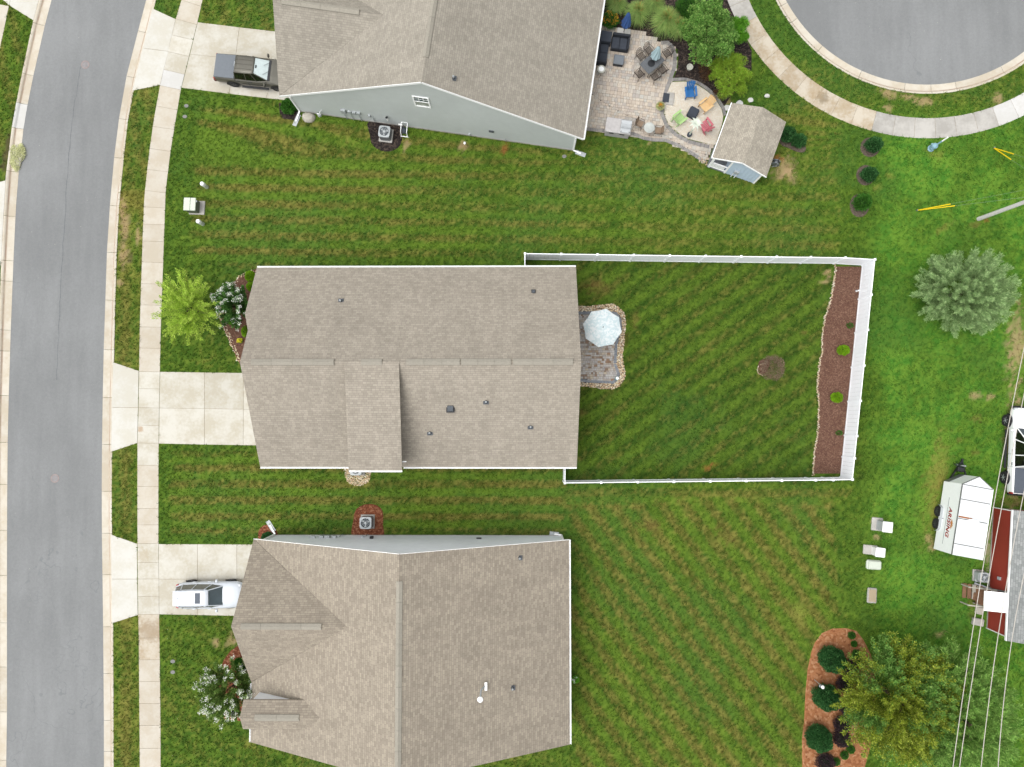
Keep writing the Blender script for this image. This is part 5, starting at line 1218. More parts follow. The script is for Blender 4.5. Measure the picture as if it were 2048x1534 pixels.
# ------------------------------------------------------------ utility pole, guy wires, cables
def pole():
    bx, by = G(1957, 438); ht = 10.5; top = Vector((bx + .55, by - .25, ht))
    r_ = empty('utility_pole', (bx, by, 0), 0, 'tall pale utility pole at the upper right lawn', 'pole')
    b = MB(); b.tube([(bx, by, 0), (bx * .5 + top.x * .5, by * .5 + top.y * .5, ht / 2), top], [.15, .13, .10], 10); b.build('pole_shaft', 'pole_wood', r_)
    b = MB(); b.bar(top + Vector((-1.2, .15, -.35)), top + Vector((1.2, -.15, -.35)), .10, .12); b.build('crossarm', 'wood_brown', r_)
    for k in (-1.1, -.4, .4, 1.1): b = MB(); q = top + Vector((k, -k * .12, -.28)); b.lathe(q, [(.05, 0), (.07, .06), (.04, .16)], 8); b.build('insulator', 'pale_metal', r_)
    # overhead cables heading south; each hangs from the pole and leaves the picture
    L = [([(2035,780),(1985,1030),(1953,1200),(1896,1534)], 'overhead cable, westernmost of the four crossing the trailer'), ([(2048,809),(2001,1030),(1966.7,1200),(1909,1534)], 'overhead cable, second from the west, crossing the red wall'), ([(2048,1005),(2029.7,1100),(2004.5,1227),(1952,1534)], 'overhead cable, third from the west, crossing the grey roof edge'), ([(2048,1170),(2043.6,1200),(2026.5,1283),(1986,1534)], 'overhead cable, easternmost of the four over the grey roof')]
    for i, (pp, lb) in enumerate(L):
        zs_ = [8.7, 8.3, 8.1, 8.2]; q0 = Vector((*G(*pp[0], zs_[0]), zs_[0])); q3 = Vector((*G(*pp[-1], zs_[3]), zs_[3]))
        d = (q3 - q0); pts_ = []
        for k in range(25):
            t = -.9 + 2.6 * k / 24; q = q0 + d * t; q.z = 8.3 + 1.1 * (t - .45) ** 2
            pts_.append(q)
        # keep the plan line through the seen points
        b = MB(); b.tube(pts_, .022, 5); tag(b.build('overhead_cable', 'cable'), lb, 'cable', 'overhead cables on the right')
    for (ax_, ay_, ends, lb, tl_) in ((1833,421,((1901,408),(1910,411.5)),'pair of yellow guarded guy wires anchored left of the pole', ((2048,376),(2048,387))), (1987,296,((2027,308),(2022,319)),'pair of yellow guarded guy wires anchored near the curved walk', None)):
        A = Vector((*G(ax_, ay_), .02))
        g_ = empty('guy_wire', A, 0, lb, 'guy wire', 'guy wires of the utility pole')
        for i, e in enumerate(ends):
            far = top + Vector((0, 0, -.6 - 2.0 * i)) if tl_ else top + Vector((.3, .2, -1.0 - 2.0 * i))
            zq = 2.0 - .1 * i if tl_ else 1.9
            Q = Vector((*G(*e, zq), zq))
            b = MB(); b.tube([A, Q], .035, 7); b.build('guard', 'yellow_plastic', g_)
            dirv = (Q - A).normalized(); end = Q + dirv * ((ht - 2.5 - 1.6 * i - Q.z) / max(.15, dirv.z))
            b = MB(); b.tube([Q, end if not tl_ else end], .006, 4); b.build('wire', 'guy_wire', g_)
        b = MB(); b.tube([A - Vector((0, 0, .1)), A + Vector((0, 0, .12))], .05, 8); b.build('anchor', 'grey_metal', g_)
pole()
p = G(1861, 297.5); r_ = empty('hydrant', (p[0], p[1], 0), 0, 'pale blue hydrant with tall white marker beside the curved sidewalk', 'hydrant')
b = MB(); b.lathe((0, 0, 0), [(.24, 0), (.24, .06), (.17, .08), (.17, .48), (.22, .50), (.20, .62), (.10, .72), (.05, .76)], 14); b.build('barrel', 'hydrant_blue', r_, local=True)
for a in (0, 2.09, 4.19): b = MB(); b.tube([(.15 * math.cos(a), .15 * math.sin(a), .40), (.27 * math.cos(a), .27 * math.sin(a), .40)], .08, 8); b.build('nozzle', 'hydrant_blue', r_, local=True)
b = MB(); b.tube([(.06, .04, .7), (.16, .1, 1.2)], .055, 8); b.build('stem', 'hydrant_blue', r_, local=True); b = MB(); b.tube([(.16, .1, 1.2), (.24, .16, 1.72)], .05, 8); b.build('marker', 'white_trim', r_, local=True)

# ------------------------------------------------------------ garden shed with porch
def shed():
    ze = 2.35
    A, Cc, D, E_ = (Vector(G(*q, ze)) for q in ((1464.4,207),(1573.6,244.5),(1532.6,354.6),(1424,315)))
    o = E_; rt = ((Cc - A) + (D - E_)).normalized(); ax = Vector((-rt.y, rt.x)); Wd = ((Cc - A).dot(rt) + (D - E_).dot(rt)) / 2; L = ((A - E_).dot(ax) + (Cc - D).dot(ax)) / 2
    r_ = empty('garden_shed', (o.x, o.y, 0), math.atan2(rt.y, rt.x), 'pale blue garden shed with tan roof and small white railed porch', 'shed')
    NOGRASS.append([tuple(o + rt * .1), tuple(o + rt * (Wd - .1)), tuple(o + rt * (Wd - .1) + ax * L), tuple(o + rt * .1 + ax * L)])
    zr = ze + .42 * Wd / 2
    b = MB(); b.slab([(0, 0, ze), (0, L, ze), (Wd / 2, L, zr), (Wd / 2, 0, zr)], .10); b.slab([(Wd, 0, ze), (Wd, L, ze), (Wd / 2, L, zr), (Wd / 2, 0, zr)], .10); rf = b.build('roof', 'shingle_shed', r_, local=True, fix=True)
    i = .22; px = Wd * .36                       # porch occupies the west part of the south end
    b = MB(); zf = .12; sl = .42
    prof = [(px, zf), (Wd - i, zf), (Wd - i, ze + sl * i - .12), (Wd / 2, zr - .13), (px, ze + sl * px - .12)]
    b.loft([[(x, i, z) for x, z in prof], [(x, L - i, z) for x, z in prof]]); b.build('wall', 'board_blue', r_, local=True, fix=True)
    b = MB(); b.loft([[(i, 1.9, zf), (px - .01, 1.9, zf), (px - .01, 1.9, ze + sl * px - .13), (i, 1.9, ze + sl * i - .13)], [(i, L - i, zf), (px - .01, L - i, zf), (px - .01, L - i, ze + sl * px - .13), (i, L - i, ze + sl * i - .13)]]); b.build('wall', 'board_blue', r_, local=True, fix=True)
    zw = lambda x: ze + sl * min(x, Wd - x) - .13
    x = px + .28
    while x < Wd - i - .1:
        b = MB(); b.box((x, i - .012, (zf + zw(x)) / 2), (.05, .025, zw(x) - zf)); b.build('batten', 'board_blue', r_, local=True); x += .27
    for x in (px + .05, Wd - i - .05): b = MB(); b.box((x, i - .02, (zf + zw(x)) / 2), (.12, .045, zw(x) - zf)); b.build('corner_trim', 'white_trim', r_, local=True)
    b = MB(); b.box((px / 2 + .1, (1.9 + i) / 2, .10), (px - .1, 1.9 - i, .10)); b.build('porch_floor', 'grey_metal', r_, local=True)
    for x, y in ((i + .06, i + .06), (i + .06, 1.85)): b = MB(); b.box((x, y, (zw(x) + .1) / 2), (.13, .13, zw(x) - .1)); b.build('porch_post', 'white_trim', r_, local=True)
    for z in (.25, .95): b = MB(); b.bar((i + .1, i + .06, z), (px, i + .06, z), .07, .09); b.build('porch_rail', 'white_trim', r_, local=True)
    n = 9
    for k in range(n): b = MB(); b.box((i + .2 + (px - i - .25) * k / n, i + .06, .60), (.09, .04, .64)); b.build('baluster', 'white_trim', r_, local=True)
    b = MB(); b.bar((-.02, -.02, ze - .04), (-.02, L, ze - .04), .05, .16); b.build('fascia', 'white_trim', r_, local=True)
    for s0, s1 in (((0, ze), (Wd / 2, zr)), ((Wd, ze), (Wd / 2, zr))):
        b = MB(); b.bar((s0[0], -.02, s0[1] - .06), (s1[0], -.02, s1[1] - .06), .03, .13); b.build('rake_board', 'white_trim', r_, local=True)
    b = MB(); b.box((px + .72, i - .08, 1.05), (.34, .14, .34)); b.build('meter_box', 'pale_metal', r_, local=True)
    for x in (px + .60, px + .84): b = MB(); b.tube([(x, i - .06, .0), (x, i - .06, .9)], .03, 6); b.build('conduit', 'white_trim', r_, local=True)
    b = MB(); b.bbox((px * .72, 1.2, .25), (.55, .4, .2), .04); b.build('porch_box', 'black_plastic', r_, local=True)
    b = MB(); b.bbox((px * .5, 1.88, 1.05), (.75, .05, 1.85), .01); b.build('door', 'door_white', r_, local=True)
    # reel on the east wall
    q = Vector((*G(1547.5, 330), 0)); h = empty('hose_cart', q, math.atan2(rt.y, rt.x), 'grey hose cart leaning at the east corner of the shed', 'hose cart')
    b = MB(); b.lathe((0, -.15, .42), [(.18, 0), (.30, .01), (.30, .06), (.16, .07), (.16, .25), (.30, .26), (.30, .31), (.18, .32)], 16, 'Y'); b.build('reel_drum', 'grey_metal', h, local=True)
    for s in (-.2, .2): b = MB(); b.tube([(-.1, s, .05), (.1, s, .45), (.0, s, 1.0)], .025, 6); b.build('cart_frame', 'pale_metal', h, local=True)
    b = MB(); b.tube([(0, -.2, 1.0), (0, .2, 1.0)], .025, 6); b.build('handle', 'dark_metal', h, local=True)
shed()
for px, py, r0, lb in ((1501,200.5,.22,'pale stepping stone nearest the curved walk'),(1505,200,0,None),(1534,192,.20,'pale stepping stone farthest east on the grass'),(1478.5,207,.28,'pale stepping stone at the north corner of the shed'),(1455,216,.30,'pale stepping stone beside the shed and dark bed')):
    if r0 <= 0: continue
    q = G(px, py); b = MB(); b.prism([(q[0] + r0 * math.cos(a) * random.uniform(.85, 1.1), q[1] + r0 * .8 * math.sin(a) * random.uniform(.85, 1.1)) for a in np.linspace(0, 6.28, 9, endpoint=False)], -.02, .05); tag(b.build('stepping_stone', 'concrete_new'), lb, 'stone', 'stepping stones behind the shed'); NOGRASS.append([(q[0] + r0 * math.cos(a), q[1] + r0 * .8 * math.sin(a)) for a in np.linspace(0, 6.28, 8, endpoint=False)])
# ------------------------------------------------------------ pavers, stones
island('paver_tan', [C(204,190,174), C(226,212,194), C(214,198,180), C(210,206,196), C(230,216,198), C(206,194,182), C(196,190,182)], 0.85, 0.10, 8.0, 0.1)
island('paver_grey', [C(150,148,146), C(172,168,164), C(160,156,152), C(138,136,136)], 0.85, 0.1, 8.0, 0.1)
island('paver_slate', [C(138,144,152), C(154,160,166), C(146,150,158)], 0.85, 0.1, 8.0, 0.1)
island('paver_mixed', [C(208,204,198), C(216,212,206), C(200,198,195), C(214,200,176), C(186,182,180), C(154,124,98), C(204,200,196), C(214,206,196), C(198,190,180), C(168,132,104), C(200,198,194), C(186,160,130)], 0.85, 0.08, 8.0, 0.1)
island('river_stone', [C(242,230,198,1.15), C(230,200,154,1.1), C(248,240,218,1.2), C(198,154,112), C(236,212,174,1.1), C(214,186,150), C(244,232,208,1.15), C(178,158,138)], 0.7, 0.12, 10.0, 0.1)
island('edge_stone', [C(226,206,170), C(206,176,140), C(238,226,204), C(190,164,134)], 0.8, 0.12, 10.0, 0.1)

def pavers(parent, poly, ang, rows, widths, m, z0, z1, gap=.008, skip=None, name='pavers'):
    """random-length courses clipped to a ground polygon; real blocks, joined because each is only a few pixels"""
    ca, sa = math.cos(ang), math.sin(ang); P = np.array(poly); U = np.column_stack([P[:, 0] * ca + P[:, 1] * sa, -P[:, 0] * sa + P[:, 1] * ca])
    b = MB(); v = U[:, 1].min(); rg = random.Random(5); cells = []
    while v < U[:, 1].max():
        h = rg.choice(rows); u = U[:, 0].min() - rg.uniform(0, .3)
        while u < U[:, 0].max():
            w_ = rg.choice(widths); cells.append((u, v, w_, h)); u += w_
        v += h
    cen = np.array([((u + w_ / 2) * ca - (v + h / 2) * sa, (u + w_ / 2) * sa + (v + h / 2) * ca) for u, v, w_, h in cells])
    ok = inpoly(cen, poly)
    if skip is not None:
        for s in skip: ok &= ~inpoly(cen, s)
    for (u, v, w_, h), (cx, cy), k in zip(cells, cen, ok):
        if k:
            zz = z1 + rg.uniform(-.004, .004); x, y = w_ / 2 - gap, h / 2 - gap
            q = [(cx + a * ca - c * sa, cy + a * sa + c * ca) for a, c in ((-x, -y), (x, -y), (x, y), (-x, y))]
            b.add([(p_[0], p_[1], z0) for p_ in q] + [(p_[0], p_[1], zz) for p_ in q], [(4, 5, 6, 7), (0, 1, 5, 4), (1, 2, 6, 5), (2, 3, 7, 6), (3, 0, 4, 7)])
    return b.build(name, m, parent, kind='stuff')
def course(parent, line, depth, width, m, z0, z1, side=1, name='border_pavers'):
    """soldier course following a ground polyline"""
    P = [Vector(p) for p in line]; b = MB(); rg = random.Random(2)
    L = [0]
    for i in range(1, len(P)): L.append(L[-1] + (P[i] - P[i - 1]).length)
    def at(s):
        s = min(max(s, 0), L[-1])
        for i in range(1, len(P)):
            if s <= L[i]: t = (s - L[i - 1]) / max(1e-6, L[i] - L[i - 1]); return P[i - 1].lerp(P[i], t), (P[i] - P[i - 1]).normalized()
        return P[-1], (P[-1] - P[-2]).normalized()
    n = int(L[-1] / width)
    for k in range(n):
        p0, d0 = at(L[-1] * k / n + .006); p1, d1 = at(L[-1] * (k + 1) / n - .006); s0 = Vector((-d0.y, d0.x)) * side * depth; s1 = Vector((-d1.y, d1.x)) * side * depth
        q = [p0, p1, p1 + s1, p0 + s0]
        if side < 0: q = q[::-1]
        zz = z1 + rg.uniform(-.003, .003)
        b.add([(a.x, a.y, z0) for a in q] + [(a.x, a.y, zz) for a in q], [(4, 5, 6, 7), (0, 1, 5, 4), (1, 2, 6, 5), (2, 3, 7, 6), (3, 0, 4, 7)])
    return b.build(name, m, parent, kind='stuff')
def stones(name, pts, smin, smax, m, z=0.03, parent=None):
    """loose stones as small rounded lumps, one mesh"""
    base = []
    for th, rr in ((0.25, 0.55), (0.75, 1.0)):
        pass
    V = []; Q = []; k = 0
    n = 6
    for (x, y) in pts:
        s = random.uniform(smin, smax); a0 = random.uniform(0, 6.28); e = random.uniform(.7, 1.0); zz = z + random.uniform(-.2, .3) * s
        ring = []
        for (r_, h) in ((.8, 0), (1.0, .25), (.72, .55), (.25, .70)):
            for j in range(n):
                a = a0 + 2 * math.pi * j / n; q = random.uniform(.88, 1.1)
                ring.append((x + s * r_ * math.cos(a) * q, y + s * r_ * e * math.sin(a) * q, zz + s * h))
        V += ring
        for r_ in range(3):
            for j in range(n): Q.append((k + r_ * n + j, k + r_ * n + (j + 1) % n, k + (r_ + 1) * n + (j + 1) % n, k + (r_ + 1) * n + j))
        Q.append((k + 18, k + 19, k + 20, k + 21)); Q.append((k + 18, k + 21, k + 22, k + 23))
        k += 24
    o = np_mesh(name, np.array(V), np.array(Q), m, parent, smooth=False); return tag(o, kind='stuff')
def scatter(poly, spacing, holes=(), jit=.35):
    P = np.array(poly); xs = np.arange(P[:, 0].min(), P[:, 0].max(), spacing); ys = np.arange(P[:, 1].min(), P[:, 1].max(), spacing)
    X, Y = np.meshgrid(xs, ys); p = np.column_stack([X.ravel(), Y.ravel()]) + RNG.uniform(-jit, jit, (X.size, 2)) * spacing
    ok = inpoly(p, poly)
    for h in holes: ok &= ~inpoly(p, h)
    return [tuple(q) for q in p[ok]]
def along(line, spacing, w=0.0):
    P = [Vector(p) for p in line]; out_ = []
    for a, b_ in zip(P, P[1:]):
        n = max(1, int((b_ - a).length / spacing))
        for k in range(n):
            d = (b_ - a).normalized(); nrm = Vector((-d.y, d.x)); out_.append(tuple(a.lerp(b_, k / n) + nrm * random.uniform(-w, w)))
    return out_

# ---- patio behind the centre house
z7 = lambda pts: GP(zoomed(pts, 1140, 590, .1304))
inner = z7([(100,255),(290,252),(430,250),(600,245),(720,268),(790,380),(792,520),(745,680),(725,800),(712,1050),(738,1130),(765,1200),(742,1300),(660,1362),(300,1345),(100,1325)])
outer = z7([(100,165),(300,170),(430,150),(560,140),(660,130),(740,180),(830,270),(860,430),(840,580),(830,760),(805,900),(820,1060),(850,1180),(840,1290),(760,1400),(640,1450),(480,1440),(300,1410),(100,1400)])
NOGRASS.append(outer)
b = MB(); b.prism(outer, -.05, .012); pat = tag(b.build('back_patio', 'mulch_grey'), kind='structure')
cI = Vector((sum(p[0] for p in inner) / len(inner), sum(p[1] for p in inner) / len(inner)))
inn2 = [tuple(Vector(p) + (cI - Vector(p)).normalized() * .2) for p in inner]
pavers(pat, inn2, 0.0, (.11, .16, .16), (.11, .16, .16, .23, .23), 'paver_mixed', 0, .045, .006)
course(pat, inner, .20, .10, 'paver_slate', 0, .05, 1 if sum(inner[i][0] * inner[(i+1) % len(inner)][1] - inner[(i+1) % len(inner)][0] * inner[i][1] for i in range(len(inner))) > 0 else -1)
stones('river_stones', scatter(outer, .085, [inner]), .04, .075, 'river_stone', .015)
# stones by the air conditioner, along the front bed and the back bed
acp = GP(smooth_poly([(690,930),(690,948),(694,962),(704,970),(720,971),(734,966),(740,956),(739,930)], 3)); NOGRASS.append(acp)
stones('river_stones', scatter(acp, .085), .04, .075, 'river_stone', .005)
fl = GP(zoomed([(1275,255),(1170,290),(1110,340)], 200, 480, .2445)); stones('river_stones', along(fl, .05, .16), .035, .07, 'river_stone', .01)
fl = GP(zoomed([(980,520),(990,620),(1035,740),(1080,850),(1120,940),(1140,1000)], 200, 480, .2445)); stones('river_stones', along(fl, .03, .14), .035, .065, 'river_stone', .01)
NOGRASS.append([tuple(Vector(p) + Vector((-.2, 0))) for p in fl] + [tuple(Vector(p) + Vector((.3, 0))) for p in fl[::-1]])
stones('edging_stones', along(GP(back_left), .055, .06), .045, .075, 'edge_stone', .01)
rb = GP(ell(1529, 739.5, 14, 12, 0, 24)[7:20]); stones('edging_stones', along(rb, .05, .03), .035, .06, 'edge_stone', .01)

# umbrella and table on it
p = G(1206.0, 654.5, 2.45); r_ = empty('patio_umbrella', (p[0], p[1], .04), 0, 'open pale aqua octagonal umbrella over the small back patio', 'umbrella')
b = MB(); n = 8; R0 = 1.36; a0 = R(78)
def cap(rr, z, t): return [(rr * math.cos(a0 + 2 * math.pi * k / 8), rr * math.sin(a0 + 2 * math.pi * k / 8), z) for k in range(8)]
for k in range(8):
    b = MB(); A0, A1 = a0 + 2 * math.pi * k / 8, a0 + 2 * math.pi * (k + 1) / 8
    vs = [(0, 0, 2.52)]; 
    for j, (q, z) in enumerate(((.35, 2.40), (.7, 2.24), (1.0, 2.06))):
        mid_ = (A0 + A1) / 2; sag = .02 * j
        vs += [(R0 * q * math.cos(A0), R0 * q * math.sin(A0), z), (R0 * q * .905 * math.cos(mid_), R0 * q * .905 * math.sin(mid_), z - sag), (R0 * q * math.cos(A1), R0 * q * math.sin(A1), z)]
    b.add(vs, [(0, 1, 2), (0, 2, 3), (1, 4, 5, 2), (2, 5, 6, 3), (4, 7, 8, 5), (5, 8, 9, 6)]); b.build('canopy_panel', 'umbrella_print', r_, local=True)
    b = MB(); b.tube([(.05 * math.cos(A0), .05 * math.sin(A0), 2.46), (R0 * .98 * math.cos(A0), R0 * .98 * math.sin(A0), 2.03)], .010, 5); b.build('rib', 'pale_metal', r_, local=True)
b = MB(); b.tube([(0, 0, 0), (0, 0, 2.5)], .022, 8); b.build('pole', 'pale_metal', r_, local=True)
b = MB(); b.lathe((0, 0, 2.5), [(.035, 0), (.04, .05), (.01, .08)], 10); b.build('finial', 'dark_metal', r_, local=True)
b = MB(); b.lathe((0, 0, 0), [(.28, 0), (.28, .05), (.05, .10)], 16); b.build('base', 'dark_metal', r_, local=True)
r2 = empty('patio_table', (p[0], p[1], .04), 0, 'round glass patio table under the open aqua umbrella', 'table')
b = MB(); b.lathe((0, 0, .70), [(.08, 0), (.50, 0), (.50, .02), (.08, .02)], 20); b.build('table_top', 'table_glass', r2, local=True)
for k in range(4): a = R(45 + 90 * k); b = MB(); b.tube([(.42 * math.cos(a), .42 * math.sin(a), .7), (.46 * math.cos(a), .46 * math.sin(a), 0)], .018, 6); b.build('leg', 'dark_metal', r2, local=True)
p = G(1233.2, 757); r_ = empty('lantern', (p[0], p[1], .04), 0, 'small round turquoise lantern on the corner of the back patio', 'lantern')
b = MB(); b.lathe((0, 0, 0), [(.09, 0), (.13, .1), (.13, .28), (.09, .34), (.05, .34), (.05, .26)], 16); b.build('lantern_body', 'turquoise', r_, local=True); b = MB(); b.lathe((0, 0, .345), [(.10, 0), (.11, .02), (.06, .04), (.055, .01)], 16); b.build('lantern_rim', 'white_trim', r_, local=True)
p = G(1712, 583); r_ = empty('spigot_post', (p[0], p[1], 0), 0, 'small white spigot post at the fence in the back mulch bed', 'spigot')
b = MB(); b.tube([(0, 0, 0), (0, 0, .45)], .05, 8); b.build('post', 'white_trim', r_, local=True); b = MB(); b.tube([(0, 0, .4), (-.15, .02, .36), (-.17, .02, .28)], .025, 6); b.build('spout', 'pale_metal', r_, local=True)

# ---- big patio behind the top house
z3 = lambda pts: GP(zoomed(pts, 1150, 0, .2445))
edge_e = [(700,340),(760,335),(808,380),(832,450),(825,560),(790,660),(755,755),(735,840),(725,930),(760,1020),(830,1090),(930,1145),(1100,1190)]
edge_s = [(1060,1340),(950,1268),(850,1208),(740,1162),(640,1158),(560,1145),(470,1108),(240,1085),(0,1060)]
pp = z3(edge_e + [(1130,1200),(1090,1300)] + edge_s + [(0,1000),(60,500),(110,190),(220,200),(360,235),(480,245),(560,270)])
NOGRASS.append(pp)
b = MB(); b.prism(pp, -.05, .012); patT = tag(b.build('paver_patio', 'mulch_grey'), kind='structure')
ang_h = math.atan2(u_.y, u_.x)
c0 = Vector((sum(q[0] for q in pp) / len(pp), sum(q[1] for q in pp) / len(pp)))
pavers(patT, pp, ang_h, (.20, .20, .30), (.15, .22, .22, .30, .30), 'paver_tan', 0, .045, .007)
course(patT, z3(edge_e), .26, .14, 'paver_grey', 0, .060, -1)
course(patT, z3(edge_s), .24, .13, 'paver_grey', 0, .055, -1)
sand = z3([(735,840),(755,755),(790,672),(900,668),(1000,695),(1080,748),(1150,815),(1196,890),(1212,950),(1205,1000),(1150,1185),(1100,1180),(930,1138),(840,1085),(765,1015),(730,930)])
b = MB(); b.prism(sand, -.05, .035); patS = tag(b.build('sand_circle', 'sand_fill'), kind='structure'); NOGRASS.append(sand)
course(patS, z3([(790,665),(900,662),(1000,690),(1080,742),(1150,810),(1200,890),(1216,950)]), .22, .13, 'paver_grey', 0, .07, 1)
# fallen pebbles by the shed corner
stones('loose_stones', [G(*zoomed([(random.uniform(1010, 1090), random.uniform(1290, 1350))], 1150, 0, .2445)[0]) for _ in range(26)], .03, .09, 'edge_stone', .02)

PZ = .05
def sofa(cx, cy, w_, d, back, arms, label, name='sofa_section'):
    p = G(cx, cy, .4); r_ = empty(name, (p[0], p[1], PZ), ang_h, label, 'sofa', 'black outdoor sofa set')
    b = MB(); b.bbox((0, 0, .16), (w_, d, .32), .03); b.build('base', 'wicker_black', r_, local=True)
    n = max(1, round((w_ if w_ >= d else d) / .75))
    bx = .17
    x0, x1, y0, y1 = -w_/2, w_/2, -d/2, d/2
    if 'n' in back: y1 -= bx
    if 'w' in back: x0 += bx
    if 'e' in arms: x1 -= bx * .8
    if 's' in arms: y0 += bx * .8
    for k in range(n):
        if w_ >= d: ca, cb = x0 + (x1 - x0) * k / n, x0 + (x1 - x0) * (k + 1) / n; box_ = ((ca + cb) / 2, (y0 + y1) / 2, .39), (cb - ca - .02, y1 - y0 - .02, .15)
        else: ca, cb = y0 + (y1 - y0) * k / n, y0 + (y1 - y0) * (k + 1) / n; box_ = ((x0 + x1) / 2, (ca + cb) / 2, .39), (x1 - x0 - .02, cb - ca - .02, .15)
        b = MB(); b.bbox(*box_, .04); b.build('seat_cushion', 'cushion_dark', r_, local=True)
    if 'n' in back: b = MB(); b.bbox((0, d/2 - bx/2, .5), (w_, bx, .56), .04); b.build('backrest', 'wicker_black', r_, local=True)
    if 'w' in back: b = MB(); b.bbox((-w_/2 + bx/2, 0, .5), (bx, d, .56), .04); b.build('backrest', 'wicker_black', r_, local=True)
    if 'e' in arms: b = MB(); b.bbox((w_/2 - bx*.4, 0, .42), (bx*.8, d, .44), .03); b.build('armrest', 'wicker_black', r_, local=True)
    if 's' in arms: b = MB(); b.bbox((0, -d/2 + bx*.4, .42), (w_, bx*.8, .44), .03); b.build('armrest', 'wicker_black', r_, local=True)
    if back == 'top': b = MB(); b.bbox((0, 0, .50), (w_, d, .40), .03); b.build('table_top', 'cushion_dark', r_, local=True)
sofa(1211.5, 77, .80, .78, 'top', '', 'square black corner table joining the two sofa halves')
sofa(1241, 85.5, 1.28, 1.02, 'n', 'e', 'black two seat sofa with armrest on the paver patio')
sofa(1204.5, 108, .78, 1.45, 'w', 's', 'black sofa half along the house eave')
p = G(1237.5, 120, .35); r_ = empty('ottoman', (p[0], p[1], PZ), ang_h, 'square grey topped ottoman in front of the black sofa', 'ottoman')
b = MB(); b.bbox((0, 0, .16), (.72, .66, .32), .03); b.build('base', 'wicker_black', r_, local=True); b = MB(); b.bbox((0, 0, .36), (.76, .70, .10), .04); b.build('cushion', 'tonneau', r_, local=True)
p = G(1202.5, 138.5, .5); r_ = empty('side_table', (p[0], p[1], PZ), 0, 'round white topped side table at the sofa end', 'table')
b = MB(); b.lathe((0, 0, .46), [(.29, 0), (.30, .03), (.27, .05), (.20, .045)], 20); b.build('table_top', 'pot_white', r_, local=True); b = MB(); b.lathe((0, 0, .505), [(.19, 0), (.19, .01)], 18); b.build('tile', 'white_trim', r_, local=True)
for k in range(3): a = R(30 + 120 * k); b = MB(); b.tube([(.2 * math.cos(a), .2 * math.sin(a), .46), (.26 * math.cos(a), .26 * math.sin(a), 0)], .015, 5); b.build('leg', 'iron_brown', r_, local=True)
# blue folded umbrella in its base
def folded_umbrella(px, py, label, m, h=2.75, z0=PZ, base=True, pole_r=.03):
    p = G(px, py, z0); r_ = empty('folded_umbrella', (p[0], p[1], z0), 0, label, 'umbrella')
    b = MB(); b.tube([(0, 0, 0), (0, 0, h)], pole_r, 8); b.build('pole', 'dark_metal', r_, local=True)
    b = MB(); rings = []; n = 16
    for z, rr in ((h * .38, .26), (h * .44, .30), (h * .60, .22), (h * .75, .17), (h * .90, .10), (h * .96, .03)):
        rings.append([((rr * (1 + .28 * (k % 2))) * math.cos(2 * math.pi * k / n + z * .5), (rr * (1 + .28 * (k % 2))) * math.sin(2 * math.pi * k / n + z * .5), z + (.05 if k % 2 else 0) * (rr > .2)) for k in range(n)])
    b.loft(rings); b.build('furled_canopy', m, r_, local=True, fix=True)
    if base: b = MB(); b.bbox((0, 0, .06), (1.0, .62, .12), .04, ang_h); b.build('base', 'concrete_new', r_, local=True)
    return r_
folded_umbrella(1247, 66, 'furled blue umbrella standing behind the black sofa', 'blue_fabric')

# dining set
tc = Vector(G(1304.5, 125, .72)); tax = Vector(G(1320.4, 110, .72)) - Vector(G(1287.4, 138, .72)); ta = math.atan2(tax.y, tax.x); tL = tax.length; tW = 1.02
r_ = empty('dining_table', (tc.x, tc.y, PZ), ta, 'dark slatted dining table on the paver patio', 'table')
b = MB(); nS = 11
for k in range(nS):
    b = MB(); x = -tL/2 + tL * (k + .5) / nS; hw_ = tW/2 * (1 - .10 * abs(2 * (k + .5) / nS - 1) ** 4); b.box((x, 0, .70), (tL / nS - .008, 2 * hw_, .03)); b.build('table_slat', 'table_top', r_, local=True)
b = MB(); b.lathe((-.12, -.02, .72), [(.26, 0), (.26, .012), (.02, .012)], 20); b.build('turntable', 'dark_metal', r_, local=True)
for sx in (-1, 1):
    for sy in (-1, 1): b = MB(); b.tube([(sx * tL * .40, sy * tW * .38, .69), (sx * tL * .44, sy * tW * .42, 0)], .025, 6); b.build('leg', 'iron_brown', r_, local=True)
folded_umbrella(1305.5, 126.5, 'furled pale aqua umbrella rising from the dining table', 'aqua_fabric', 2.45, PZ, False, .022)
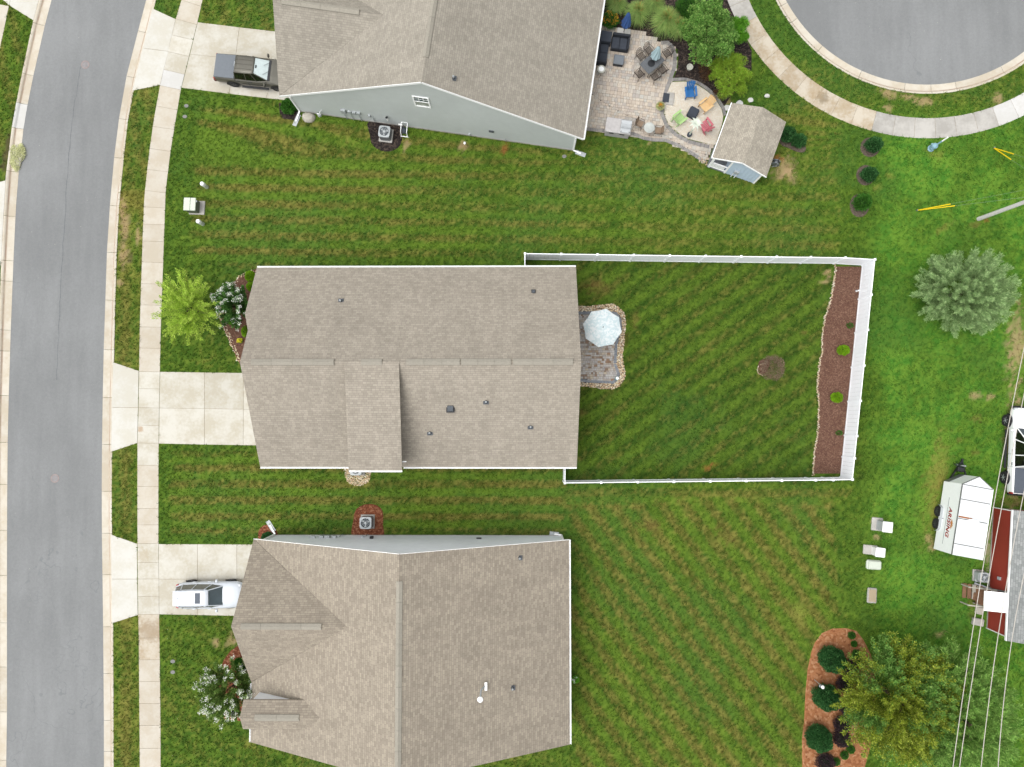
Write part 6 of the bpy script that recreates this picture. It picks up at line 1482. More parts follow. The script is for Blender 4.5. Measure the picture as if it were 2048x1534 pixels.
def patio_chair(name='patio_chair'):
    r_ = empty(name, (0, 0, PZ), 0)
    b = MB(); 
    for k in range(6):
        b = MB(); b.bar((-.22, -.20 + .08 * k, .43), (.22, -.20 + .08 * k, .43), .045, .02); b.build('seat_slat', 'iron_brown', r_, local=True)
    b = MB(); pts_ = [(-.25, -.24, .43), (.25, -.24, .43), (.25, .24, .43), (-.25, .24, .43), (-.25, -.24, .43)]; b.tube(pts_, .018, 6); b.build('seat_frame', 'iron_brown', r_, local=True)
    top_ = [(-.25, .24, .43)] + [(.27 * math.cos(a) * -1 if False else -.27 * math.cos(a), .30 + .12 * math.sin(a), .62 + .34 * math.sin(a)) for a in np.linspace(0.0, math.pi, 9)] + [(.25, .24, .43)]
    b = MB(); b.tube(top_, .018, 6); b.build('back_frame', 'iron_brown', r_, local=True)
    b = MB()
    for k in range(-4, 5):
        x0 = .055 * k; b.bar((x0 * 1.0, .27, .50), (max(-.24, min(.24, x0 + .16)), .385, .86 - .12 * abs(x0 + .16) / .3), .012, .008); b.bar((x0, .275, .50), (max(-.24, min(.24, x0 - .16)), .39, .86 - .12 * abs(x0 - .16) / .3), .012, .008)
    b.build('back_lattice', 'iron_brown', r_, local=True, kind='stuff')
    for s in (-1, 1):
        b = MB(); b.tube([(s * .26, .27, .62), (s * .29, -.05, .66), (s * .27, -.24, .62), (s * .27, -.26, 0)], .018, 6); b.build('arm_leg', 'iron_brown', r_, local=True)
        b = MB(); b.tube([(s * .25, .24, .43), (s * .27, .30, 0)], .018, 6); b.build('rear_leg', 'iron_brown', r_, local=True)
    return r_
ch0 = patio_chair(); first = True
for px, py, ax_, lb in ((1282,113,ta + R(0), 'dining chair on the house side of the table, nearer the ottoman'), (1297.5,101.5,ta, 'dining chair on the house side of the table, nearer the tall grasses'), (1309.5,153,ta + math.pi, 'dining chair on the far side of the table, nearer the step mat'), (1324,140,ta + math.pi, 'dining chair on the far side of the table, nearer the dark bed'),
                          (1334,107,ta - math.pi/2, 'dining chair at the table end by the curved border'), (1279,148,ta + math.pi/2, 'dining chair at the table end toward the house')):
    c_ = ch0 if first else copy_tree(ch0); first = False
    q = G(px, py, .45); c_.location = (q[0], q[1], PZ); c_.rotation_euler = (0, 0, ax_ + random.uniform(-.12, .12)); tag(c_, lb, 'chair', 'iron chairs round the dining table')

# step with mat, planter, sand pit seats
p = G(1334.5, 197); r_ = empty('step_mat', (p[0], p[1], .05), R(-8), 'black mat on the pale step between patio and sand', 'mat')
b = MB(); b.bbox((.20, -.02, .03), (.56, .92, .06), .02); b.build('step_stone', 'concrete_grey', r_, local=True); b = MB(); b.bbox((-.10, 0, .075), (.44, .66, .03), .01); b.build('mat', 'cushion_dark', r_, local=True)
def adirondack(px, py, face, m, label):
    q = G(px, py, .35); r_ = empty('adirondack_chair', (q[0], q[1], .04), face, label, 'chair', 'coloured adirondack chairs round the fire pit')
    # local: front toward -y
    for k in range(6): y = -.30 + .105 * k; b = MB(); b.box((0, y, .36 - .07 * (k / 5)), (.52, .09, .022)); b.build('seat_slat', m, r_, local=True)
    for k in range(-2, 3):
        b = MB(); x = k * .105; tp = .98 - .03 * k * k; d0 = Vector((x * .95, .24, .28)); d1 = Vector((x * 1.25, .58, tp)); b.bar(d0, d1, .095, .022); b.build('back_slat', m, r_, local=True)
    for z, y, w_ in ((.48, .345, .54), (.78, .50, .60)): b = MB(); b.bar((-w_/2, y, z), (w_/2, y, z), .03, .07); b.build('back_brace', m, r_, local=True)
    for s in (-1, 1):
        b = MB(); b.box((s * .36, -.02, .58), (.14, .74, .024)); b.build('armrest', m, r_, local=True)
        b = MB(); b.box((s * .33, -.32, .28), (.03, .11, .57)); b.build('front_leg', m, r_, local=True)
        b = MB(); b.bar((s * .28, -.34, .32), (s * .28, .52, .05), .03, .11); b.build('side_rail', m, r_, local=True)
        b = MB(); b.box((s * .32, .28, .32), (.03, .09, .50)); b.build('arm_post', m, r_, local=True)
adirondack(1380.5, 185.5, R(4), 'chair_blue', 'bright blue adirondack chair on the sand')
adirondack(1411, 211.5, R(-52), 'chair_orange', 'pale orange adirondack chair on the sand')
adirondack(1358.5, 237.5, R(128), 'chair_green', 'light green adirondack chair on the sand')
adirondack(1410.5, 252, R(-145), 'chair_pink', 'pink adirondack chair on the sand by the shed')
p = G(1387, 224, .4); r_ = empty('fire_pit', (p[0], p[1], .035), R(-28), 'square dark covered fire pit in the middle of the sand', 'fire pit')
b = MB(); b.bbox((0, 0, .22), (.72, .72, .44), .10); b.build('cover_body', 'canvas_dark', r_, local=True); b = MB(); b.bbox((0, 0, .46), (.62, .62, .06), .12); b.build('cover_top', 'cushion_dark', r_, local=True)
# grill island
p = G(1237, 252, .9); r_ = empty('grill_island', (p[0], p[1], .045), ang_h, 'pale stone grill counter with built in steel grill at the patio edge', 'grill')
b = MB(); b.box((0, -.02, .43), (1.72, .92, .86)); b.build('counter_base', 'stone_counter', r_, local=True); b = MB(); b.bbox((0, 0, .89), (1.84, 1.06, .06), .03); b.build('countertop', 'stone_counter', r_, local=True)
b = MB(); sec = []
for x in (.14, .88): sec.append([(x, -.10, .92), (x, -.14, 1.06), (x, .06, 1.26), (x, .30, 1.26), (x, .44, 1.10), (x, .46, .92)])
b.loft(sec); b.build('grill_hood', 'steel', r_, local=True, fix=True); b = MB(); b.bbox((.51, -.30, .97), (.74, .36, .10), .03); b.build('grill_front', 'steel', r_, local=True)
b = MB(); b.tube([(.2, -.17, 1.14), (.82, -.17, 1.14)], .02, 6); b.build('grill_handle', 'steel', r_, local=True)
for x in (.22, .80): b = MB(); b.lathe((x, -.42, 1.02), [(.035, 0), (.035, .03)], 8); b.build('knob', 'black_plastic', r_, local=True)
for x in (-.42, .35): b = MB(); b.box((x, -.50, .62), (.34, .04, .06)); b.build('cabinet_vent', 'dark_metal', r_, local=True)
# bistro set
p = G(1298.4, 256, .7); r_ = empty('bistro_table', (p[0], p[1], PZ), 0, 'small round glass table near the grill', 'table')
b = MB(); b.lathe((0, 0, .70), [(.39, 0), (.39, .015), (.01, .015)], 24); b.build('glass_top', 'table_glass', r_, local=True)
b = MB(); b.tube([(.385 * math.cos(a), .385 * math.sin(a), .70) for a in np.linspace(0, 2 * math.pi, 25)], .014, 6, False); b.build('table_rim', 'sling_brown', r_, local=True)
for k in range(4): a = R(20 + 90 * k); b = MB(); b.tube([(.30 * math.cos(a), .30 * math.sin(a), .69), (.16 * math.cos(a), .16 * math.sin(a), .4), (.36 * math.cos(a), .36 * math.sin(a), 0)], .013, 5); b.build('leg', 'sling_brown', r_, local=True)
for px, py, fc, lb in ((1280, 247, R(60), 'brown sling chair between the grill and the glass table'), (1316.5, 261, R(-95), 'brown sling chair on the far side of the small glass table')):
    q = G(px, py, .5); r_ = empty('sling_chair', (q[0], q[1], PZ), fc, lb, 'chair', 'brown sling chairs')
    b = MB(); b.add([(-.23, -.22, .44), (.23, -.22, .44), (.23, .20, .40), (-.23, .20, .40), (-.23, .34, .92), (.23, .34, .92)], [(0, 1, 2, 3), (3, 2, 5, 4)]); b.build('sling', 'sling_brown', r_, local=True)
    for s in (-1, 1): b = MB(); b.tube([(s * .25, .36, .94), (s * .25, .2, .40), (s * .25, -.24, .45), (s * .25, -.28, 0)], .014, 5); b.tube([(s * .25, .22, .45), (s * .25, .34, 0)], .014, 5); b.tube([(s * .26, .28, .66), (s * .28, -.2, .66), (s * .25, -.26, .45)], .014, 5); b.build('chair_frame', 'iron_brown', r_, local=True)
# string lights
for i, (A0, A1, lb) in enumerate((((1176, 182), (1282, 242), 'string of small bulbs from the eave over the grill'), ((1318, 262), (1420, 312), 'string of small bulbs over the path to the shed'))):
    a_, c_ = Vector((*G(*A0, 2.5), 2.5)), Vector((*G(*A1, 2.35), 2.35)); r_ = empty('string_lights', a_, 0, lb, 'string lights', 'string lights over the patio')
    pts_ = [a_.lerp(c_, t) - Vector((0, 0, .35 * math.sin(math.pi * t))) for t in np.linspace(0, 1, 13)]
    b = MB(); b.tube(pts_, .006, 4); b.build('cord', 'iron_brown', r_)
    for q in pts_[1:-1:2]: b = MB(); b.lathe(q - Vector((0, 0, .12)), [(.01, 0), (.035, .04), (.03, .09), (.015, .12)], 8); b.build('bulb', 'iron_brown', r_)
# metal palm ornament
p = G(1378, 271); r_ = empty('palm_ornament', (p[0], p[1], .05), 0, 'pale green artificial palm on a white stem at the sand edge', 'ornament')
b = MB(); b.lathe((0, 0, 0), [(.16, 0), (.18, .22), (.14, .24)], 12); b.build('base_pot', 'canvas_dark', r_, local=True); b = MB(); b.tube([(0, 0, .2), (.03, .02, 1.1), (0, .04, 2.05)], [.07, .05, .04], 8); b.build('stem', 'green_metal', r_, local=True)
for k in range(9):
    a = 2 * math.pi * k / 9; b = MB(); vs = []
    for j in range(5): t = j / 4; rr = .55 * t; z = 2.05 + .22 * math.sin(t * 2.6) - .18 * t * t; wv = .09 * math.sin(math.pi * min(1, t + .12)); vs += [(rr * math.cos(a) - wv * math.sin(a), rr * math.sin(a) + wv * math.cos(a), z), (rr * math.cos(a) + wv * math.sin(a), rr * math.sin(a) - wv * math.cos(a), z)]
    b.add(vs, [(2 * j, 2 * j + 1, 2 * j + 3, 2 * j + 2) for j in range(4)]); b.build('frond', 'green_metal', r_, local=True)
p = G(1379.5, 134.5, .3); r_ = empty('flower_pot', (p[0], p[1], .03), 0, 'round pale flower pot alone in the black mulch bed', 'pot')
b = MB(); b.lathe((0, 0, 0), [(.14, 0), (.22, .30), (.24, .34), (.19, .34), (.18, .28), (.02, .28)], 18); b.build('pot_shell', 'pot_white', r_, local=True)
POT_A = (p[0], p[1], .31)
p = G(1320.5, 212.5, .3); r_ = empty('flower_planter', (p[0], p[1], .05), 0, 'leafy planter with yellow blooms beside the step mat', 'planter'); PLANTER = r_
b = MB(); b.lathe((0, 0, 0), [(.13, 0), (.20, .28), (.16, .28), (.02, .24)], 16); b.build('pot_shell', 'canvas_dark', r_, local=True)
p = G(1416, 129); b = MB(); b.blob((p[0], p[1], .1), (.10, .13, .12), 3); tag(b.build('garden_stone', 'concrete_new'), 'small white stone in the reddish shrub of the black bed', 'stone')
# ------------------------------------------------------------ plants
def leafmat(name, cols, trans=0.3, k=1.5): island(name, [tuple(min(.9, q * k) for q in c[:3]) + (1,) for c in cols], 0.6, 0.25, 1.6, 0.0, 0.2, trans=trans)
leafmat('leaf_lime', [C(112,150,40), C(178,200,84), C(150,182,62), C(202,216,112), C(84,124,34)], .35, 2.1)
leafmat('leaf_crape', [C(54,104,44), C(92,138,66), C(74,122,54), C(124,160,86), C(60,100,48)], .3, 1.7)
leafmat('petal_white', [C(236,240,226), C(252,252,246), C(226,228,200)], 0.15, 2.0)
leafmat('leaf_crape2', [C(84,120,46), C(132,160,84), C(104,140,60), C(160,180,104), C(66,104,40)], .3, 1.7)
leafmat('leaf_cedar', [C(86,116,68), C(142,168,112), C(116,144,90), C(172,194,138), C(100,130,80)], 0.2, 2.1)
leafmat('leaf_gold', [C(84,112,30), C(160,172,52), C(120,144,42), C(196,204,88), C(56,88,28)], .3, 1.55)
leafmat('leaf_pinegreen', [C(70,116,44), C(130,168,80), C(100,142,60), C(160,190,102), C(62,102,42)], 0.25, 1.9)
leafmat('leaf_broad', [C(74,122,46), C(122,166,78), C(98,148,62), C(160,194,104), C(66,110,44)])
leafmat('leaf_cypress', [C(104,140,34), C(146,184,56), C(124,168,46), C(172,202,80), C(138,132,44)], .3, 1.6)
leafmat('leaf_bright', [C(80,146,34), C(120,178,52), C(98,162,44)])
leafmat('leaf_dark', [C(30,72,34), C(58,108,54), C(40,90,42), C(88,138,76)], 0.3, 1.45)
leafmat('leaf_box', [C(44,100,30), C(84,138,46), C(62,120,38)], 0.3, 1.25)
leafmat('leaf_limebush', [C(110,160,20), C(150,196,36), C(128,178,26)], 0.3, 1.35)
leafmat('leaf_purple', [C(52,40,48), C(84,66,74), C(66,54,58), C(96,84,80)], 0.3, 1.1)
leafmat('leaf_rust', [C(110,72,48), C(142,96,64), C(92,66,44), C(120,110,60)], 0.3, 1.2)
leafmat('leaf_dead', [C(120,84,66), C(156,134,112), C(130,106,88), C(176,160,136)], 0.1, 1.2)
leafmat('leaf_grassy', [C(92,142,66), C(150,178,98), C(120,162,82), C(178,186,110), C(104,140,60)])
leafmat('leaf_straw', [C(150,130,60), C(190,170,96), C(170,120,64)])
leafmat('petal_gold', [C(226,160,40), C(246,196,70), C(210,130,30)], 0.1)
leafmat('petal_yellow', [C(236,226,40), C(246,240,90)], 0.1)
leafmat('leaf_pale', [C(190,196,140), C(214,216,164), C(172,182,120)])
leafmat('leaf_thatch', [C(196,200,152), C(220,220,176), C(174,180,130)], .3, 1.9)
simple('bark', C(96,80,66), 0.9, var=0.25, scale=12)
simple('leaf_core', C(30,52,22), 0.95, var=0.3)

def leaf_arrays(c, d, L, W, up=None):
    """rhombic leaves: base points c, unit directions d"""
    n = len(c); up = RNG.normal(0, 1, (n, 3)) if up is None else up
    s = np.cross(d, up); s /= np.linalg.norm(s, axis=1)[:, None] + 1e-9
    L = np.broadcast_to(L, (n,))[:, None]; W = np.broadcast_to(W, (n,))[:, None]
    m = c + d * L * .45
    V = np.stack([c, m + s * W / 2, c + d * L, m - s * W / 2], 1).reshape(-1, 3)
    return V
def build_leaves(name, Vs, m, parent):
    V = np.concatenate(Vs); Q = np.arange(len(V)).reshape(-1, 4)
    off = Vector((0, 0, 0)); p = parent
    while p is not None: off += p.location; p = p.parent
    return np_mesh(name, V, Q, m, parent, tuple(off))
def unit(v): return v / (np.linalg.norm(v, axis=-1, keepdims=True) + 1e-9)
def trunk(parent, base, top, r0, r1, limbs=()):
    b = MB(); base = Vector(base); top = Vector(top); mid_ = base.lerp(top, .5) + Vector((random.uniform(-.06, .06), random.uniform(-.06, .06), 0))
    b.tube([base, mid_, top], [r0, (r0 + r1) / 2, r1], 8)
    for e in limbs: e = Vector(e); s = base.lerp(top, random.uniform(.35, .95)); b.tube([s, s.lerp(e, .55) + Vector((0, 0, .05)), e], [r1 * .8, r1 * .45, r1 * .15], 5)
    return b.build('trunk', 'bark', parent)
def feather_crown(base, ctr, rad, nb, nl, ll, lw, droop=0.0, hemi=-0.25, spread=.30, inner=.30, core=.15, lmin=.8):
    """wispy branches radiating from the axis; leaflets along each"""
    d = unit(RNG.normal(0, 1, (nb, 3))); d[:, 2] = np.abs(d[:, 2]) * (1 - hemi) + hemi * RNG.random(nb); d = unit(d)
    ln = RNG.uniform(lmin, 1.08, nb)[:, None]
    tip = ctr + d * rad * ln; org = np.array(base) + (np.array(ctr) - np.array(base)) * RNG.uniform(core, 1.0, (nb, 1))
    bi = RNG.integers(0, nb, nl); t = RNG.uniform(inner, 1.0, nl)[:, None] ** .8
    p = org[bi] + (tip[bi] - org[bi]) * t
    ax = unit(tip[bi] - org[bi]); p[:, 2] -= droop * (t[:, 0] ** 2)
    side = unit(RNG.normal(0, 1, (nl, 3))); side -= ax * np.sum(side * ax, 1)[:, None]; side = unit(side)
    p += side * (RNG.random((nl, 1)) ** 1.5) * spread * (1.15 - t)
    dirs = unit(ax * .75 + side * .75 + np.array([0, 0, .12]))
    limbs = [tuple(org[i] + (tip[i] - org[i]) * .7) for i in range(0, nb, max(1, nb // 14))]
    return leaf_arrays(p, dirs, RNG.uniform(.6, 1.2, nl) * ll, RNG.uniform(.7, 1.2, nl) * lw), limbs, tip, d
def clump_crown(ctr, rad, nc, cr, nl, ll, lw, hemi=0.0, flat=1.0, shell=.55):
    """leaf clumps spread through the crown's volume"""
    d = unit(RNG.normal(0, 1, (nc, 3))); d[:, 2] = np.where(d[:, 2] < hemi, -d[:, 2], d[:, 2]); rr = RNG.uniform(shell, 1.0, nc)[:, None]
    cc = np.array(ctr) + d * np.array(rad) * rr; size = RNG.uniform(.7, 1.3, nc) * cr
    bi = RNG.integers(0, nc, nl); q = unit(RNG.normal(0, 1, (nl, 3))); q[:, 2] = np.abs(q[:, 2]) * .9 - .1
    p = cc[bi] + q * size[bi][:, None] * RNG.uniform(.45, 1.0, (nl, 1)) * np.array([1, 1, flat])
    dirs = unit(q + RNG.normal(0, .6, (nl, 3)) + np.array([0, 0, .1]))
    return leaf_arrays(p, dirs, RNG.uniform(.7, 1.2, nl) * ll, RNG.uniform(.7, 1.2, nl) * lw), cc, d
def base_under(px, py, z): return G(px, py, z)

def tree(px, py, zc, label, name='tree', group=None):
    x, y = G(px, py, zc); return empty(name, (x, y, 0), 0, label, 'tree', group), x, y

# lime feathery tree at the front walk
r_, x, y = tree(371, 612, 3.0, 'feathery lime green tree overhanging the sidewalk', 'feathery_tree')
V1, lb, tip, d = feather_crown((x, y, 1.0), np.array((x, y, 2.7)), np.array((2.55, 2.65, 1.6)), 115, 30000, .13, .032, droop=.15, hemi=-.15, spread=.42, inner=.28, lmin=.58)
trunk(r_, (x, y, 0), (x, y, 2.6), .10, .05, lb); build_leaves('crown', [V1], 'leaf_lime', r_)
# crape myrtles
def crape(px, py, zc, rad, label, lm, nt=60, nl=11000, nf=34, fl=46, petal='petal_white'):
    r_, x, y = tree(px, py, zc, label, 'flowering_tree', 'white flowering trees in front beds')
    V1, lb, tip, d = feather_crown((x, y, .3), np.array((x, y, zc - .6)), np.array((rad, rad * 1.05, 1.5)), nt, nl, .15, .075, hemi=-.05, spread=.30, inner=.35, core=.0)
    trunk(r_, (x, y, 0), (x, y, 1.2), .07, .04, lb); build_leaves('crown', [V1], lm, r_)
    Fs = []
    for i in RNG.choice(nt, min(nf, nt), replace=False):
        c = tip[i] + RNG.normal(0, .05, 3); q = unit(RNG.normal(0, 1, (fl, 3))); p = c + q * RNG.uniform(.02, .15, (fl, 1)) * np.array([1, 1, .9]) + d[i] * RNG.uniform(-.08, .16, (fl, 1))
        Fs.append(leaf_arrays(p, unit(q + d[i] * .5), RNG.uniform(.03, .07, fl), RNG.uniform(.03, .06, fl)))
    build_leaves('blossoms', Fs, petal, r_)
crape(462, 610, 2.8, 1.45, 'white flowering tree between the lime tree and the centre house', 'leaf_crape', nt=70, nl=15000, nf=46)
crape(447, 1388, 3.0, 1.95, 'white flowering tree in the bed of the lower house', 'leaf_crape2', nt=110, nl=28000, nf=80)
# silver green cedar
r_, x, y = tree(1946, 578, 2.6, 'large silvery green cedar on the right lawn', 'cedar_tree')
V1, lb, tip, d = feather_crown((x, y, .3), np.array((x, y, 1.2)), np.array((3.25, 2.95, 3.6)), 330, 100000, .20, .030, hemi=-.08, spread=.52, inner=.50, core=.0)
trunk(r_, (x, y, 0), (x, y, 3.6), .16, .05, lb); build_leaves('crown', [V1], 'leaf_cedar', r_)
# two trees in the lower right corner
r_, x, y = tree(1815, 1412, 4.0, 'golden green tree in the lower right corner beside the pine straw', 'golden_tree')
V1, lb, tip, d = feather_crown((x, y, 1.0), np.array((x, y, 2.6)), np.array((4.1, 4.3, 3.0)), 420, 90000, .15, .062, hemi=-.1, spread=.75, inner=.45, core=.1)
trunk(r_, (x, y, 0), (x, y, 4.0), .18, .07, lb); Vg = V1.reshape(-1, 4, 3); msk = (vnoise(Vg[:, 0, 0], Vg[:, 0, 1], .9, 2) + RNG.normal(0, .12, len(Vg))) > .46
build_leaves('crown', [Vg[msk].reshape(-1, 3)], 'leaf_gold', r_); build_leaves('green_foliage', [Vg[~msk].reshape(-1, 3)], 'leaf_broad', r_)  # greener leaf colour mixed in by noise among the gold sprays
r_, x, y = tree(1935, 1445, 4.0, 'soft green conifer under the cables in the lower right corner', 'conifer_tree')
V1, lb, tip, d = feather_crown((x, y, .6), np.array((x, y, 2.2)), np.array((4.3, 4.6, 3.4)), 380, 90000, .24, .042, droop=.2, hemi=-.1, spread=.55, inner=.5, core=.0)
trunk(r_, (x, y, 0), (x, y, 4.4), .2, .06, lb); build_leaves('crown', [V1], 'leaf_pinegreen', r_)
# patio trees
r_, x, y = tree(1422, 52, 3.8, 'broad green leafy tree beside the patio', 'leafy_tree')
V1, cc, d = clump_crown((x, y, 2.7), (1.9, 2.35, 1.9), 75, .42, 26000, .13, .085, hemi=-.2, shell=.45)
trunk(r_, (x, y, 0), (x, y, 3.0), .11, .05, [tuple(q) for q in cc[::10]]); build_leaves('crown', [V1], 'leaf_broad', r_)
r_, x, y = tree(1464, 141, 1.8, 'yellow green rounded conifer behind the sand pit', 'golden_conifer')
V1, cc, d = clump_crown((x, y, 1.0), (1.42, 1.65, 1.3), 90, .27, 30000, .16, .022, hemi=-.05)
trunk(r_, (x, y, 0), (x, y, 1.6), .09, .05); build_leaves('crown', [V1], 'leaf_cypress', r_)
r_, x, y = tree(1484, 52, 2.6, 'bright green conifer between the leafy tree and curved walk', 'green_conifer')
V1, cc, d = clump_crown((x, y, 1.6), (.75, .95, 1.3), 40, .26, 11000, .16, .022, hemi=-.05)
trunk(r_, (x, y, 0), (x, y, 2.2), .08, .04); build_leaves('crown', [V1], 'leaf_bright', r_)

def bush(px, py, rx, ry, h, m, label, cat='bush', group=None, n=4200, ll=.075, lw=.05, name='bush', core=True, ang=0.0, shag=.12):
    """round bush given by its seen centre and ground radii in metres"""
    x, y = G(px, py, h * .55); r_ = empty(name, (x, y, 0), 0, label, cat, group)
    q = unit(RNG.normal(0, 1, (n, 3))); q[:, 2] = np.abs(q[:, 2]) - .12
    sc_ = RNG.uniform(.84, 1.0 + shag, (n, 1))
    lump = 1 + .10 * np.sin(q[:, :1] * 7 + px) * np.cos(q[:, 1:2] * 6 + py)
    loc_ = q * sc_ * lump * np.array([rx, ry, h * .58]); ca, sa = math.cos(ang), math.sin(ang)
    loc_[:, :2] = np.column_stack([loc_[:, 0] * ca - loc_[:, 1] * sa, loc_[:, 0] * sa + loc_[:, 1] * ca])
    p = np.array([x, y, h * .42]) + loc_
    dirs = unit(q + RNG.normal(0, .65, (n, 3)))
    fo = build_leaves('foliage', [leaf_arrays(p, dirs, RNG.uniform(.7, 1.2, n) * ll, RNG.uniform(.7, 1.2, n) * lw)], m, r_)
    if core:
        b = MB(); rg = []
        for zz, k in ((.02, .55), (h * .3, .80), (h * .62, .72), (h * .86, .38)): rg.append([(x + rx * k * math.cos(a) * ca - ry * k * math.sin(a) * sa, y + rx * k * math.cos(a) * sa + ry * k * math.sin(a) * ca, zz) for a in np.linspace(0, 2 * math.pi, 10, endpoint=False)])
        b.loft(rg); b.build('inner_core', 'leaf_core', r_, fix=True)  # one solid dark green core inside the leaf shell
    return r_
def blooms(r_, n, rx, z, m, s=.05, fl=14, r0=.0):
    x, y = r_.location.x, r_.location.y; Fs = []
    for _ in range(n):
        a = random.uniform(0, 6.28); rr = rx * math.sqrt(random.uniform(r0, 1)); c = np.array([x + rr * math.cos(a), y + rr * math.sin(a), z + random.uniform(-.06, .08) - .25 * (rr / rx) ** 2 * z])
        q = unit(RNG.normal(0, 1, (fl, 3))); q[:, 2] = np.abs(q[:, 2]); Fs.append(leaf_arrays(c + q * s * .5, q, s, s * .7))
    build_leaves('blooms', Fs, m, r_)
g = 'dark bushes in mulch rings on the right lawn'
bush(1748.5, 289, .46, .40, 1.0, 'leaf_dark', 'dark bush in a mulch ring, nearest the curved walk', group=g, ll=.11, lw=.06, n=2600, shag=.3)
bush(1739, 348.5, .44, .40, .95, 'leaf_dark', 'dark bush in a mulch ring, middle of three', group=g, ll=.11, lw=.06, n=2600, shag=.3)
bush(1725.5, 404, .48, .46, .95, 'leaf_box', 'lighter bush in a mulch ring, southernmost of three', group=g, ll=.11, lw=.06, n=2600, shag=.35)
bush(1577, 268, .45, .45, .8, 'leaf_dark', 'dark shrub tucked against the shed', ll=.12, lw=.04, n=2600, shag=.3)
bush(1598, 281, .42, .38, .7, 'leaf_dark', 'dark shrub at the tip of the bed behind the shed', ll=.12, lw=.04, n=2600, shag=.3)
bush(577, 212, .46, .44, .8, 'leaf_box', 'rounded green bush at the corner of the grey house', ll=.09, lw=.06, n=3000, shag=.25)
bush(1687, 700, .40, .32, .55, 'leaf_limebush', 'lime green mound in the back bed, upper of two', ll=.06, lw=.03, group='lime mounds in the back bed')
bush(1674, 795, .38, .32, .55, 'leaf_limebush', 'lime green mound in the back bed, lower of two', ll=.06, lw=.03, group='lime mounds in the back bed')
bush(1700, 651, .17, .14, .25, 'leaf_box', 'tiny green plant near the fence above the lime mounds', 'plant', n=220, core=False, name='small_plant', shag=.5)
bush(1678, 866, .17, .12, .22, 'leaf_box', 'tiny green plant near the fence below the lime mounds', 'plant', n=200, core=False, name='small_plant', shag=.5)
bush(1545, 735, .72, .72, .75, 'leaf_dead', 'dried brown shrub in a round bed on the back lawn', n=3600, ll=.11, lw=.025, core=False, name='dried_shrub', shag=.25)
bush(500, 552, .34, .36, .6, 'leaf_limebush', 'round lime shrub at the front corner of the centre house', ll=.05, lw=.03)
bush(502, 573, .32, .30, .55, 'leaf_limebush', 'second lime shrub under the front eave of the centre house', ll=.05, lw=.03)
bush(489, 663, .2, .35, .5, 'leaf_limebush', 'lime shrub half hidden under the front porch eave', ll=.05, lw=.03, n=1800)
bush(466, 638, .36, .30, .45, 'leaf_bright', 'broad leaved plant under the white flowering tree', 'plant', n=300, ll=.26, lw=.12, core=False, name='leafy_plant')
r_ = bush(480, 681.5, .16, .14, .25, 'leaf_box', 'small yellow flower clump in the front mulch bed', 'flowers', n=220, core=False, name='flower_clump'); blooms(r_, 26, .16, .26, 'petal_yellow', .07, 8)
bush(535, 1076, .42, .36, .5, 'leaf_dark', 'low dark green shrub in the small bed of the lower house', ll=.07, lw=.03)
bush(479, 1330, .42, .40, .7, 'leaf_box', 'green shrub beside the lower house roof edge', ll=.09, lw=.06)
bush(494, 1321, .30, .45, .6, 'leaf_pale', 'pale shrub under the upper eave of the lower house', ll=.08, lw=.06, n=2400)
bush(497, 1346, .34, .34, .6, 'leaf_pale', 'pale shrub under the gutter of the lower house', ll=.08, lw=.06, n=2400)
bush(493, 1378, .34, .34, .6, 'leaf_pale', 'pale shrub beside the white blooms of the lower house', ll=.08, lw=.06, n=2400)
r_ = bush(1151, 1359, .22, .22, .4, 'leaf_bright', 'small bush with white flowers against the east gutter', n=700, ll=.07, lw=.05); blooms(r_, 7, .25, .42, 'petal_white', .05, 8)
g = 'large clipped shrubs in the pine straw bed'
for px, py, an, lb in ((1665,1319.5,R(-40),'large dark green clipped shrub, northernmost in the pine straw'),(1654.5,1396,R(-38),'large dark green clipped shrub, middle of three in the pine straw'),(1640,1479,R(-42),'large dark green clipped shrub, southernmost of three in the pine straw')):
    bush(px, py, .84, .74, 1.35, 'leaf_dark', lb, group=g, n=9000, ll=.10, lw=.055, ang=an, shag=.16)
for px, py, rr, h, lb in ((1700,1336,.42,.8,'purple black shrub, topmost beside the clipped shrubs'),(1691,1368,.48,.9,'purple black shrub between the upper clipped shrubs'),(1697,1415,.48,.9,'purple black shrub beside the middle clipped shrub'),(1685,1450,.46,.9,'purple black shrub left of the golden tree, second lowest of the column'),(1684,1478,.48,.85,'purple black shrub, lowest of the column left of the golden tree'),(1651,1525,.52,.8,'brownish purple shrub at the bottom edge')):
    bush(px, py, rr, rr, h, 'leaf_purple', lb, group='purple shrubs in the pine straw bed', n=2600, ll=.09, lw=.045, shag=.25)
for px, py, rr, lb in ((1704,1271,.24,'small green ball shrub, first in the row at the bed tip'),(1708.5,1288,.20,'small green ball shrub, second in the row at the bed tip'),(1713.5,1308.5,.30,'small green ball shrub, third and largest in the row'),(1720,1327.5,.24,'small green ball shrub, fourth in the row beside the golden tree'),(1702,1499,.28,'green ball shrub, right one of the lower pair'),(1689.5,1511,.27,'green ball shrub, left one of the lower pair'),(1673,1524,.26,'green ball shrub beside the brownish shrub')):
    bush(px, py, rr, rr, rr * 1.6, 'leaf_box', lb, group='small ball shrubs in the pine straw bed', n=1500, ll=.05, lw=.03, shag=.05)
p = G(1646.5, 1375, 1.5); r_ = empty('bird_house', (p[0], p[1], 0), 0, 'small white round bird house on a post in the middle clipped shrub', 'bird house')
b = MB(); b.tube([(0, 0, 0), (0, 0, 1.35)], .03, 6); b.build('post', 'pale_wood', r_, local=True); b = MB(); b.lathe((0, 0, 1.35), [(.10, 0), (.12, .12), (.02, .24)], 12); b.build('house_body', 'white_trim', r_, local=True)
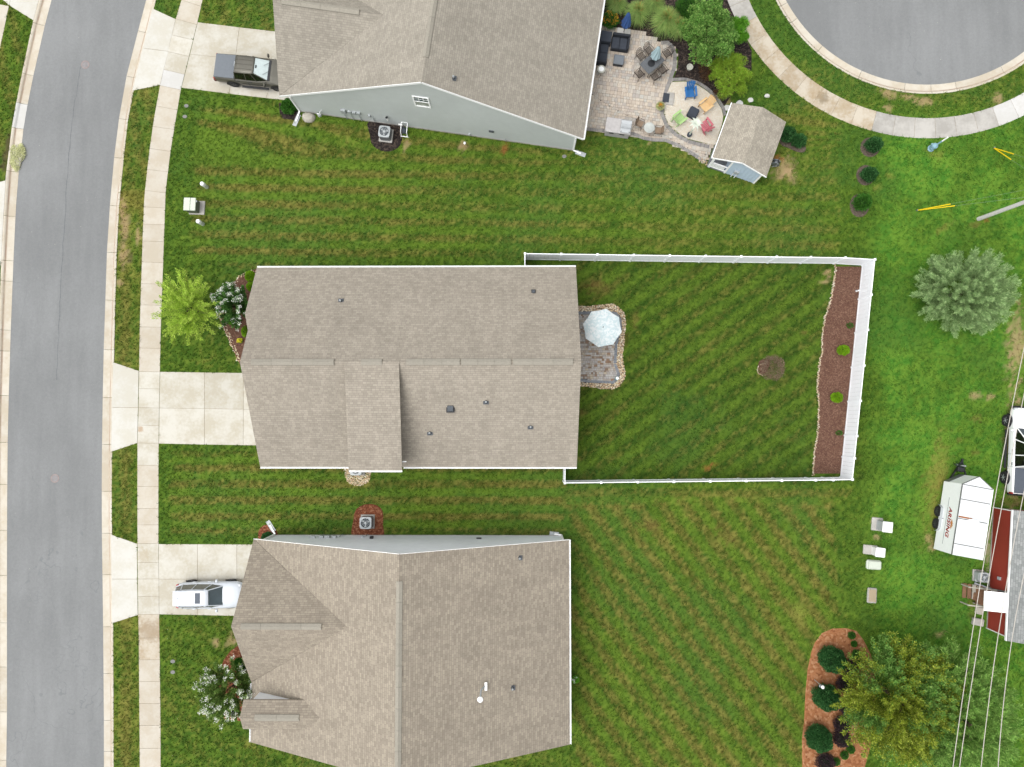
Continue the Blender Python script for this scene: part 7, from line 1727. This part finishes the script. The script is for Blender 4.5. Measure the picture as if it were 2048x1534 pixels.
b = MB(); b.lathe((-.1, .03, 1.3), [(.10, 0), (.11, .02), (.09, .03)], 12); b.build('seed_tray', 'grey_metal', r_, local=True)
# bed by the top patio
bush(1411, 138, .30, .62, .8, 'leaf_rust', 'reddish brown thin shrub in the black bed', n=1300, ll=.10, lw=.035, core=False, shag=.5)
bush(1403, 116, .28, .30, .6, 'leaf_rust', 'small rust coloured shrub under the leafy tree', n=700, ll=.10, lw=.035, core=False, shag=.5)
bush(1437, 188, .30, .25, .35, 'leaf_rust', 'low rust coloured plant at the foot of the golden conifer', 'plant', n=420, ll=.09, lw=.03, core=False, shag=.5)
bush(1376, 13, .70, .75, 1.3, 'leaf_box', 'dark green upright shrub at the top edge beside the leafy tree', n=5200, ll=.14, lw=.03, shag=.3)
r_ = bush(1221, 39, .50, .52, .8, 'leaf_box', 'bush full of orange yellow flowers by the eave', n=2600, ll=.09, lw=.04, shag=.3); blooms(r_, 70, .56, .72, 'petal_gold', .055, 10)
def fountain_grass(px, py, rad, h, label, n=1500, m='leaf_grassy'):
    x, y = G(px, py, .1); r_ = empty('ornamental_grass', (x, y, 0), 0, label, 'ornamental grass', 'tall ornamental grasses by the patio')
    a = RNG.uniform(0, 2 * math.pi, n); rr = np.sqrt(RNG.uniform(.04, 1, n)) * rad * RNG.uniform(.85, 1.15, n); hh = h * (1.05 - .55 * (rr / rad) ** 2) * RNG.uniform(.8, 1.1, n)
    dx, dy = np.cos(a), np.sin(a); s = np.column_stack([-dy, dx, np.zeros(n)]); segs = 5; V = []
    b0 = np.column_stack([x + dx * .12 * rr, y + dy * .12 * rr, np.zeros(n)])
    for k in range(segs + 1):
        t = k / segs; c = np.column_stack([b0[:, 0] + dx * rr * t ** 1.5, b0[:, 1] + dy * rr * t ** 1.5, hh * np.sin(min(1.0, t * 1.05) * 2.05) / .96])
        wv = .016 * (1 - t * .85); V.append(c - s * wv); V.append(c + s * wv)
    V = np.stack(V, 1).reshape(-1, 3); k = 2 * (segs + 1); Q = []
    bs = np.arange(n) * k
    Q = np.concatenate([np.stack([bs + 2 * j, bs + 2 * j + 1, bs + 2 * j + 3, bs + 2 * j + 2], 1) for j in range(segs)])
    np_mesh('blades', V, Q, m, r_, (x, y, 0))
    nn = n // 7; a = RNG.uniform(0, 6.28, nn); p = np.column_stack([x + np.cos(a) * RNG.uniform(0, .3, nn) * rad, y + np.sin(a) * RNG.uniform(0, .3, nn) * rad, RNG.uniform(.3, 1.0, nn) * h]); d_ = unit(np.column_stack([np.cos(a) * .5, np.sin(a) * .5, np.ones(nn)]))
    build_leaves('dry_stems', [leaf_arrays(p, d_, .5, .02)], 'leaf_straw', r_)
for px, py, rad, h, lb in ((1231,16,.80,1.2,'ornamental grass clump, nearest the house eave'),(1273,36,.95,1.4,'ornamental grass clump beside the blue umbrella'),(1305,14,.80,1.2,'ornamental grass clump at the top edge, behind the others'),(1328,52,1.15,1.5,'largest ornamental grass clump by the patio'),(1354,62,.85,1.2,'ornamental grass clump at the curve of the patio border')):
    fountain_grass(px, py, rad, h, lb)
# planter and pot fillings, moss heap on the kerb
x, y = PLANTER.location.x, PLANTER.location.y; n = 700; q = unit(RNG.normal(0, 1, (n, 3))); q[:, 2] = np.abs(q[:, 2])
build_leaves('foliage', [leaf_arrays(np.array([x, y, .32]) + q * np.array([.24, .24, .18]), unit(q + RNG.normal(0, .6, (n, 3))), .11, .05)], 'leaf_pale', PLANTER); blooms(PLANTER, 6, .14, .62, 'petal_gold', .08, 10)
x, y = G(34, 312)[:2]; r_ = empty('brush_heap', (x, y, ROADZ), 0, 'pale dry brush heap spilled over the far kerb', 'brush heap')
n = 5200; a = RNG.uniform(0, 6.28, n); rr = np.sqrt(RNG.random(n)); wob = 1 + .14 * np.sin(3 * a) + .1 * np.cos(5 * a); hx, hy = .52, .95
p = np.column_stack([x + hx * rr * wob * np.cos(a) + .10 * np.sin(a), y + hy * rr * wob * np.sin(a), -.04 + RNG.uniform(0, .26, n) * (1.05 - rr ** 2)])
build_leaves('twigs', [leaf_arrays(p, unit(np.column_stack([RNG.normal(0, 1, n), RNG.normal(0, 1, n), RNG.normal(.2, .3, n)])), .13, .02)], 'leaf_thatch', r_)
b = MB(); b.blob((x, y, -.02), (.44, .80, .12), 4, .12, 12, 6); b.build('heap_core', 'leaf_core' if False else 'pale_wood', r_)
# ------------------------------------------------------------ grass blades over the lawn (uncountable)
def grass():
    x0, x1, y0, y1 = -40.5, 40.5, -29.0, 37.0
    tl_, tr_ = G(-40, -40), G(2090, -40); bl_, br_ = G(-40, 1574), G(2090, 1574)
    frame = [tl_, tr_, br_, bl_]
    n = int((x1 - x0) * (y1 - y0) * 46)
    P = np.column_stack([RNG.uniform(x0, x1, n), RNG.uniform(y0, y1, n)]); ok = inpoly(P, frame)
    for poly in NOGRASS: ok &= ~inpoly(P, poly)
    P = P[ok]; col, bare = lawn_colour(P); keep = RNG.random(len(P)) > bare * 1.05
    P = P[keep]; col = col[keep] * RNG.uniform(.80, 1.20, (int(keep.sum()), 1))
    # tuft: a few leaning blades
    V = []; F = []; rg = random.Random(9)
    for k in range(11):
        a = rg.uniform(0, 6.28); r0 = rg.uniform(0, .09); bx, by = r0 * math.cos(a), r0 * math.sin(a); da = rg.uniform(0, 6.28); L = rg.uniform(.05, .10); le = rg.uniform(.4, 1.0); w_ = rg.uniform(.008, .014)
        sx, sy = -math.sin(da) * w_, math.cos(da) * w_; tx, ty = math.cos(da) * L * le, math.sin(da) * L * le; h = L * (1.15 - le * .75); i = len(V)
        V += [(bx - sx, by - sy, -.005), (bx + sx, by + sy, -.005), (bx + tx * .5 + sx * .8, by + ty * .5 + sy * .8, h * .75), (bx + tx * .5 - sx * .8, by + ty * .5 - sy * .8, h * .75), (bx + tx, by + ty, h)]
        F += [(i, i + 1, i + 2, i + 3), (i + 3, i + 2, i + 4)]
    tm = bpy.data.meshes.new('tuft'); tm.from_pydata(V, [], F); tm.materials.append(MATS['lawn_blades']); tuft = bpy.data.objects.new('tuft', tm)
    me = bpy.data.meshes.new('grass'); me.vertices.add(len(P)); me.vertices.foreach_set('co', np.column_stack([P, np.zeros(len(P))]).astype(np.float32).ravel())
    at = me.attributes.new('turf', 'FLOAT_COLOR', 'POINT'); at.data.foreach_set('color', np.column_stack([col, np.ones(len(col))]).astype(np.float32).ravel())
    me.materials.append(MATS['lawn_blades'])
    o = bpy.data.objects.new('grass', me); COL.objects.link(o); tag(o, 'short mown lawn grass covering the yards', 'grass', kind='stuff')
    ng = bpy.data.node_groups.new('grass_tufts', 'GeometryNodeTree')
    ng.interface.new_socket('Geometry', in_out='INPUT', socket_type='NodeSocketGeometry'); ng.interface.new_socket('Geometry', in_out='OUTPUT', socket_type='NodeSocketGeometry')
    gi = ng.nodes.new('NodeGroupInput'); go = ng.nodes.new('NodeGroupOutput'); ip = ng.nodes.new('GeometryNodeInstanceOnPoints'); oi = ng.nodes.new('GeometryNodeObjectInfo')
    oi.inputs['Object'].default_value = tuft
    rv = ng.nodes.new('FunctionNodeRandomValue'); rv.data_type = 'FLOAT_VECTOR'; rv.inputs[0].default_value = (-.12, -.12, 0); rv.inputs[1].default_value = (.12, .12, 6.283)
    rs = ng.nodes.new('FunctionNodeRandomValue'); rs.data_type = 'FLOAT'; rs.inputs[2].default_value = .75; rs.inputs[3].default_value = 1.35
    L = ng.links.new; L(gi.outputs[0], ip.inputs['Points']); L(oi.outputs['Geometry'], ip.inputs['Instance']); L(rv.outputs[0], ip.inputs['Rotation']); L(rs.outputs[1], ip.inputs['Scale']); L(ip.outputs[0], go.inputs[0])
    md = o.modifiers.new('tufts', 'NODES'); md.node_group = ng
    print('grass points', len(P))
grass()
